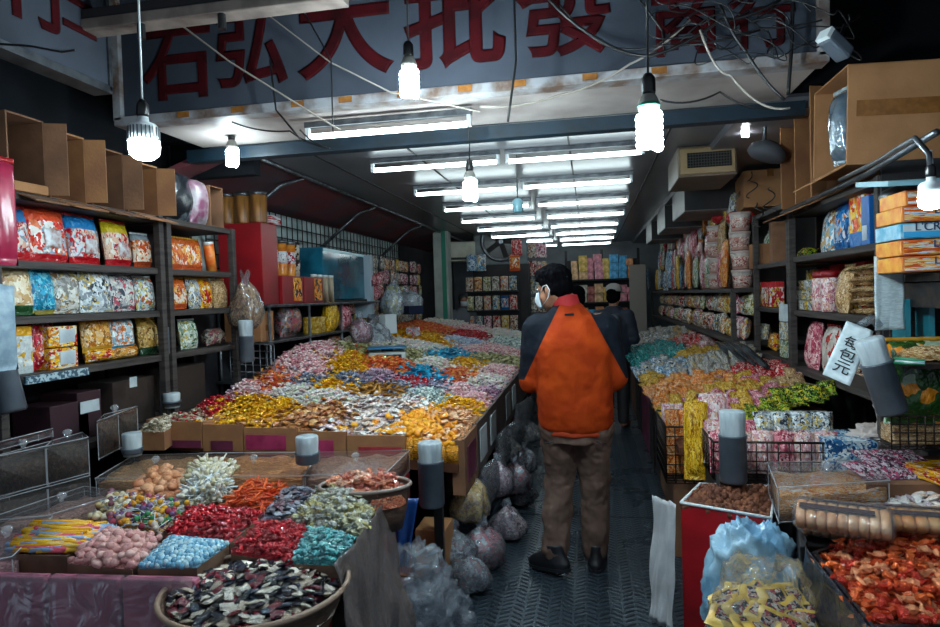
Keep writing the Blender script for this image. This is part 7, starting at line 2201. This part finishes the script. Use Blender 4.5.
# jacket
b = MB()
loft(b, [(0, 0, .775, .178, .125, .85), (0, 0, .80, .196, .14, .85), (0, -.005, .88, .205, .150, .85), (0, -.005, 1.0, .206, .150, .85), (-.002, -.005, 1.12, .214, .150, .85), (-.003, -.0, 1.24, .220, .145, .85), (-.004, .01, 1.33, .20, .130, .88), (-.008, .02, 1.40, .155, .105, .95), (-.02, .03, 1.45, .10, .085, 1), (-.03, .035, 1.485, .07, .07, 1)])
for sh, el_, wr in ((SHL, ELL, WRL), (SHR, ELR, WRR)):
    sh2 = Vector(sh) + Vector((0, 0, -.025)); wv = Vector(el_).lerp(Vector(wr), .85)
    limb(b, [(0, .01, 1.31), sh2, Vector(sh).lerp(Vector(el_), .5), el_, wv], [.10, .092, .086, .078, .058])
jk = fuse(b, 'jacket', jacket_mat(), MAN, .008, 8, [(.20, .035), (.06, .010)])
b = MB()
loft(b, [(-.024, .028, 1.445, .082, .078, 1), (-.032, .034, 1.485, .073, .070, 1), (-.040, .04, 1.525, .070, .068, 1)])
fuse(b, 'collar', mat('red_collar', '#a01218', .8, col2='#8a0e14', nscale=12), MAN, .006, 3)
MB().box((-.012, -.075, 1.418), (.05, .004, .012), rx=.35).build('neck_label', M_['ink'], MAN)
b = MB(); loft(b, [(0, 0, .758, .176, .125, .85), (0, 0, .77, .184, .132, .85), (0, 0, .795, .186, .134, .85)])
fuse(b, 'hem_band', mat('orange_hem', '#a8350a', .85), MAN, .006, 3, [(.08, .012)])
# trousers
b = MB()
loft(b, [(0, 0, .72, .165, .125, .85), (0, 0, .80, .168, .122, .85), (0, 0, .92, .165, .118, .85)])
for lg, rr in ((LEGL, 1), (LEGR, 1)):
    a, k_, f_ = [Vector(p) for p in lg]
    limb(b, [a + Vector((0, 0, -.1)), a.lerp(k_, .6), k_, k_.lerp(f_, .5), f_ + Vector((0, 0, -.0))], [.115, .099, .086, .080, .074])
fuse(b, 'trousers', khaki, MAN, .008, 6, [(.09, .035), (.035, .008)])
for x, sgn_ in ((-.115, -1), (.115, 1)):
    MB().tube([(x, -.117, .74), (x + sgn_ * .02, -.117, .73), (x + sgn_ * .05, -.10, .725)], .004).build('pocket_seam', M_['ink'], MAN, smooth=True)
# shoes
def shoe(c, yaw, pitch, nm='shoe'):
    M = Matrix.Translation(c) @ Euler((pitch, 0, yaw)).to_matrix().to_4x4()
    b = MB(); k = MB()
    loft(k, [(0, .03, .0, .046, .135, .8), (0, .03, .03, .050, .140, .8), (0, .02, .055, .047, .115, .85), (0, -.01, .085, .043, .075, .9), (0, -.03, .13, .046, .052, 1)])
    b.add([M @ Vector(v) for v in k.v], k.f)
    o = fuse(b, nm, shoem, MAN, .006, 4)
    k2 = MB(); loft(k2, [(0, .03, -.012, .048, .138, .8), (0, .03, .006, .051, .142, .8)])
    s = MB().add([M @ Vector(v) for v in k2.v], k2.f).build('sole', mat('sole', '#1d1d22', .6) if 'sole' not in bpy.data.materials else bpy.data.materials['sole'], o)
    for j in range(3):
        l = MB().tube([M @ Vector((-.04, .04 + .02 * j, .055 - .006 * j)), M @ Vector((0, .04 + .02 * j, .072 - .008 * j)), M @ Vector((.04, .04 + .02 * j, .055 - .006 * j))], .003).build('lace', M_['black'], o, smooth=True)


shoe((-.135, -.07, .035), 2.0 - PI / 2 + .55, -.12)
shoe((.10, .05, .013), -.12, 0)
# hair: cap over the skull, short rough tufts
b = MB()
for p, r in (((0, -.022, .045), (.086, .098, .082)), ((0, -.055, -.005), (.076, .06, .075)), ((0, .035, .085), (.068, .062, .045)), ((-.058, -.02, .0), (.026, .05, .05)), ((.058, -.02, .0), (.026, .05, .05))):
    k = MB().ball(p, r, 20, 14); b.add([Vector((HX, HY, HZ)) + Mh @ (Vector(v) * 1.0) for v in k.v], k.f)
hr = random.Random(5)
for i in range(260):
    a = hr.uniform(0, 2 * PI); e = hr.uniform(.1, 1.5)
    p = Vector((.084 * math.cos(a) * math.cos(e), -.02 + .098 * math.sin(a) * math.cos(e), .045 + .080 * math.sin(e)))
    if p.y > .05 and p.z < .07: continue
    dn = Vector((p.x, p.y + .02, p.z - .03)).normalized()
    k = MB().tube([p * .95, p + dn * .006 + Vector((0, .004, 0)), p + dn * .012 + Vector((hr.uniform(-.01, .01), .012, hr.uniform(-.008, .004)))], 0, 5, rs=[.010, .007, .002])
    b.add([Vector((HX, HY, HZ)) + Mh @ Vector(v) for v in k.v], k.f)
fuse(b, 'hair', hairm, MAN, .0055, 2)
# face mask and its ear loops
def fm(u, v):
    a = (u - .5) * 2.3; z = -.095 + .085 * v
    r = .088 + .022 * math.sin(PI * v) * math.cos(a)
    return Vector((HX, HY, HZ)) + Mh @ Vector((.074 * math.sin(a) * (1.0 if abs(a) < 2 else .95), .012 + r * math.cos(a) + .008, z))
fmk = MB().sheet(fm, 18, 10).build('face_mask', mat('white_mask', '#a8b4bc', .7), MAN, smooth=True, solid=.003)
for sx in (-1, 1):
    pts = [(sx * .068, .05, -.02), (sx * .082, .01, .012), (sx * .090, -.022, .012), (sx * .09, -.035, -.02), (sx * .082, -.01, -.055), (sx * .066, .045, -.085)]
    MB().tube([Vector((HX, HY, HZ)) + Mh @ Vector(p) for p in pts], .0022).build('mask_loop', M_['white'], fmk, smooth=True)
for sx in (-1, 1):
    k = MB().ball((sx * .03, .083, .012), (.011, .008, .007), 12, 8)
    MB().add([Vector((HX, HY, HZ)) + Mh @ Vector(v) for v in k.v], k.f).build('eye', M_['white'], MAN, smooth=True)


def bystander(loc, rz, label, coat, hairc, height=1.62, hat=None, bag=None, mask=False, legs=True):
    t = thing('person', label, 'person', loc, rz); s = height / 1.7
    b = MB(); V = lambda *p: Vector(p) * s
    limb(b, [V(0, 0, .95), V(0, 0, 1.3), V(0, .02, 1.45), V(0, .03, 1.54)], [.13 * s, .12 * s, .055 * s, .053 * s])
    for sx in (-1, 1):
        limb(b, [V(0, 0, 1.34), V(sx * .18, 0, 1.36), V(sx * .23, .02, 1.08), V(sx * .14, .24, 1.05)], [.07 * s, .055 * s, .042 * s, .03 * s])
        hand_into(b, V(sx * .14, .24, 1.05), V(-sx * .09, .22, -.03), -sx, s)
        limb(b, [V(sx * .09, 0, .92), V(sx * .095, .02, .5), V(sx * .095, 0, .09)], [.085 * s, .06 * s, .042 * s])
        limb(b, [V(sx * .095, 0, .06), V(sx * .10, .16, .04)], [.05 * s, .04 * s])
    q, M = head_into(b, V(0, .05, 1.585), 0, -.1, s)
    fuse(b, 'body', skin, t, .010, 4)
    b = MB()
    loft(b, [tuple(V(0, 0, .80)) + (.19 * s, .14 * s, .85), tuple(V(0, 0, 1.0)) + (.20 * s, .145 * s, .85), tuple(V(0, 0, 1.25)) + (.21 * s, .14 * s, .85), tuple(V(0, .01, 1.38)) + (.16 * s, .11 * s, .9), tuple(V(0, .02, 1.46)) + (.075 * s, .07 * s, 1)])
    for sx in (-1, 1): limb(b, [V(0, 0, 1.32), V(sx * .18, 0, 1.34), V(sx * .235, .02, 1.07), V(sx * .15, .22, 1.05)], [.09 * s, .085 * s, .075 * s, .055 * s])
    fuse(b, 'coat', coat, t, .012, 5, [(.12, .02)])
    b = MB(); loft(b, [tuple(V(0, 0, .78)) + (.165 * s, .12 * s, .9), tuple(V(0, 0, .92)) + (.165 * s, .12 * s, .9)])
    for sx in (-1, 1): limb(b, [V(sx * .09, 0, .86), V(sx * .095, .02, .5), V(sx * .095, 0, .1)], [.105 * s, .08 * s, .068 * s])
    fuse(b, 'trousers', M_['dark'], t, .012, 5)
    b = MB(); c = V(0, .05, 1.585)
    for p, r in (((0, -.022, .045), (.088, .10, .082)), ((0, -.055, -.02), (.08, .062, .085)), ((-.06, -.02, -.01), (.026, .05, .06)), ((.06, -.02, -.01), (.026, .05, .06))):
        k = MB().ball(p, r, 16, 10); b.add([c + M @ (Vector(v) * s) for v in k.v], k.f)
    fuse(b, 'hair', hairc, t, .009, 3)
    if hat is not None:
        b = MB(); k = MB().lathe([(.098, 0), (.10, .03), (.085, .075), (.04, .10), (.004, .105)], (0, -.015, .045), 20)
        b.add([c + M @ (Vector(v) * s) for v in k.v], k.f)
        k = MB().box((0, .12, .05), (.15, .11, .012)); b.add([c + M @ (Vector(v) * s) for v in k.v], k.f)
        b.build('cap', hat, t, smooth=True)
    if bag is not None:
        MB().box(V(.0, -.21, 1.16), (.30 * s, .15 * s, .42 * s)).build('backpack', bag, t, bevel=.04)
        MB().box(V(.0, -.292, 1.08), (.22 * s, .02 * s, .2 * s)).build('backpack_pocket', M_['white'], t, bevel=.02)
    if mask:
        def f2(u, v):
            a = (u - .5) * 2.3
            return c + M @ (Vector((.075 * math.sin(a), .02 + (.092 + .02 * math.sin(PI * v) * math.cos(a)) * math.cos(a), -.095 + .085 * v)) * s)
        MB().sheet(f2, 14, 8).build('face_mask', mat('pale_mask', '#b4c0c8', .7), t, smooth=True, solid=.003)
    return t


p = at(578, 300, Y=6.4)
bystander((p.x, 6.4, 0), .3, 'person with dark hair and black coat half hidden behind the man in orange', mat('black_coat', '#12141a', .7), hairm, 1.60)
p = at(610, 300, Y=7.4)
bystander((p.x + .03, 7.4, 0), -.35, 'person in a dark blue coat and pale cap with a backpack further up the aisle', mat('navy_coat', '#161d2e', .7), hairm, 1.60, hat=mat('pale_cap', '#8f8a86', .7), bag=mat('grey_backpack', '#3f4650', .6))
p = at(462, 292, Y=10.6)
bystander((p.x, 10.62, 0), PI + .5, 'masked clerk with short grey hair standing beyond the far end of the long table', mat('grey_shirt', '#5a5f66', .7), mat('grey_hair', '#2e2c2c', .6), 1.58, mask=True)

emit_candies()
